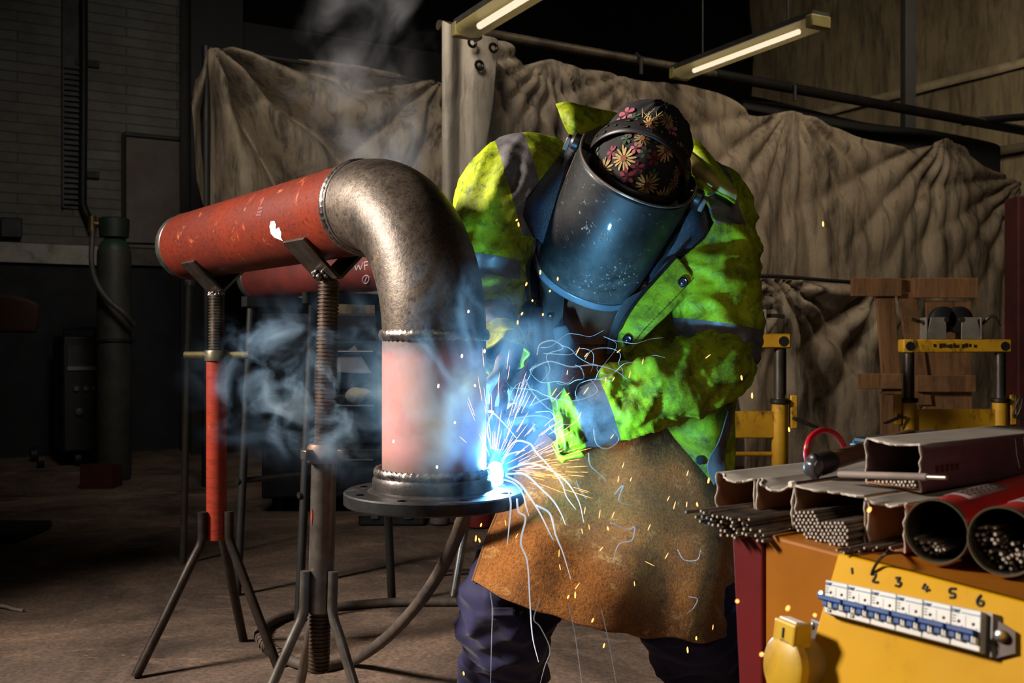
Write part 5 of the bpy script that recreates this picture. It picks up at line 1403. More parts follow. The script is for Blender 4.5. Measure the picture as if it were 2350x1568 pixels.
# sleeve ends : cut open below the elbow tube
def slab(p0, p1, test, mi):
    d_ = (p1 - p0).normalized()
    for q in (p0, p1):
        gf = [f for f in b_.faces if test(f.calc_center_median())]
        ge = list({e for f in gf for e in f.edges}); gv = list({v for f in gf for v in f.verts})
        bmesh.ops.bisect_plane(b_, geom=gv + ge + gf, plane_co=q, plane_no=d_)
    for f in b_.faces:
        c_ = f.calc_center_median()
        if test(c_) and (c_ - p0).dot(d_) > 0 and (c_ - p1).dot(d_) < 0: f.material_index = mi
# vertical grey braces over the shoulders
slab(P(1168, 430, 2.35), P(1168, 430, 2.35) + V((.071, 0, .02)), lambda c: c.z > P(0, 545, 2.35).z and c.x < P(1290, 0, 2.4).x, 1)
slab(P(1606, 430, 2.4), P(1606, 430, 2.4) + V((.075, 0, .018)), lambda c: c.z > P(0, 522, 2.4).z and c.x > P(1560, 0, 2.4).x, 1)
# arm band image-left (upper arm), and image-right (above the elbow)
slab(P(1118, 592, 2.4), P(1112, 634, 2.4), lambda c: seg_t(c, UAL)[0] < .125 and c.x < P(1195, 0, 2.4).x and seg_t(c, UAL)[1] > .4, 1)
slab(P(1640, 742, 2.36), P(1628, 826, 2.36), lambda c: seg_t(c, UAR)[0] < .125 and seg_t(c, UAR)[1] > .4 and c.x > P(1490, 0, 2.4).x, 1)
m2.materials.clear()
for mm in (hvm, band, flm): m2.materials.append(mm)
b_.to_mesh(m2)
JT = BVHTree.FromBMesh(b_); b_.free()
o0 = ORG[pe.name]
for v in m2.vertices: v.co -= o0
for p in m2.polygons: p.use_smooth = True
jo.data = m2; jo.parent = pe; ORG[jo.name] = o0
md = jo.modifiers.new('solid', 'SOLIDIFY'); md.thickness = .009; md.offset = -1; md.material_offset = 2; md.use_rim = True; md.material_offset_rim = 0

# --- forearm sleeves
def sleeve(path, rad, n_t, n_a, foldf, mats_by_t, up=(0, 0, 1), name='sleeve', thick=.006):
    pts = crom(path, n_t); rs = crom(rad, n_t); rings = []; prev = V(up); mi = []
    m = MB()
    for i, p in enumerate(pts):
        t_ = (pts[min(i + 1, n_t)] - pts[max(i - 1, 0)]).normalized(); a_ = (prev - t_ * prev.dot(t_)).normalized(); prev = a_; b_ = t_.cross(a_)
        rings.append([p + (a_ * cos(2 * pi * j / n_a) + b_ * sin(2 * pi * j / n_a)) * (rs[i] + foldf(i / n_t, 2 * pi * j / n_a)) for j in range(n_a)])
    m.loft(rings, caps=False)
    for k in range(len(m.f)):
        t_ = (k // n_a + .5) / n_t
        for (a_, b_, q) in mats_by_t:
            if a_ < t_ < b_: m.m[k] = q
    ob = m.build(name, [hvm, band, flm], jo, angle=180, solid=thick, soff=-1)
    return ob
def fold_r(t, a):
    p = V((t * 5.2 + .95 * sin(a - .5), cos(a) * 1.0, sin(a) * 1.0 + 2))
    q = V((t * 11 + 1.5 * cos(a - .6), cos(a) * 1.6 + 7, sin(a) * 1.6))
    e = sm(0, .12, t) 
    h = e * (.020 * (ridge(p) - .35) + .008 * (ridge(q) - .4)) + .003 * noise.noise(V((t * 60, cos(a) * 6, sin(a) * 6)))
    h *= 1 - .8 * (sm(.62, .66, t) * (1 - sm(.80, .84, t)))          # calmer under the band
    h += .012 * sm(.93, 1, t) * sin(3 * a + 1) * .6
    return h
FAR_ = [P(1662, 770, 2.40), P(1630, 842, 2.33), P(1556, 878, 2.30), P(1470, 908, 2.285), P(1390, 938, 2.28), P(1318, 962, 2.28), P(1270, 968, 2.28)]
sleeve(FAR_, [.076, .090, .086, .084, .084, .082, .084], 120, 72, fold_r, [(.66, .815, 1)], name='sleeve')
def fold_l(t, a): return sm(0, .2, t) * (.012 * ridge(V((t * 6 + .5 * sin(a), cos(a) * 1.2, sin(a) * 1.2 + 5)))) + .003 * noise.noise(V((t * 40, cos(a) * 5, sin(a) * 5)))
FAL = [P(1106, 640, 2.40), P(1100, 690, 2.39), P(1118, 740, 2.34), P(1140, 785, 2.29), P(1158, 822, 2.25)]
sleeve(FAL, [.070, .075, .066, .058, .056], 60, 48, fold_l, [(.5, .72, 1)], name='sleeve')
# torn cuff lining rag under the right cuff
g = strip([(1262, 1015, 2.23), (1285, 1040, 2.23), (1300, 1044, 2.23), (1330, 1030, 2.23)], [(1278, 1045, 2.24), (1290, 1064, 2.24), (1303, 1056, 2.24), (1345, 1048, 2.24)], 14, 3, .01)
MB().sheet(g).build('torn_cuff', hvm, jo, solid=.003, sub=1, angle=180)

# --- placket with studs, hanging strips, zips, fleece collars, hood
def onj(px, py, off=.0, d=2.36):
    q = cast(JT, px, py)
    if q is None: q = P(px, py, d)
    return q + (V((0, 0, EYE)) - q).normalized() * off
g = []
pa = [(1553, 588), (1516, 630), (1476, 676), (1442, 720), (1420, 765), (1418, 806)]; pb = [(1602, 652), (1568, 688), (1532, 724), (1496, 758), (1464, 790), (1436, 814)]
da = [2.335, 2.34, 2.345, 2.35, 2.36, 2.37]; db = [2.325, 2.325, 2.325, 2.33, 2.34, 2.36]
g = strip([(x, y, d) for (x, y), d in zip(pa, da)], [(x, y, d) for (x, y), d in zip(pb, db)], 40, 12, .008)
for r_ in g:
    for i in range(len(r_)): r_[i] = r_[i] + V((0, .003 * noise.noise(r_[i] * 30), 0))
pk_ = MB().sheet(g).build('placket', hvm, jo, solid=.005, sub=1, angle=180)
stud = mat('stud_metal', (120, 124, 140), (60, 62, 72), 30, .25, metal=.9)
for (x, y, d) in ((1567, 648, 2.318), (1440, 780, 2.338)):
    c_ = P(x, y, d); nn_ = V((-.15, -1, -.1))
    MB().lathe([(.0125, 0), (.0125, .002), (.010, .004), (.0085, .003), (.005, .0025), (.003, .004), (.001, .004)], c_, nn_, 24).build('press_stud', stud, jo)
m = MB(); ed = [P(x + 5, y + 7, d - .004) for (x, y), d in zip(pb, db)]
seam = mat('seam_thread', (60, 60, 24), None, rough=.8)
ctr = [lerp(P(x, y, d), P(u, w_, e), .78) + V((0, -.010, 0)) for (x, y), d, (u, w_), e in zip(pa, da, pb, db)]
cs = crom(ctr, 60)
for i in range(0, 60, 2): m.tube([cs[i], cs[i + 1]], .0011, 5)
m.build('stitching', seam, jo)
# zip along the inner edge of the placket and the left panel
zipm = mat('zip_black', (24, 24, 26), (14, 14, 16), 20, .4, metal=.3)
def zipper(pts, name):
    q = crom([P(*p) for p in pts], 90); m = MB(); m.tube(q, .0035, 8)
    for i in range(0, 90):
        t_ = (q[i + 1] - q[i]).normalized(); s_ = t_.cross(V((0, 1, 0))).normalized()
        m.box(q[i] + V((0, -.003, 0)), (.008, .005, .0028), ax=(s_, V((0, 1, 0)), t_))
    m.build(name, zipm, jo, angle=30)
zipper([(1548, 592, 2.325), (1512, 632, 2.33), (1472, 677, 2.335), (1438, 722, 2.34), (1416, 764, 2.35)], 'zip')
zipper([(1226, 548, 2.37), (1224, 575, 2.365), (1214, 604, 2.365), (1210, 650, 2.37), (1213, 700, 2.375), (1220, 748, 2.38), (1214, 800, 2.37), (1196, 840, 2.36), (1176, 862, 2.33)], 'zip')
g = strip([(1190, 585, 2.385), (1188, 640, 2.385), (1172, 690, 2.385), (1180, 736, 2.385)], [(1206, 590, 2.372), (1208, 640, 2.372), (1199, 690, 2.372), (1182, 738, 2.383)], 24, 5, .01)
MB().sheet(g).build('loose_strip', hvm, jo, solid=.003, sub=1, angle=180)
g = strip([(1210, 640, 2.38), (1200, 700, 2.38), (1206, 750, 2.38), (1200, 800, 2.37)], [(1214, 640, 2.378), (1216, 700, 2.378), (1222, 752, 2.378), (1208, 806, 2.37)], 24, 4, .006)
MB().sheet(g).build('facing', hvm, jo, solid=.003, sub=1, angle=180)
# fleece lining turned out (image-left)
def patch(rows, name, mm, parent, solid=.008, n=24, k=16, wob=.004, wf=25, sub=1):
    """rows: list of polylines of (px,py,d) from top to bottom"""
    R_ = [crom([P(*q) for q in r], n) for r in rows]
    C_ = [crom([R_[i][j] for i in range(len(R_))], k) for j in range(n + 1)]
    g = [[C_[j][i] + V((0, -wob * noise.noise(C_[j][i] * wf), 0)) for j in range(n + 1)] for i in range(k + 1)]
    return MB().sheet(g).build(name, mm, parent, solid=solid, sub=sub, angle=180)
patch([[(1314, 322, 2.42), (1330, 318, 2.42), (1352, 300, 2.43)], [(1256, 394, 2.385), (1290, 390, 2.37), (1330, 380, 2.41)], [(1208, 455, 2.355), (1250, 460, 2.34), (1300, 480, 2.40)], [(1199, 497, 2.355), (1240, 510, 2.35), (1290, 560, 2.42)], [(1222, 540, 2.37), (1245, 560, 2.38), (1280, 620, 2.44)]], 'fleece_lining', flm, jo)
patch([[(1604, 440, 2.40), (1622, 462, 2.40), (1640, 500, 2.40)], [(1580, 490, 2.385), (1606, 510, 2.36), (1634, 535, 2.375)], [(1556, 545, 2.38), (1580, 560, 2.35), (1606, 566, 2.36)], [(1530, 590, 2.38), (1552, 588, 2.355), (1562, 590, 2.35)]], 'fleece_lining', flm, jo)
patch([[(1540, 570, 2.40), (1556, 585, 2.36)], [(1500, 620, 2.40), (1530, 606, 2.345)], [(1480, 660, 2.41), (1496, 646, 2.35)]], 'facing', mat('facing_blue_grey', (92, 100, 112), (66, 72, 84), 10, .7), jo, n=8)
# upper facing edge bright strip right of fleece
patch([[(1640, 505, 2.39), (1652, 500, 2.37), (1664, 512, 2.37)], [(1624, 545, 2.36), (1640, 545, 2.34), (1650, 552, 2.35)], [(1600, 570, 2.35), (1612, 590, 2.33), (1624, 600, 2.34)]], 'facing', hvm, jo, n=10)
# collar standing up at the left, hood behind head
patch([[(1275, 240, 2.47), (1300, 234, 2.45), (1330, 240, 2.46), (1375, 252, 2.50), (1425, 264, 2.54), (1470, 276, 2.58)], [(1284, 262, 2.44), (1310, 262, 2.41), (1340, 262, 2.43), (1385, 266, 2.49), (1430, 272, 2.53), (1475, 284, 2.57)], [(1296, 290, 2.43), (1318, 290, 2.40), (1345, 286, 2.42), (1385, 280, 2.48), (1425, 280, 2.52), (1470, 292, 2.56)], [(1312, 318, 2.43), (1330, 310, 2.42), (1352, 300, 2.43), (1388, 286, 2.48), (1425, 276, 2.52), (1470, 280, 2.56)]], 'collar', hvm, jo, n=40, k=20, wob=.012, wf=14)
patch([[(1330, 306, 2.45), (1370, 285, 2.50), (1430, 272, 2.55), (1520, 285, 2.58), (1575, 330, 2.56)], [(1320, 340, 2.48), (1370, 330, 2.55), (1440, 320, 2.60), (1530, 330, 2.62), (1590, 380, 2.58)], [(1300, 400, 2.50), (1370, 400, 2.60), (1450, 400, 2.64), (1540, 400, 2.64), (1620, 450, 2.56)]], 'collar_lining', flm, jo, n=30)
patch([[(1556, 303, 2.465), (1596, 322, 2.435), (1630, 356, 2.405), (1662, 400, 2.375), (1680, 426, 2.365), (1684, 446, 2.365)], [(1560, 316, 2.435), (1592, 340, 2.405), (1625, 372, 2.375), (1652, 408, 2.355), (1672, 436, 2.345), (1682, 452, 2.355)], [(1568, 340, 2.445), (1592, 364, 2.415), (1622, 392, 2.385), (1650, 420, 2.360), (1668, 442, 2.345), (1680, 456, 2.355)]], 'hood', hvm, jo, n=30, k=14, wob=.006)
tan = mat('hood_tan', (196, 178, 104), (172, 156, 84), 10, .7, dirt=(120, 108, 60), dscale=10, bump=.2)
patch([[(1573, 340, 2.415), (1600, 364, 2.380), (1630, 392, 2.355), (1660, 420, 2.335), (1690, 438, 2.335)], [(1576, 366, 2.375), (1604, 388, 2.345), (1634, 412, 2.325), (1662, 434, 2.315), (1692, 446, 2.325)], [(1580, 396, 2.385), (1606, 410, 2.355), (1636, 430, 2.335), (1664, 446, 2.320), (1690, 460, 2.335)]], 'hood_edge', tan, jo, n=30, k=12, wob=.004)
patch([[(1586, 396, 2.385), (1610, 412, 2.355), (1640, 432, 2.340), (1668, 450, 2.325), (1688, 462, 2.335)], [(1590, 404, 2.380), (1612, 420, 2.355), (1640, 440, 2.335), (1668, 456, 2.325), (1686, 468, 2.335)]], 'hood_edge', hvm, jo, n=24, k=4, wob=.002)
patch([[(1590, 396, 2.385), (1610, 410, 2.355), (1636, 432, 2.345)], [(1600, 430, 2.365), (1618, 438, 2.335), (1632, 446, 2.335)], [(1606, 458, 2.355), (1612, 452, 2.345), (1618, 450, 2.345)]], 'collar', hvm, jo, n=12)
# elbow flap and tail button
patch([[(1640, 790, 2.290), (1680, 780, 2.290), (1704, 796, 2.320)], [(1655, 840, 2.260), (1682, 838, 2.265), (1699, 836, 2.310)], [(1660, 890, 2.310), (1676, 880, 2.320), (1684, 874, 2.340)]], 'elbow_flap', hvm, jo, n=14)
MB().lathe([(.0115, 0), (.0115, .003), (.008, .004), (.001, .003)], P(1606, 1056, 2.425), V((-.2, -1, 0)), 20).build('press_stud', mat('stud_black', (20, 20, 22), None, rough=.4), jo)
patch([[(1672, 940, 2.385), (1680, 935, 2.410), (1688, 930, 2.440)], [(1650, 1010, 2.375), (1664, 1000, 2.390), (1674, 995, 2.410)], [(1622, 1066, 2.390), (1644, 1054, 2.390), (1664, 1044, 2.400)], [(1638, 1116, 2.420), (1652, 1103, 2.410), (1666, 1092, 2.410)]], 'reflective_band', band, jo, n=12, solid=.004)

patch([[(1505, 930, 2.42), (1560, 905, 2.38), (1620, 880, 2.38), (1672, 850, 2.41), (1700, 835, 2.46)], [(1532, 985, 2.43), (1575, 965, 2.39), (1630, 945, 2.40), (1672, 925, 2.43), (1690, 915, 2.48)], [(1570, 1032, 2.44), (1605, 1015, 2.41), (1645, 1000, 2.42), (1675, 990, 2.45), (1686, 985, 2.50)], [(1604, 1072, 2.45), (1630, 1056, 2.43), (1655, 1045, 2.44), (1674, 1040, 2.46), (1684, 1040, 2.50)], [(1640, 1112, 2.46), (1652, 1102, 2.45), (1664, 1095, 2.46), (1674, 1088, 2.47), (1683, 1082, 2.50)]], 'front_tail', hvm, jo, n=40, k=36, wob=.030, wf=13, solid=.006)
# --- leather apron
lea = NT('suede_apron'); vv = lea.map(); a1 = lea.noise(vv, 4.5, 8, .72, .4); a2 = lea.noise(vv, 13, 8, .75, .5); a3 = lea.noise(vv, 170, 3, .8); a4 = lea.noise(vv, 60, 5, .8, 1.0)
c = lea.mix(lea.ramp(a1, [(.38, 0.), (.62, 1.)]), col((168, 106, 44)), col((124, 76, 32)))
c = lea.mix(lea.ramp(a2, [(.56, 0.), (.70, .8)]), c, col((212, 170, 104)))
c = lea.mix(lea.ramp(a2, [(.30, .85), (.43, 0.)]), c, col((58, 36, 20)))
c = lea.mix(lea.ramp(a4, [(.66, 0.), (.72, .9)]), c, col((34, 22, 14)))
c = lea.mix(lea.ramp(a3, [(.35, .6), (.55, 0.)]), c, col((48, 30, 16)))
lea.set(color=c, rough=.85, spec=.2, sheen=.15); lea.bump(lea.math('ADD', a3, lea.math('MULTIPLY', a4, 1.6)), .6, .005)
AL = [(1292, 860, 2.50), (1262, 960, 2.50), (1205, 1060, 2.52), (1160, 1140, 2.53), (1120, 1230, 2.53), (1085, 1334, 2.53)]
AR = [(1480, 860, 2.56), (1560, 960, 2.60), (1640, 1060, 2.62), (1694, 1180, 2.62), (1704, 1320, 2.60), (1699, 1452, 2.58)]
n = 60; k = 56
la, ra_ = crom([P(*q) for q in AL], k), crom([P(*q) for q in AR], k); g = []
for i in range(k + 1):
    row = []; v_ = i / k
    for j in range(n + 1):
        u = j / n; q = lerp(la[i], ra_[i], u)
        bul = -(1 - abs(2 * u - 1) ** 2.2) * lerp(.03, .14, v_)
        knee = -.03 * v_ * (exp(-((u - .22) / .16) ** 2) + exp(-((u - .80) / .16) ** 2))
        fold = .012 * v_ * sin(u * 17 + v_ * 3) + .010 * noise.noise(V((u * 4, v_ * 3, 2)))
        dz = -.035 * v_ ** 6 * sin(pi * u) * 1.0
        row.append(q + V((0, bul + knee + fold, dz * .6 - .012 * v_ ** 8 * noise.noise(V((u * 9, 0, 1))))))
    g.append(row)
apr = MB().sheet(g).build('apron', lea.mat, pe, solid=.005, sub=1, angle=180)
m = MB(); m.tube([r_[0] for r_ in g], .004, 8); m.build('apron_binding', mat('binding_brown', (128, 86, 42), (96, 62, 30), 20, .8), apr)
# bib and neck
g = []
for i in range(21):
    v_ = i / 20; row = []
    for j in range(21):
        u = j / 20; x = lerp(lerp(1300, 1285, v_), lerp(1412, 1490, v_), u); y = lerp(770, 900, v_)
        row.append(P(x, y, 2.47 + .02 * v_ + .12 * (u - .45) ** 2) + V((0, .01 * noise.noise(V((u * 4, v_ * 4, 7))), 0)))
    g.append(row)
MB().sheet(g).build('apron_bib', lea.mat, apr, solid=.005, sub=1, angle=180)

# --- trousers and boots
tro = mat('navy_workwear', (36, 33, 76), (25, 23, 56), 6, .7, spec=.25, bump=.15, bscale=220, dirt=(22, 22, 36), dscale=8, sheen=.15)
m = MB()
m.loft([ring(1425, 960, 2.84, .19, .13), ring(1425, 1040, 2.86, .20, .14), ring(1425, 1110, 2.86, .19, .135)])
m.tube(crom([HIPL + UP * .03, P(1240, 1190, 2.72), P(1190, 1330, 2.62), P(1168, 1400, 2.62), P(1160, 1480, 2.70), P(1150, 1560, 2.76), P(1148, 1610, 2.78)], 26), crom([.105, .105, .112, .112, .110, .098, .088], 26), 30)
m.tube(crom([HIPR + UP * .03, P(1540, 1200, 2.76), P(1568, 1350, 2.66), P(1590, 1420, 2.64), P(1620, 1500, 2.72), P(1650, 1570, 2.80), P(1660, 1620, 2.82)], 26), crom([.105, .11, .122, .125, .118, .105, .098], 26), 30)
tr_ = fuse(m, .009, 5)
for i, q in enumerate(tr_.v):
    w_ = sm(.55, .40, q.z)
    h = w_ * (.018 * ridge(V((q.x * 5, q.y * 5, q.z * 11 + q.x * 6))) + .012 * ridge(V((q.x * 9 + 3, q.y * 8, q.z * 21 - q.x * 8)))) + .002 * fbm(q * 20, 2)
    tr_.v[i] = q + tr_.n[i] * h
tr_.v = [V((q.x, q.y, max(q.z, .075))) for q in tr_.v]
tro_o = tr_.build('trousers', tro, pe, angle=180)
g = []
TT = bvh(tr_)
for i in range(6):
    g.append([cast(TT, lerp(1128, 1182, j / 8), lerp(1394, 1414, i / 5), 2.5) + V((0, -.004, 0)) for j in range(9)])
MB().sheet(g).build('knee_patch', mat('patch_navy', (36, 34, 60), None, rough=.75), tro_o, solid=.003)
bt = mat('boot_black', (30, 28, 27), (18, 17, 17), 10, .45, dirt=(70, 58, 48), dscale=10)
for (a_, nm_, dx) in ((ANL, 'boot', -.02), (ANR, 'boot', .01)):
    m = MB(); x, y = P(1135 if a_ is ANL else 1655, 0, 2.78).x, a_.y
    m.loft([ell(V((x, y + .05, .14)), X, V((0, 1, 0)), .058, .065, 20), ell(V((x, y + .04, .09)), X, V((0, 1, 0)), .056, .08, 20), ell(V((x + dx * .5, y - .02, .06)), X, V((0, 1, 0)), .055, .14, 20), ell(V((x + dx, y - .03, .02)), X, V((0, 1, 0)), .056, .15, 20)])
    bo = m.build('boot', bt, pe, sub=1)
    MB().loft([ell(V((x + dx, y - .03, .022)), X, V((0, 1, 0)), .058, .153, 24), ell(V((x + dx, y - .03, .002)), X, V((0, 1, 0)), .056, .150, 24)]).build('sole', blk, bo)
    for k_ in range(3): MB().tube([V((x - .03, y - .075 - .02 * k_, .108 - .012 * k_)), V((x, y - .085 - .02 * k_, .117 - .014 * k_)), V((x + .03, y - .075 - .02 * k_, .108 - .012 * k_))], .004, 6).build('lace', mat('lace_tan', (150, 130, 96), None, rough=.8), bo)

# --- gloves
glm = mat('glove_leather', (112, 106, 104), (84, 78, 78), 16, .7, bump=.3, bscale=90, dirt=(44, 40, 40), dscale=14)
gld = mat('glove_dark', (48, 46, 50), (32, 31, 35), 16, .7, bump=.3, bscale=90)
m = MB(); hand(m, WRL, hdL, V((-.6, -.2, -.5)), (.62, .68, .72, .78), 1.12, 1, rf=.0098); gv_ = fuse(m, .0042, 3); gv_.build('glove', glm, pe, angle=180)
m = MB(); hand(m, WRR, hdR, V((-.2, .3, -.9)), (.40, .5, .58, .66), 1.12, 1, rf=.0098)
m.tube([WRR - hdR.normalized() * .05, WRR + hdR.normalized() * .02], [.05, .042], 20); gv_ = fuse(m, .0042, 3); gv_.build('glove', gld, pe, angle=180)

# --- bandana with flowers
def hpt(l, f, u): return HC + HL * l + HF * f + HU * u
m = MB(); m.sphere(HC + HU * .012 - HF * .008, (.101, .121, .132), 96, 64, ax=(HL, HF, HU))
keep = MB(); 
for i, q in enumerate(m.v):
    r_ = q - HC; u = r_.dot(HU); f = r_.dot(HF)
    n_ = (q - HC).normalized()
    gath = sm(.05, .13, u - f * .5)
    m.v[i] = q + n_ * (.005 * ridge(V((r_.dot(HL) * 22, f * 14, u * 10))) + .012 * gath * ridge(V((atan2(r_.dot(HL), f + .04) * 3.2, u * 6, 1))))
fs = [f for f in m.f if sum((m.v[i] - HC).dot(HU) + .35 * (m.v[i] - HC).dot(HF) for i in f) / len(f) > -.012]
m.f = fs; m.m = [0] * len(fs)
bt_ = bvh(m)
cb_ = MB(); cb_.v = m.v; cb_.f = m.f; cb_.m = m.m
def flower(c, n_, r, np_, mi_p, mi_c, rnd):
    n_ = n_.normalized(); a_ = n_.cross(V((.3, .2, 1))).normalized(); b__ = n_.cross(a_)
    for k in range(np_):
        th_ = 2 * pi * k / np_ + rnd.uniform(-.08, .08); L = r * rnd.uniform(.85, 1.08); w_ = r * (2.6 / np_)
        d_ = a_ * cos(th_) + b__ * sin(th_); s_ = n_.cross(d_)
        loc = [(.25, -.45), (.62, -1), (.92, -.7), (1.0, 0), (.92, .7), (.62, 1), (.25, .45)]
        pts = []
        for (t_, q) in loc:
            p = c + d_ * (L * t_) + s_ * (w_ * q * .5)
            h_ = bt_.find_nearest(p)
            if h_[0] is not None: p = h_[0] + n_ * (.0018 + .0012 * (k % 2))
            pts.append(p)
        cb_.add(pts, [tuple(range(7))], mi_p)
    h_ = bt_.find_nearest(c); cc_ = h_[0] + n_ * .003
    cb_.add([cc_ + (a_ * cos(2 * pi * k / 10) + b__ * sin(2 * pi * k / 10)) * r * .24 for k in range(10)], [tuple(range(10))], mi_c)
rnd = random.Random(12)
fl = [(1432, 364, .026, 15, 1, 3), (1388, 388, .025, 15, 2, 3), (1484, 424, .026, 15, 1, 3), (1516, 452, .028, 16, 1, 3), (1438, 402, .017, 5, 4, 5), (1462, 384, .014, 5, 4, 5), (1470, 452, .014, 5, 4, 5), (1528, 345, .024, 13, 1, 3), (1420, 286, .018, 5, 6, 5), (1452, 300, .015, 5, 4, 5), (1490, 285, .022, 14, 1, 3), (1395, 310, .015, 5, 6, 5), (1556, 390, .02, 13, 2, 3), (1540, 300, .016, 5, 6, 5), (1480, 350, .013, 5, 7, 5), (1500, 400, .012, 5, 7, 7), (1410, 430, .014, 5, 7, 7), (1455, 270, .014, 5, 7, 7), (1370, 350, .014, 5, 7, 7), (1575, 430, .015, 5, 4, 5), (1510, 320, .013, 5, 7, 7), (1438, 318, .012, 5, 7, 7), (1405, 350, .016, 5, 4, 5), (1475, 318, .018, 14, 2, 3), (1430, 440, .02, 14, 2, 3), (1545, 420, .02, 14, 2, 3), (1460, 340, .013, 5, 6, 5), (1530, 280, .02, 13, 2, 3), (1440, 262, .02, 5, 6, 5), (1560, 345, .018, 13, 2, 3), (1500, 365, .016, 5, 4, 5), (1495, 470, .016, 5, 4, 5)]
for (x, y, r, np_, p_, c_, ) in fl:
    d_ = ray(x, y).normalized(); h_ = bt_.ray_cast(V((0, 0, EYE)), d_)
    if h_[0] is None: continue
    nn_ = h_[1]; nn_ = -nn_ if nn_.dot(d_) > 0 else nn_
    flower(h_[0], nn_, r * 1.18, np_, p_, c_, rnd)
bmats = [mat('bandana_black', (26, 22, 24), (16, 14, 16), 10, .85), mat('petal_cream', (190, 164, 106), (150, 122, 72), 40, .8), mat('petal_tan', (150, 126, 78), (120, 98, 60), 40, .8), mat('flower_eye', (120, 60, 34), None, rough=.8), mat('petal_wine', (128, 36, 54), (96, 24, 42), 40, .8), mat('flower_dark', (60, 16, 26), None, rough=.8), mat('petal_pink', (170, 92, 104), (140, 66, 82), 40, .8), mat('leaf_green', (62, 86, 58), (44, 64, 44), 40, .8)]
bd = cb_.build('bandana', bmats, pe, angle=180)
m = MB()
for k in range(14):
    c_ = cast(bt_, 1488 + rnd.uniform(-16, 20), 272 + rnd.uniform(-4, 6)) or P(1490, 268, 2.3)
    m.tube([c_, c_ + V((rnd.uniform(-.02, .02), -.004, rnd.uniform(.006, .02)))], [.0012, .0006], 5)
m.build('frayed_threads', mat('thread_cream', (210, 190, 140), None, rough=.9), bd)

# --- face shield
sh = NT('smoked_shield'); vv = sh.map(); s1_ = sh.noise(vv, 9, 8, .75, .8); s2_ = sh.noise(vv, 90, 4, .8); s3_ = sh.noise(vv, 4, 4, .6)
c = sh.mix(sh.ramp(s1_, [(.45, 0.), (.72, .6)]), col((12, 11, 11)), col((36, 33, 32)))
c = sh.mix(sh.ramp(s2_, [(.62, 0.), (.72, .7)]), c, col((150, 142, 136)))
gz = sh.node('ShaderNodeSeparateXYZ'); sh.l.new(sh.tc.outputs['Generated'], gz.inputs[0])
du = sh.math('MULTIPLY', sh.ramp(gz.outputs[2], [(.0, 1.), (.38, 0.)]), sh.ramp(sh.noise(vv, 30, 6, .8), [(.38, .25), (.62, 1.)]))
c = sh.mix(sh.math('MULTIPLY', du, .26), c, col((170, 166, 160)))  # pale speckle towards the lower edge carries the arc's glow in the colour
sh.set(color=c, rough=sh.math('ADD', sh.math('MULTIPLY', s1_, .45), .30), spec=.4, coat=.1); sh.bump(s2_, .12, .002)
C0 = P(1468, 376, 2.27)
SL, NV, NU = .305, 30, 64
def shp_(v_, th_, off=0):
    w_ = lerp(.139, .130, v_) + off; f_ = lerp(.190, .128, v_) + .010 * sin(pi * v_) + off
    cs_, sn_ = cos(th_), sin(th_)
    cs2 = (abs(cs_) ** .88) * (1 if cs_ >= 0 else -1); sn2 = (abs(sn_) ** .92) * (1 if sn_ >= 0 else -1)
    tha = abs(th_) / radians(92)
    return C0 + HA * (SL * v_ - .02 * (1 - v_) * (tha ** 3) * 0 + .016 * v_ * (1 - tha ** 2)) + HL * (w_ * sn2 - .008 * v_) + HF * (f_ * cs2 - .01)
TM = radians(92)
g = [[shp_(i / NV, lerp(-TM, TM, j / NU)) for j in range(NU + 1)] for i in range(NV + 1)]
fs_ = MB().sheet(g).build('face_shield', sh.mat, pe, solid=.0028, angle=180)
rimk = mat('shield_rim', (150, 138, 130), (110, 102, 98), 12, .28, metal=.5)
MB().tube(g[0], .0032, 8).build('shield_rim', rimk, fs_)
bot_ = [[shp_(lerp(.955, 1.02, i / 4), lerp(-TM, TM, j / NU), .002) for j in range(NU + 1)] for i in range(5)]
MB().sheet(bot_).build('shield_rim', mat('rim_blue_grey', (112, 124, 134), (88, 98, 108), 10, .3), fs_, solid=.004, angle=180)
for j in (0, NU): MB().tube([r_[j] for r_ in g], .0032, 8).build('shield_rim', rimk, fs_)
# spatter specks and scuffs on the shield
m = MB(); rn = random.Random(21)
for (x, y, s_, k_) in ((1347, 522, 18, 16), (1388, 545, 18, 18), (1365, 515, 6, 4), (1345, 464, 9, 6), (1335, 488, 5, 3), (1400, 640, 40, 40), (1350, 650, 30, 22), (1440, 630, 30, 18)):
    T_ = bvh_s = None
    for q in range(k_):
        px, py = x + rn.gauss(0, s_ * .5), y + rn.gauss(0, s_ * .4)
        if 'STREE' not in globals():
            t_ = MB().sheet(g); STREE = bvh(t_)
        h_ = STREE.ray_cast(V((0, 0, EYE)), ray(px, py).normalized())
        if h_[0] is None: continue
        n_ = h_[1] if h_[1].y < 0 else -h_[1]
        r_ = rn.uniform(.0008, .0026); m.sphere(h_[0] + n_ * .0018, (r_, r_ * .5, r_ * rn.uniform(.7, 1.6)), 7, 5)
m.build('spatter_specks', mat('speck_grey', (168, 164, 158), (110, 106, 102), 60, .5), fs_)
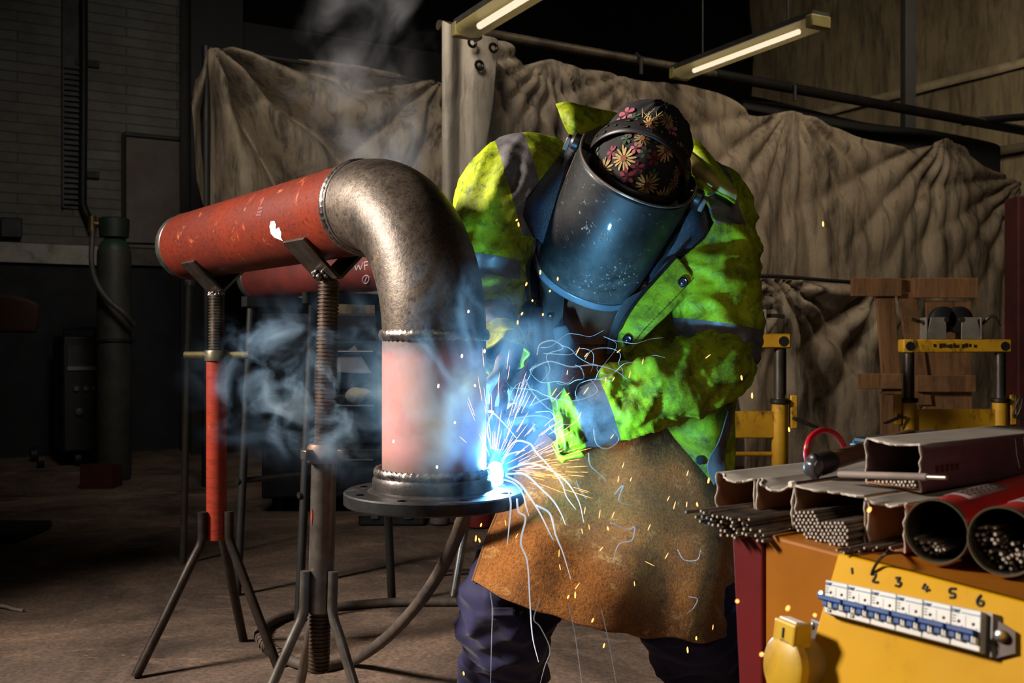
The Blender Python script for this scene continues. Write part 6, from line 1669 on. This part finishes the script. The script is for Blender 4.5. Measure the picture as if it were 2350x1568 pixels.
# crown strap with adjustment slots
kst = mat('strap_black', (44, 41, 40), (30, 28, 28), 10, .42)
def strap(th_, w_, off=.010):
    d_ = HL * sin(th_) * .114 + (HU * .126 + HF * .066) * cos(th_)
    return HC + d_ * (1 + off)
g2 = []
perp = (HF * .886 - HU * .464).normalized()
for i in range(41):
    th_ = lerp(-1.55, 1.5, i / 40); g2.append([strap(th_, 0) + perp * (s_ * .022) - (HU * .003) * abs(s_) for s_ in (-1, -.5, 0, .5, 1)])
st_ = MB().sheet(g2).build('crown_strap', kst, fs_, solid=.003, angle=60)
m = MB()
for i in range(4, 38, 3):
    th_ = lerp(-1.55, 1.5, i / 40); c_ = strap(th_, 0, .03); t_ = (strap(th_ + .02, 0, .03) - c_).normalized(); n_ = t_.cross(perp)
    if n_.dot(c_ - HC) < 0: n_ = -n_
    for s_ in ((-.5, .5) if i % 2 else (0,)):
        m.box(c_ + perp * (.019 * s_), (.012 if i % 2 else .007, .006, .003), ax=(t_, perp, n_))
m.build('strap_slot', blk, fs_, smooth=False, bevel=.001)
# headband round the brow and side knobs
hb = []
for i in range(49):
    th_ = lerp(-2.0, 2.0, i / 48); c_ = HC + HL * (.108 * sin(th_)) + HF * (.128 * cos(th_) - .004) - HU * .006
    hb.append([c_ + HU * (s_ * .014) for s_ in (-1, 0, 1)])
MB().sheet(hb).build('headband', kst, fs_, solid=.003, angle=60)
clipm = mat('clip_grey', (132, 124, 116), (70, 66, 64), 16, .3, metal=.4)
for s_, (x, y, d) in ((-1, (1303, 338, 2.33)), (1, (1604, 462, 2.33))):
    k_ = C0 + HL * (s_ * .145) - HF * .012 + HA * .02
    MB().lathe([(.018, -.006), (.020, 0), (.020, .012), (.014, .018), (.001, .018)], k_, HL * s_, 18).build('pivot_knob', kst, fs_)
    MB().box(k_ + HL * (s_ * .022) + HA * .01, (.012, .022, .034), ax=(HL, HF, HA)).build('pivot_clip', clipm, fs_, bevel=.003)
    MB().tube([k_, HC + HL * (s_ * .108) - HU * .004], .008, 10).build('pivot_arm', kst, fs_)
MB().box(shp_(.86, radians(76), .010), (.014, .022, .032), ax=(HL, HF, HA)).build('buckle', clipm, fs_, bevel=.004)

# ------------------------------------------------------------------ torch
P = P0
tc_ = thing('welding_torch', P(1165, 850, 2.17), 'welding torch with curved neck held in the welder\'s gloves, pointing at the flange weld', 'torch')
gr = [P(1196, 760, 2.44), P(1180, 820, 2.36), P(1163, 868, 2.29), P(1152, 895, 2.24)]
MB().tube(crom(gr, 16), [.016] * 17, 14).build('grip', mat('grip_black', (34, 32, 34), (22, 21, 23), 10, .5), tc_)
cop = mat('neck_copper', (190, 136, 104), (150, 100, 74), 12, .3, metal=.85)
MB().tube(crom([P(1152, 892, 2.245), P(1156, 912, 2.22), P(1152, 945, 2.185), P(1145, 985, 2.165)], 14), [.0095] * 15, 14).build('swan_neck', cop, tc_)
MB().tube([P(1146, 978, 2.168), P(1143, 1000, 2.162), P(1140, 1032, 2.158)], [.011, .012, .0095], 16).build('nozzle', mat('nozzle_brass', (160, 120, 84), (120, 88, 60), 12, .3, metal=.9), tc_)
MB().tube(crom([P(1158, 872, 2.25), P(1142, 890, 2.22), P(1131, 915, 2.2), P(1127, 945, 2.18)], 12), [.0065] * 13, 10).build('trigger_lead', mat('lead_red', (188, 74, 66), (160, 56, 52), 10, .4), tc_)
MB().tube(crom([P(1196, 762, 2.44), P(1215, 700, 2.50), P(1230, 800, 2.52), P(1180, 960, 2.5), P(1120, 1090, 2.5), P(1092, 1138, 2.5)], 30), [.0125] * 31, 10).build('torch_cable', blk, tc_)
# ------------------------------------------------------------------ arc, smoke, sparks
ARC = P(1137, 1084, 2.17)
m = MB(); m.sphere(ARC, (.017, .015, .022), 24, 16)
for i, q in enumerate(m.v):
    r_ = q - ARC; m.v[i] = ARC + r_ * (1 + .22 * noise.noise(r_ * 70)) + (V((.004, 0, -.006)) if r_.z < -.014 else V())
arcm = emit('arc_light', (.17, .58, 1.0), 2300)
o = m.build('welding_arc', arcm); tag(o, 'blinding white welding arc at the foot of the pipe on the flange', 'welding arc')

def smoke_mat(name, dens, scale, lo, hi, c, aniso=.25, stretch=(1, 1, 1), power=1.0, step=1.0, off=(0, 0, 0), fall=(0., .55)):
    mt = bpy.data.materials.new(name); mt.use_nodes = True; t = mt.node_tree; t.nodes.remove(t.nodes['Principled BSDF'])
    out = t.nodes['Material Output']; sc_ = t.nodes.new('ShaderNodeVolumeScatter'); sc_.inputs['Color'].default_value = c + (1,); sc_.inputs['Anisotropy'].default_value = aniso
    tc = t.nodes.new('ShaderNodeTexCoord'); mp = t.nodes.new('ShaderNodeMapping'); mp.inputs['Scale'].default_value = stretch; mp.inputs['Location'].default_value = off
    t.links.new(tc.outputs['Object'], mp.inputs[0])
    nz = t.nodes.new('ShaderNodeTexNoise'); nz.inputs['Scale'].default_value = scale; nz.inputs['Detail'].default_value = 6; nz.inputs['Roughness'].default_value = .62; nz.inputs['Distortion'].default_value = .7
    t.links.new(mp.outputs[0], nz.inputs['Vector'])
    r = t.nodes.new('ShaderNodeMapRange'); r.inputs[1].default_value = lo; r.inputs[2].default_value = hi; t.links.new(nz.outputs[0], r.inputs[0])
    # fall-off to the domain's edge
    s = t.nodes.new('ShaderNodeVectorMath'); s.operation = 'MULTIPLY_ADD'; s.inputs[1].default_value = (2, 2, 2); s.inputs[2].default_value = (-1, -1, -1); t.links.new(tc.outputs['Generated'], s.inputs[0])
    ln = t.nodes.new('ShaderNodeVectorMath'); ln.operation = 'LENGTH'; t.links.new(s.outputs[0], ln.inputs[0])
    f = t.nodes.new('ShaderNodeMapRange'); f.interpolation_type = 'SMOOTHSTEP'; f.inputs[1].default_value = 1.0; f.inputs[2].default_value = fall[1]; t.links.new(ln.outputs['Value'], f.inputs[0])
    m1 = t.nodes.new('ShaderNodeMath'); m1.operation = 'MULTIPLY'; t.links.new(r.outputs[0], m1.inputs[0]); t.links.new(f.outputs[0], m1.inputs[1])
    pw = t.nodes.new('ShaderNodeMath'); pw.operation = 'POWER'; pw.inputs[1].default_value = power; t.links.new(m1.outputs[0], pw.inputs[0])
    m2 = t.nodes.new('ShaderNodeMath'); m2.operation = 'MULTIPLY'; m2.inputs[1].default_value = dens; t.links.new(pw.outputs[0], m2.inputs[0])
    t.links.new(m2.outputs[0], sc_.inputs['Density']); t.links.new(sc_.outputs[0], out.inputs['Volume'])
    mt.volume_intersection_method = 'ACCURATE' if hasattr(mt, 'volume_intersection_method') else mt.volume_intersection_method
    return mt
def cloud(c, r, mt, label, cat='smoke', rot=0.0, rotz=0.0):
    m = MB(); m.sphere((0, 0, 0), r, 28, 18)
    o = m.build('smoke', mt, base=(0, 0, 0)); o.location = c; o.rotation_euler = (0, rot, rotz); tag(o, label, cat, kind='stuff'); return o
blue = (.26, .56, .92)
cloud(P(1045, 870, 1.99), (.27, .17, .28), smoke_mat('smoke_blue', 26.0, 8, .48, .66, blue, .0, power=1.4, fall=(0, .25), stretch=(1, 1, .8)), 'blue lit welding smoke curling in front of the upright pipe')
cloud(P(735, 890, 2.44), (.37, .24, .27), smoke_mat('smoke_blue_far', 24.0, 9, .525, .68, (.34, .56, .84), .0, power=1.5, off=(3, 1, 0), fall=(0, .15)), 'blue grey smoke drifting left between the stands', rot=.15)
cloud(P(1150, 960, 2.04), (.13, .13, .20), smoke_mat('smoke_arc', 2.2, 11, .44, .66, blue, .2, power=1.3, off=(7, 1, 2)), 'bright blue smoke boiling up from the welding arc', rot=-.1)
cloud(P(830, 180, 2.9), (.26, .22, .42), smoke_mat('smoke_grey', 1.7, 6.5, .48, .68, (.9, .9, .95), .0, power=1.4, off=(1, 5, 2), stretch=(1, 1, .7)), 'thin grey smoke rising to the roof above the elbow', rot=.12)
cloud(P(880, 330, 2.6), (.16, .15, .14), smoke_mat('smoke_wisp', 2.0, 7, .46, .68, (.8, .85, .95), .0, power=1.4, off=(2, 2, 6)), 'wispy grey smoke just above the elbow')

# spatter trails : fine curling threads of fume
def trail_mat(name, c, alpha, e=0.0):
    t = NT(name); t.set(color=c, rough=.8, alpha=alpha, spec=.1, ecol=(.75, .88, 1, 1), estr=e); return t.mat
tm_b = trail_mat('fume_thread_bright', (.9, .95, 1, 1), .85, .40); tm_d = trail_mat('fume_thread_faint', (.75, .78, .80, 1), .30, .10)  # small glow added so threads stay pale away from the arc
def trail(pts, r, mt, label, n=40):
    q = crom([P(*p) for p in pts], n)
    L = len(q); rs = [max(.00025, r * (1 - .65 * (i / (L - 1)) ** 2)) for i in range(L)]
    o = MB().tube(q, rs, 7).build('fume_trail', mt, angle=180); tag(o, label, 'fume trail', 'curling fume trails'); return o
d = 2.08
bright = [
 ([(1165, 1078, d), (1215, 1064, d), (1262, 1078, d - .02), (1300, 1105, d - .03), (1328, 1150, d - .05), (1340, 1200, d - .06)], 'bright trail arching right from the arc and dropping over the apron'),
 ([(1160, 1088, d), (1205, 1090, d), (1240, 1120, d - .02), (1270, 1150, d - .03), (1288, 1180, d - .04), (1298, 1205, d - .05)], 'bright trail falling right of the arc, second from the arch'),
 ([(1160, 1092, d), (1192, 1110, d), (1215, 1140, d - .02), (1240, 1180, d - .03), (1262, 1225, d - .04), (1270, 1240, d - .04)], 'thick bright trail falling steeply past the flange edge'),
 ([(1150, 1100, d), (1180, 1110, d), (1200, 1135, d - .01), (1208, 1165, d - .02), (1214, 1185, d - .02)], 'short bright trail just off the flange edge'),
 ([(1150, 1070, d), (1165, 1045, d), (1195, 1036, d), (1205, 1034, d)], 'short thick bright trail rising from the arc to the right'),
 ([(1150, 1060, d), (1180, 1015, d), (1215, 1018, d), (1232, 1040, d - .01), (1262, 1072, d - .02), (1290, 1110, d - .03), (1300, 1140, d - .03), (1322, 1170, d - .05)], 'kinked bright trail from above the arc down to the apron'),
 ([(1127, 1030, d), (1118, 985, d), (1130, 950, d), (1150, 965, d), (1185, 1005, d)], 'bright curl of fume round the torch nozzle'),
 ([(1186, 1145, d - .03), (1190, 1175, d - .03), (1206, 1190, d - .03), (1195, 1245, d - .04), (1210, 1290, d - .04), (1216, 1380, d - .05), (1222, 1460, d - .06), (1236, 1520, d - .06)], 'long wavering pale trail hanging from the flange edge to the trouser leg'),
 ([(1168, 1130, d - .03), (1172, 1160, d - .03), (1168, 1210, d - .03), (1164, 1250, d - .04)], 'short pale trail below the flange rim'),
 ([(1230, 1160, d - .03), (1262, 1180, d - .03), (1276, 1230, d - .04), (1292, 1270, d - .05), (1310, 1330, d - .05)], 'pale trail wandering down the middle of the apron')]
for p_, l_ in bright: trail(p_, .0021, tm_b, l_)
d = 2.05
faint = [
 ([(1232, 815, d), (1240, 790, d), (1270, 782, d), (1292, 800, d), (1255, 815, d), (1262, 850, d), (1240, 880, d)], 'looping pale thread left of the cuff below the collar'),
 ([(1215, 850, d), (1260, 830, d), (1310, 842, d), (1360, 838, d), (1410, 850, d), (1440, 872, d)], 'pale thread strung across the dark chest above the forearm'),
 ([(1220, 930, d), (1260, 915, d), (1320, 920, d), (1370, 900, d), (1355, 870, d)], 'pale thread crossing the cuff'),
 ([(1205, 870, d), (1225, 905, d), (1262, 940, d), (1300, 950, d)], 'pale thread right of the torch grip'),
 ([(1180, 960, d), (1240, 955, d), (1300, 975, d), (1330, 965, d)], 'pale thread across the lower cuff'),
 ([(1362, 985, d), (1370, 1020, d), (1395, 1030, d), (1420, 1010, d), (1408, 985, d)], 'grey curl in front of the forearm band'),
 ([(1350, 1040, d), (1356, 1070, d), (1384, 1095, d), (1390, 1108, d)], 'grey curl at the top of the apron'),
 ([(1336, 1130, d), (1346, 1145, d), (1330, 1125, d), (1322, 1100, d)], 'small grey curl on the left of the apron'),
 ([(1410, 1135, d), (1430, 1115, d), (1420, 1150, d), (1450, 1160, d)], 'small grey curl near the apron centre'),
 ([(1400, 1200, d), (1440, 1215, d), (1456, 1210, d), (1450, 1240, d), (1420, 1250, d), (1410, 1290, d), (1440, 1300, d)], 'wavy grey trail on the apron centre'),
 ([(1555, 1262, d + .3), (1570, 1285, d + .3), (1600, 1285, d + .3), (1608, 1262, d + .3)], 'grey curl at the right side of the apron'),
 ([(1580, 1370, d + .3), (1600, 1375, d + .3), (1592, 1395, d + .3), (1575, 1410, d + .3)], 'grey curl at the bottom right of the apron'),
 ([(1125, 1360, d), (1130, 1400, d), (1128, 1470, d), (1126, 1568, d)], 'thin straight thread hanging over the left trouser leg'),
 ([(1240, 1375, d), (1225, 1420, d), (1240, 1440, d), (1262, 1490, d), (1250, 1530, d), (1240, 1568, d)], 'wavering thread right of the left trouser leg'),
 ([(1305, 1390, d), (1320, 1460, d), (1335, 1568, d)], 'thin straight thread between the legs, left one'),
 ([(1380, 1400, d), (1396, 1470, d), (1414, 1568, d)], 'thin straight thread between the legs, right one')]
for p_, l_ in faint: trail(p_, .0013, tm_d, l_)

rn = random.Random(33)
for k in range(13):
    x, y = rn.uniform(1215, 1420), rn.uniform(770, 960); a_ = rn.uniform(0, 6.3); pts = []
    for i in range(7):
        pts.append((x, y, d + .1 + rn.uniform(-.02, .02))); a_ += rn.uniform(-1.1, 1.4); st = rn.uniform(18, 40); x += cos(a_) * st; y += sin(a_) * st * .7
    trail(pts, .0009, tm_d, 'fine pale fume thread swirling before the dark chest and forearm', 44)
# sparks
def spark_me(name, c, s, r, L):
    n = 7; prof = [(-.5 * L, .0001), (-.42 * L, r * .7), (-.1 * L, r), (.3 * L, r * .8), (.5 * L, .0001)]
    m = MB(); m.loft([[V((x, q * cos(2 * pi * j / n), q * sin(2 * pi * j / n))) for j in range(n)] for x, q in prof])
    ob = m.build('spark', emit(name, c, s), base=(0, 0, 0)); me = ob.data; bpy.data.objects.remove(ob); return me
s_or = spark_me('spark_orange', (1, .42, .12), 2.4, .00065, .05); s_pk = spark_me('spark_pink', (1, .62, .46), 2.0, .0006, .05); s_dot = spark_me('spark_ember', (1, .32, .07), 3.5, .0019, .007); s_hot = spark_me('spark_hot', (1, .80, .66), 5, .0020, .006); s_dash = spark_me('spark_dash', (1, .34, .08), 3.0, .0010, .014)
def spark(me, p, d_, label, group, sc_=1.0):
    ob = bpy.data.objects.new('spark', me); COL.objects.link(ob); ob.location = p
    ob.rotation_euler = V(d_).to_track_quat('X', 'Z').to_euler(); ob.scale = (sc_, 1, 1); return tag(ob, label, 'spark', group)
rn = random.Random(17)
for k in range(62):      # fan to the right
    a_ = radians(rn.triangular(-28, 42, -3)); L = rn.uniform(60, 215); x, y = 1140 + cos(a_) * L, 1080 - sin(a_) * L * .85
    q = P(x, y, rn.uniform(2.0, 2.1)); d_ = V((cos(a_), rn.uniform(-.2, .1), sin(a_)))
    spark(s_or if L > 90 else s_pk, q, d_, 'orange spark streaking right from the arc across the apron', 'sparks fanning right', rn.uniform(.3, 1.1))
for k in range(44):      # fan upwards
    a_ = radians(rn.gauss(84, 16)); L = rn.uniform(50, 190) if rn.random() < .8 else rn.uniform(150, 260); x, y = 1133 + cos(a_) * L, 1075 - sin(a_) * L
    spark(s_pk, P(x, y, rn.uniform(2.02, 2.12)), V((cos(a_), rn.uniform(-.15, .1), sin(a_))), 'pale spark shooting upward from the arc past the torch', 'sparks shooting up', rn.uniform(.4, 1.3))
for k in range(26):      # close burst
    a_ = radians(rn.uniform(15, 75)); L = rn.uniform(50, 180); x, y = 1138 + cos(a_) * L, 1078 - sin(a_) * L
    spark(s_pk, P(x, y, rn.uniform(2.0, 2.1)), V((cos(a_), rn.uniform(-.2, .1), sin(a_))), 'pale spark flying up and right between arc and cuff', 'sparks between arc and cuff', rn.uniform(.3, .9))
def dots(lst, me, label, group, d, dv=(0.3, 0, 1), sc_=1.0):
    for (x, y) in lst:
        j = V((rn.uniform(-.5, .5), 0, rn.uniform(-.4, .4)))
        spark(me, P(x, y, d + rn.uniform(-.03, .03)), V(dv) + j, label, group, sc_ * rn.uniform(.7, 1.4))
dots([(1060, 817), (1006, 886), (1112, 806), (903, 1013), (1003, 1072), (1075, 715), (1044, 970), (1090, 885)], s_hot, 'bright spark drifting in the blue smoke before the pipe', 'sparks in the smoke', 1.98)
dots([(960, 987), (1188, 740), (1190, 515), (1186, 505), (1240, 625), (1208, 652), (1246, 722), (1222, 690), (1198, 720), (1280, 640), (1262, 668)], s_dot, 'small orange spark before the dark jacket opening', 'sparks before the jacket opening', 2.05)
dots([(1272, 900), (1302, 905), (1345, 897), (1408, 870), (1390, 872), (1420, 806), (1475, 830), (1445, 860), (1625, 818), (1330, 955), (1282, 1000), (1310, 1020), (1405, 1002), (1345, 815), (1302, 855), (1326, 806)], s_dash, 'orange dash of spark before the forearm and chest', 'sparks before the arm', 2.0, (.6, 0, .8))
dots([(1160, 1200), (1186, 1230), (1342, 1172), (1376, 1180), (1407, 1182), (1419, 1100), (1534, 1144), (1430, 1068), (1352, 1210), (1336, 1220), (1283, 1270), (1285, 1302), (1325, 1345), (1456, 1340), (1380, 1260), (1490, 1210), (1530, 1276), (1548, 1160), (1576, 1158), (1578, 1086), (1636, 1440), (1448, 1100)], s_dash, 'orange dash of spark before the leather apron', 'sparks before the apron', 2.06, (.2, 0, 1), .9)
dots([(1320, 1366), (1304, 1370), (1360, 1424), (1386, 1482), (1395, 1213), (1578, 1492), (1064, 1546), (1598, 1465), (1092, 1236), (1100, 1240), (1104, 1205)], s_dot, 'glowing ember falling at the apron hem and trouser legs', 'embers falling by the legs', 2.1, (.1, 0, 1), 1.5)
dots([(1889, 514), (1702, 867), (1726, 908), (1811, 986), (1832, 1092), (1832, 1099), (1626, 1103), (1600, 1158)], s_dot, 'lone ember flying right of the welder in front of the tarpaulin', 'embers right of the welder', 1.9, (.2, 0, 1), 1.2)
spark(s_or, P(1491, 1294, 2.05), V((1, 0, -.5)), 'orange streak of spark slanting across the apron centre', 'sparks before the apron', .45)
dots([(1995, 1170), (1808, 1396), (1870, 1412), (1692, 1380), (1748, 1502), (2300, 1500)], s_dot, 'ember landing by the yellow cabinet', 'embers by the cabinet', 1.02, (.4, 0, 1), .6)
# ------------------------------------------------------------------ camera, light
cam = bpy.data.cameras.new('camera'); co = bpy.data.objects.new('camera', cam); COL.objects.link(co)
co.location = (0, 0, EYE); co.rotation_euler = (pi / 2, 0, 0)
cam.sensor_width = 36; cam.lens = 36; cam.clip_end = 60
cam.dof.use_dof = True; cam.dof.focus_distance = 2.25; cam.dof.aperture_fstop = 8.0
SC.camera = co
w = bpy.data.worlds.new('world'); SC.world = w; w.use_nodes = True
w.node_tree.nodes['Background'].inputs[0].default_value = (.9, .85, .8, 1); w.node_tree.nodes['Background'].inputs[1].default_value = .0
def area(name, loc, target, size, power, c=(1, 1, 1), sy=None, spread=pi):
    l = bpy.data.lights.new(name, 'AREA'); l.energy = power; l.color = c; l.size = size
    if sy: l.shape = 'RECTANGLE'; l.size_y = sy
    l.spread = spread
    o = bpy.data.objects.new(name, l); COL.objects.link(o); o.location = loc
    o.rotation_euler = (V(target) - V(loc)).to_track_quat('-Z', 'Y').to_euler(); return o
area('key_lamp', (-2.9, 2.0, 2.42), (-.1, 2.3, .85), .55, 96, (1, .90, .80), spread=radians(98))
area('fill_lamp', (.7, -.5, 2.3), (.62, 2.3, .6), .8, 1.9, (1, .86, .70), spread=radians(80))
area('tarp_fill', (2.3, 5.0, 3.9), (2.6, 8.0, 1.4), 1.2, 28, (1, .84, .64), 1.0, spread=2.4)  # unseen lamp added to light the right tarpaulin
area('drape_fill', (-1.0, 3.7, 3.7), (-.9, 7.0, 2.3), 1.0, 24, (1, .9, .78), 1.0, spread=1.7)  # added lamp out of view, brightens the flap and left tarpaulin
area('sheeting_fill', (2.8, 8.0, 4.1), (4.3, 10.6, 2.6), .8, 16, (1, .86, .62), spread=2.2)  # extra unseen lamp that lifts the sheeting on the right wall
def point(name, loc, power, c, r=.02):
    l = bpy.data.lights.new(name, 'POINT'); l.energy = power; l.color = c; l.shadow_soft_size = r
    o = bpy.data.objects.new(name, l); COL.objects.link(o); o.location = loc; return o
SC.view_settings.view_transform = 'Standard'; SC.view_settings.look = 'None'; SC.view_settings.gamma = 1; SC.view_settings.use_curve_mapping = False
SC.view_settings.exposure = 0.0
SC.cycles.use_denoising = True; SC.cycles.sample_clamp_indirect = 6; SC.cycles.volume_step_rate = .6; SC.cycles.volume_max_steps = 256
SC.cycles.max_bounces = 5; SC.cycles.volume_bounces = 0; SC.cycles.diffuse_bounces = 3; SC.cycles.glossy_bounces = 3; SC.cycles.transparent_max_bounces = 12
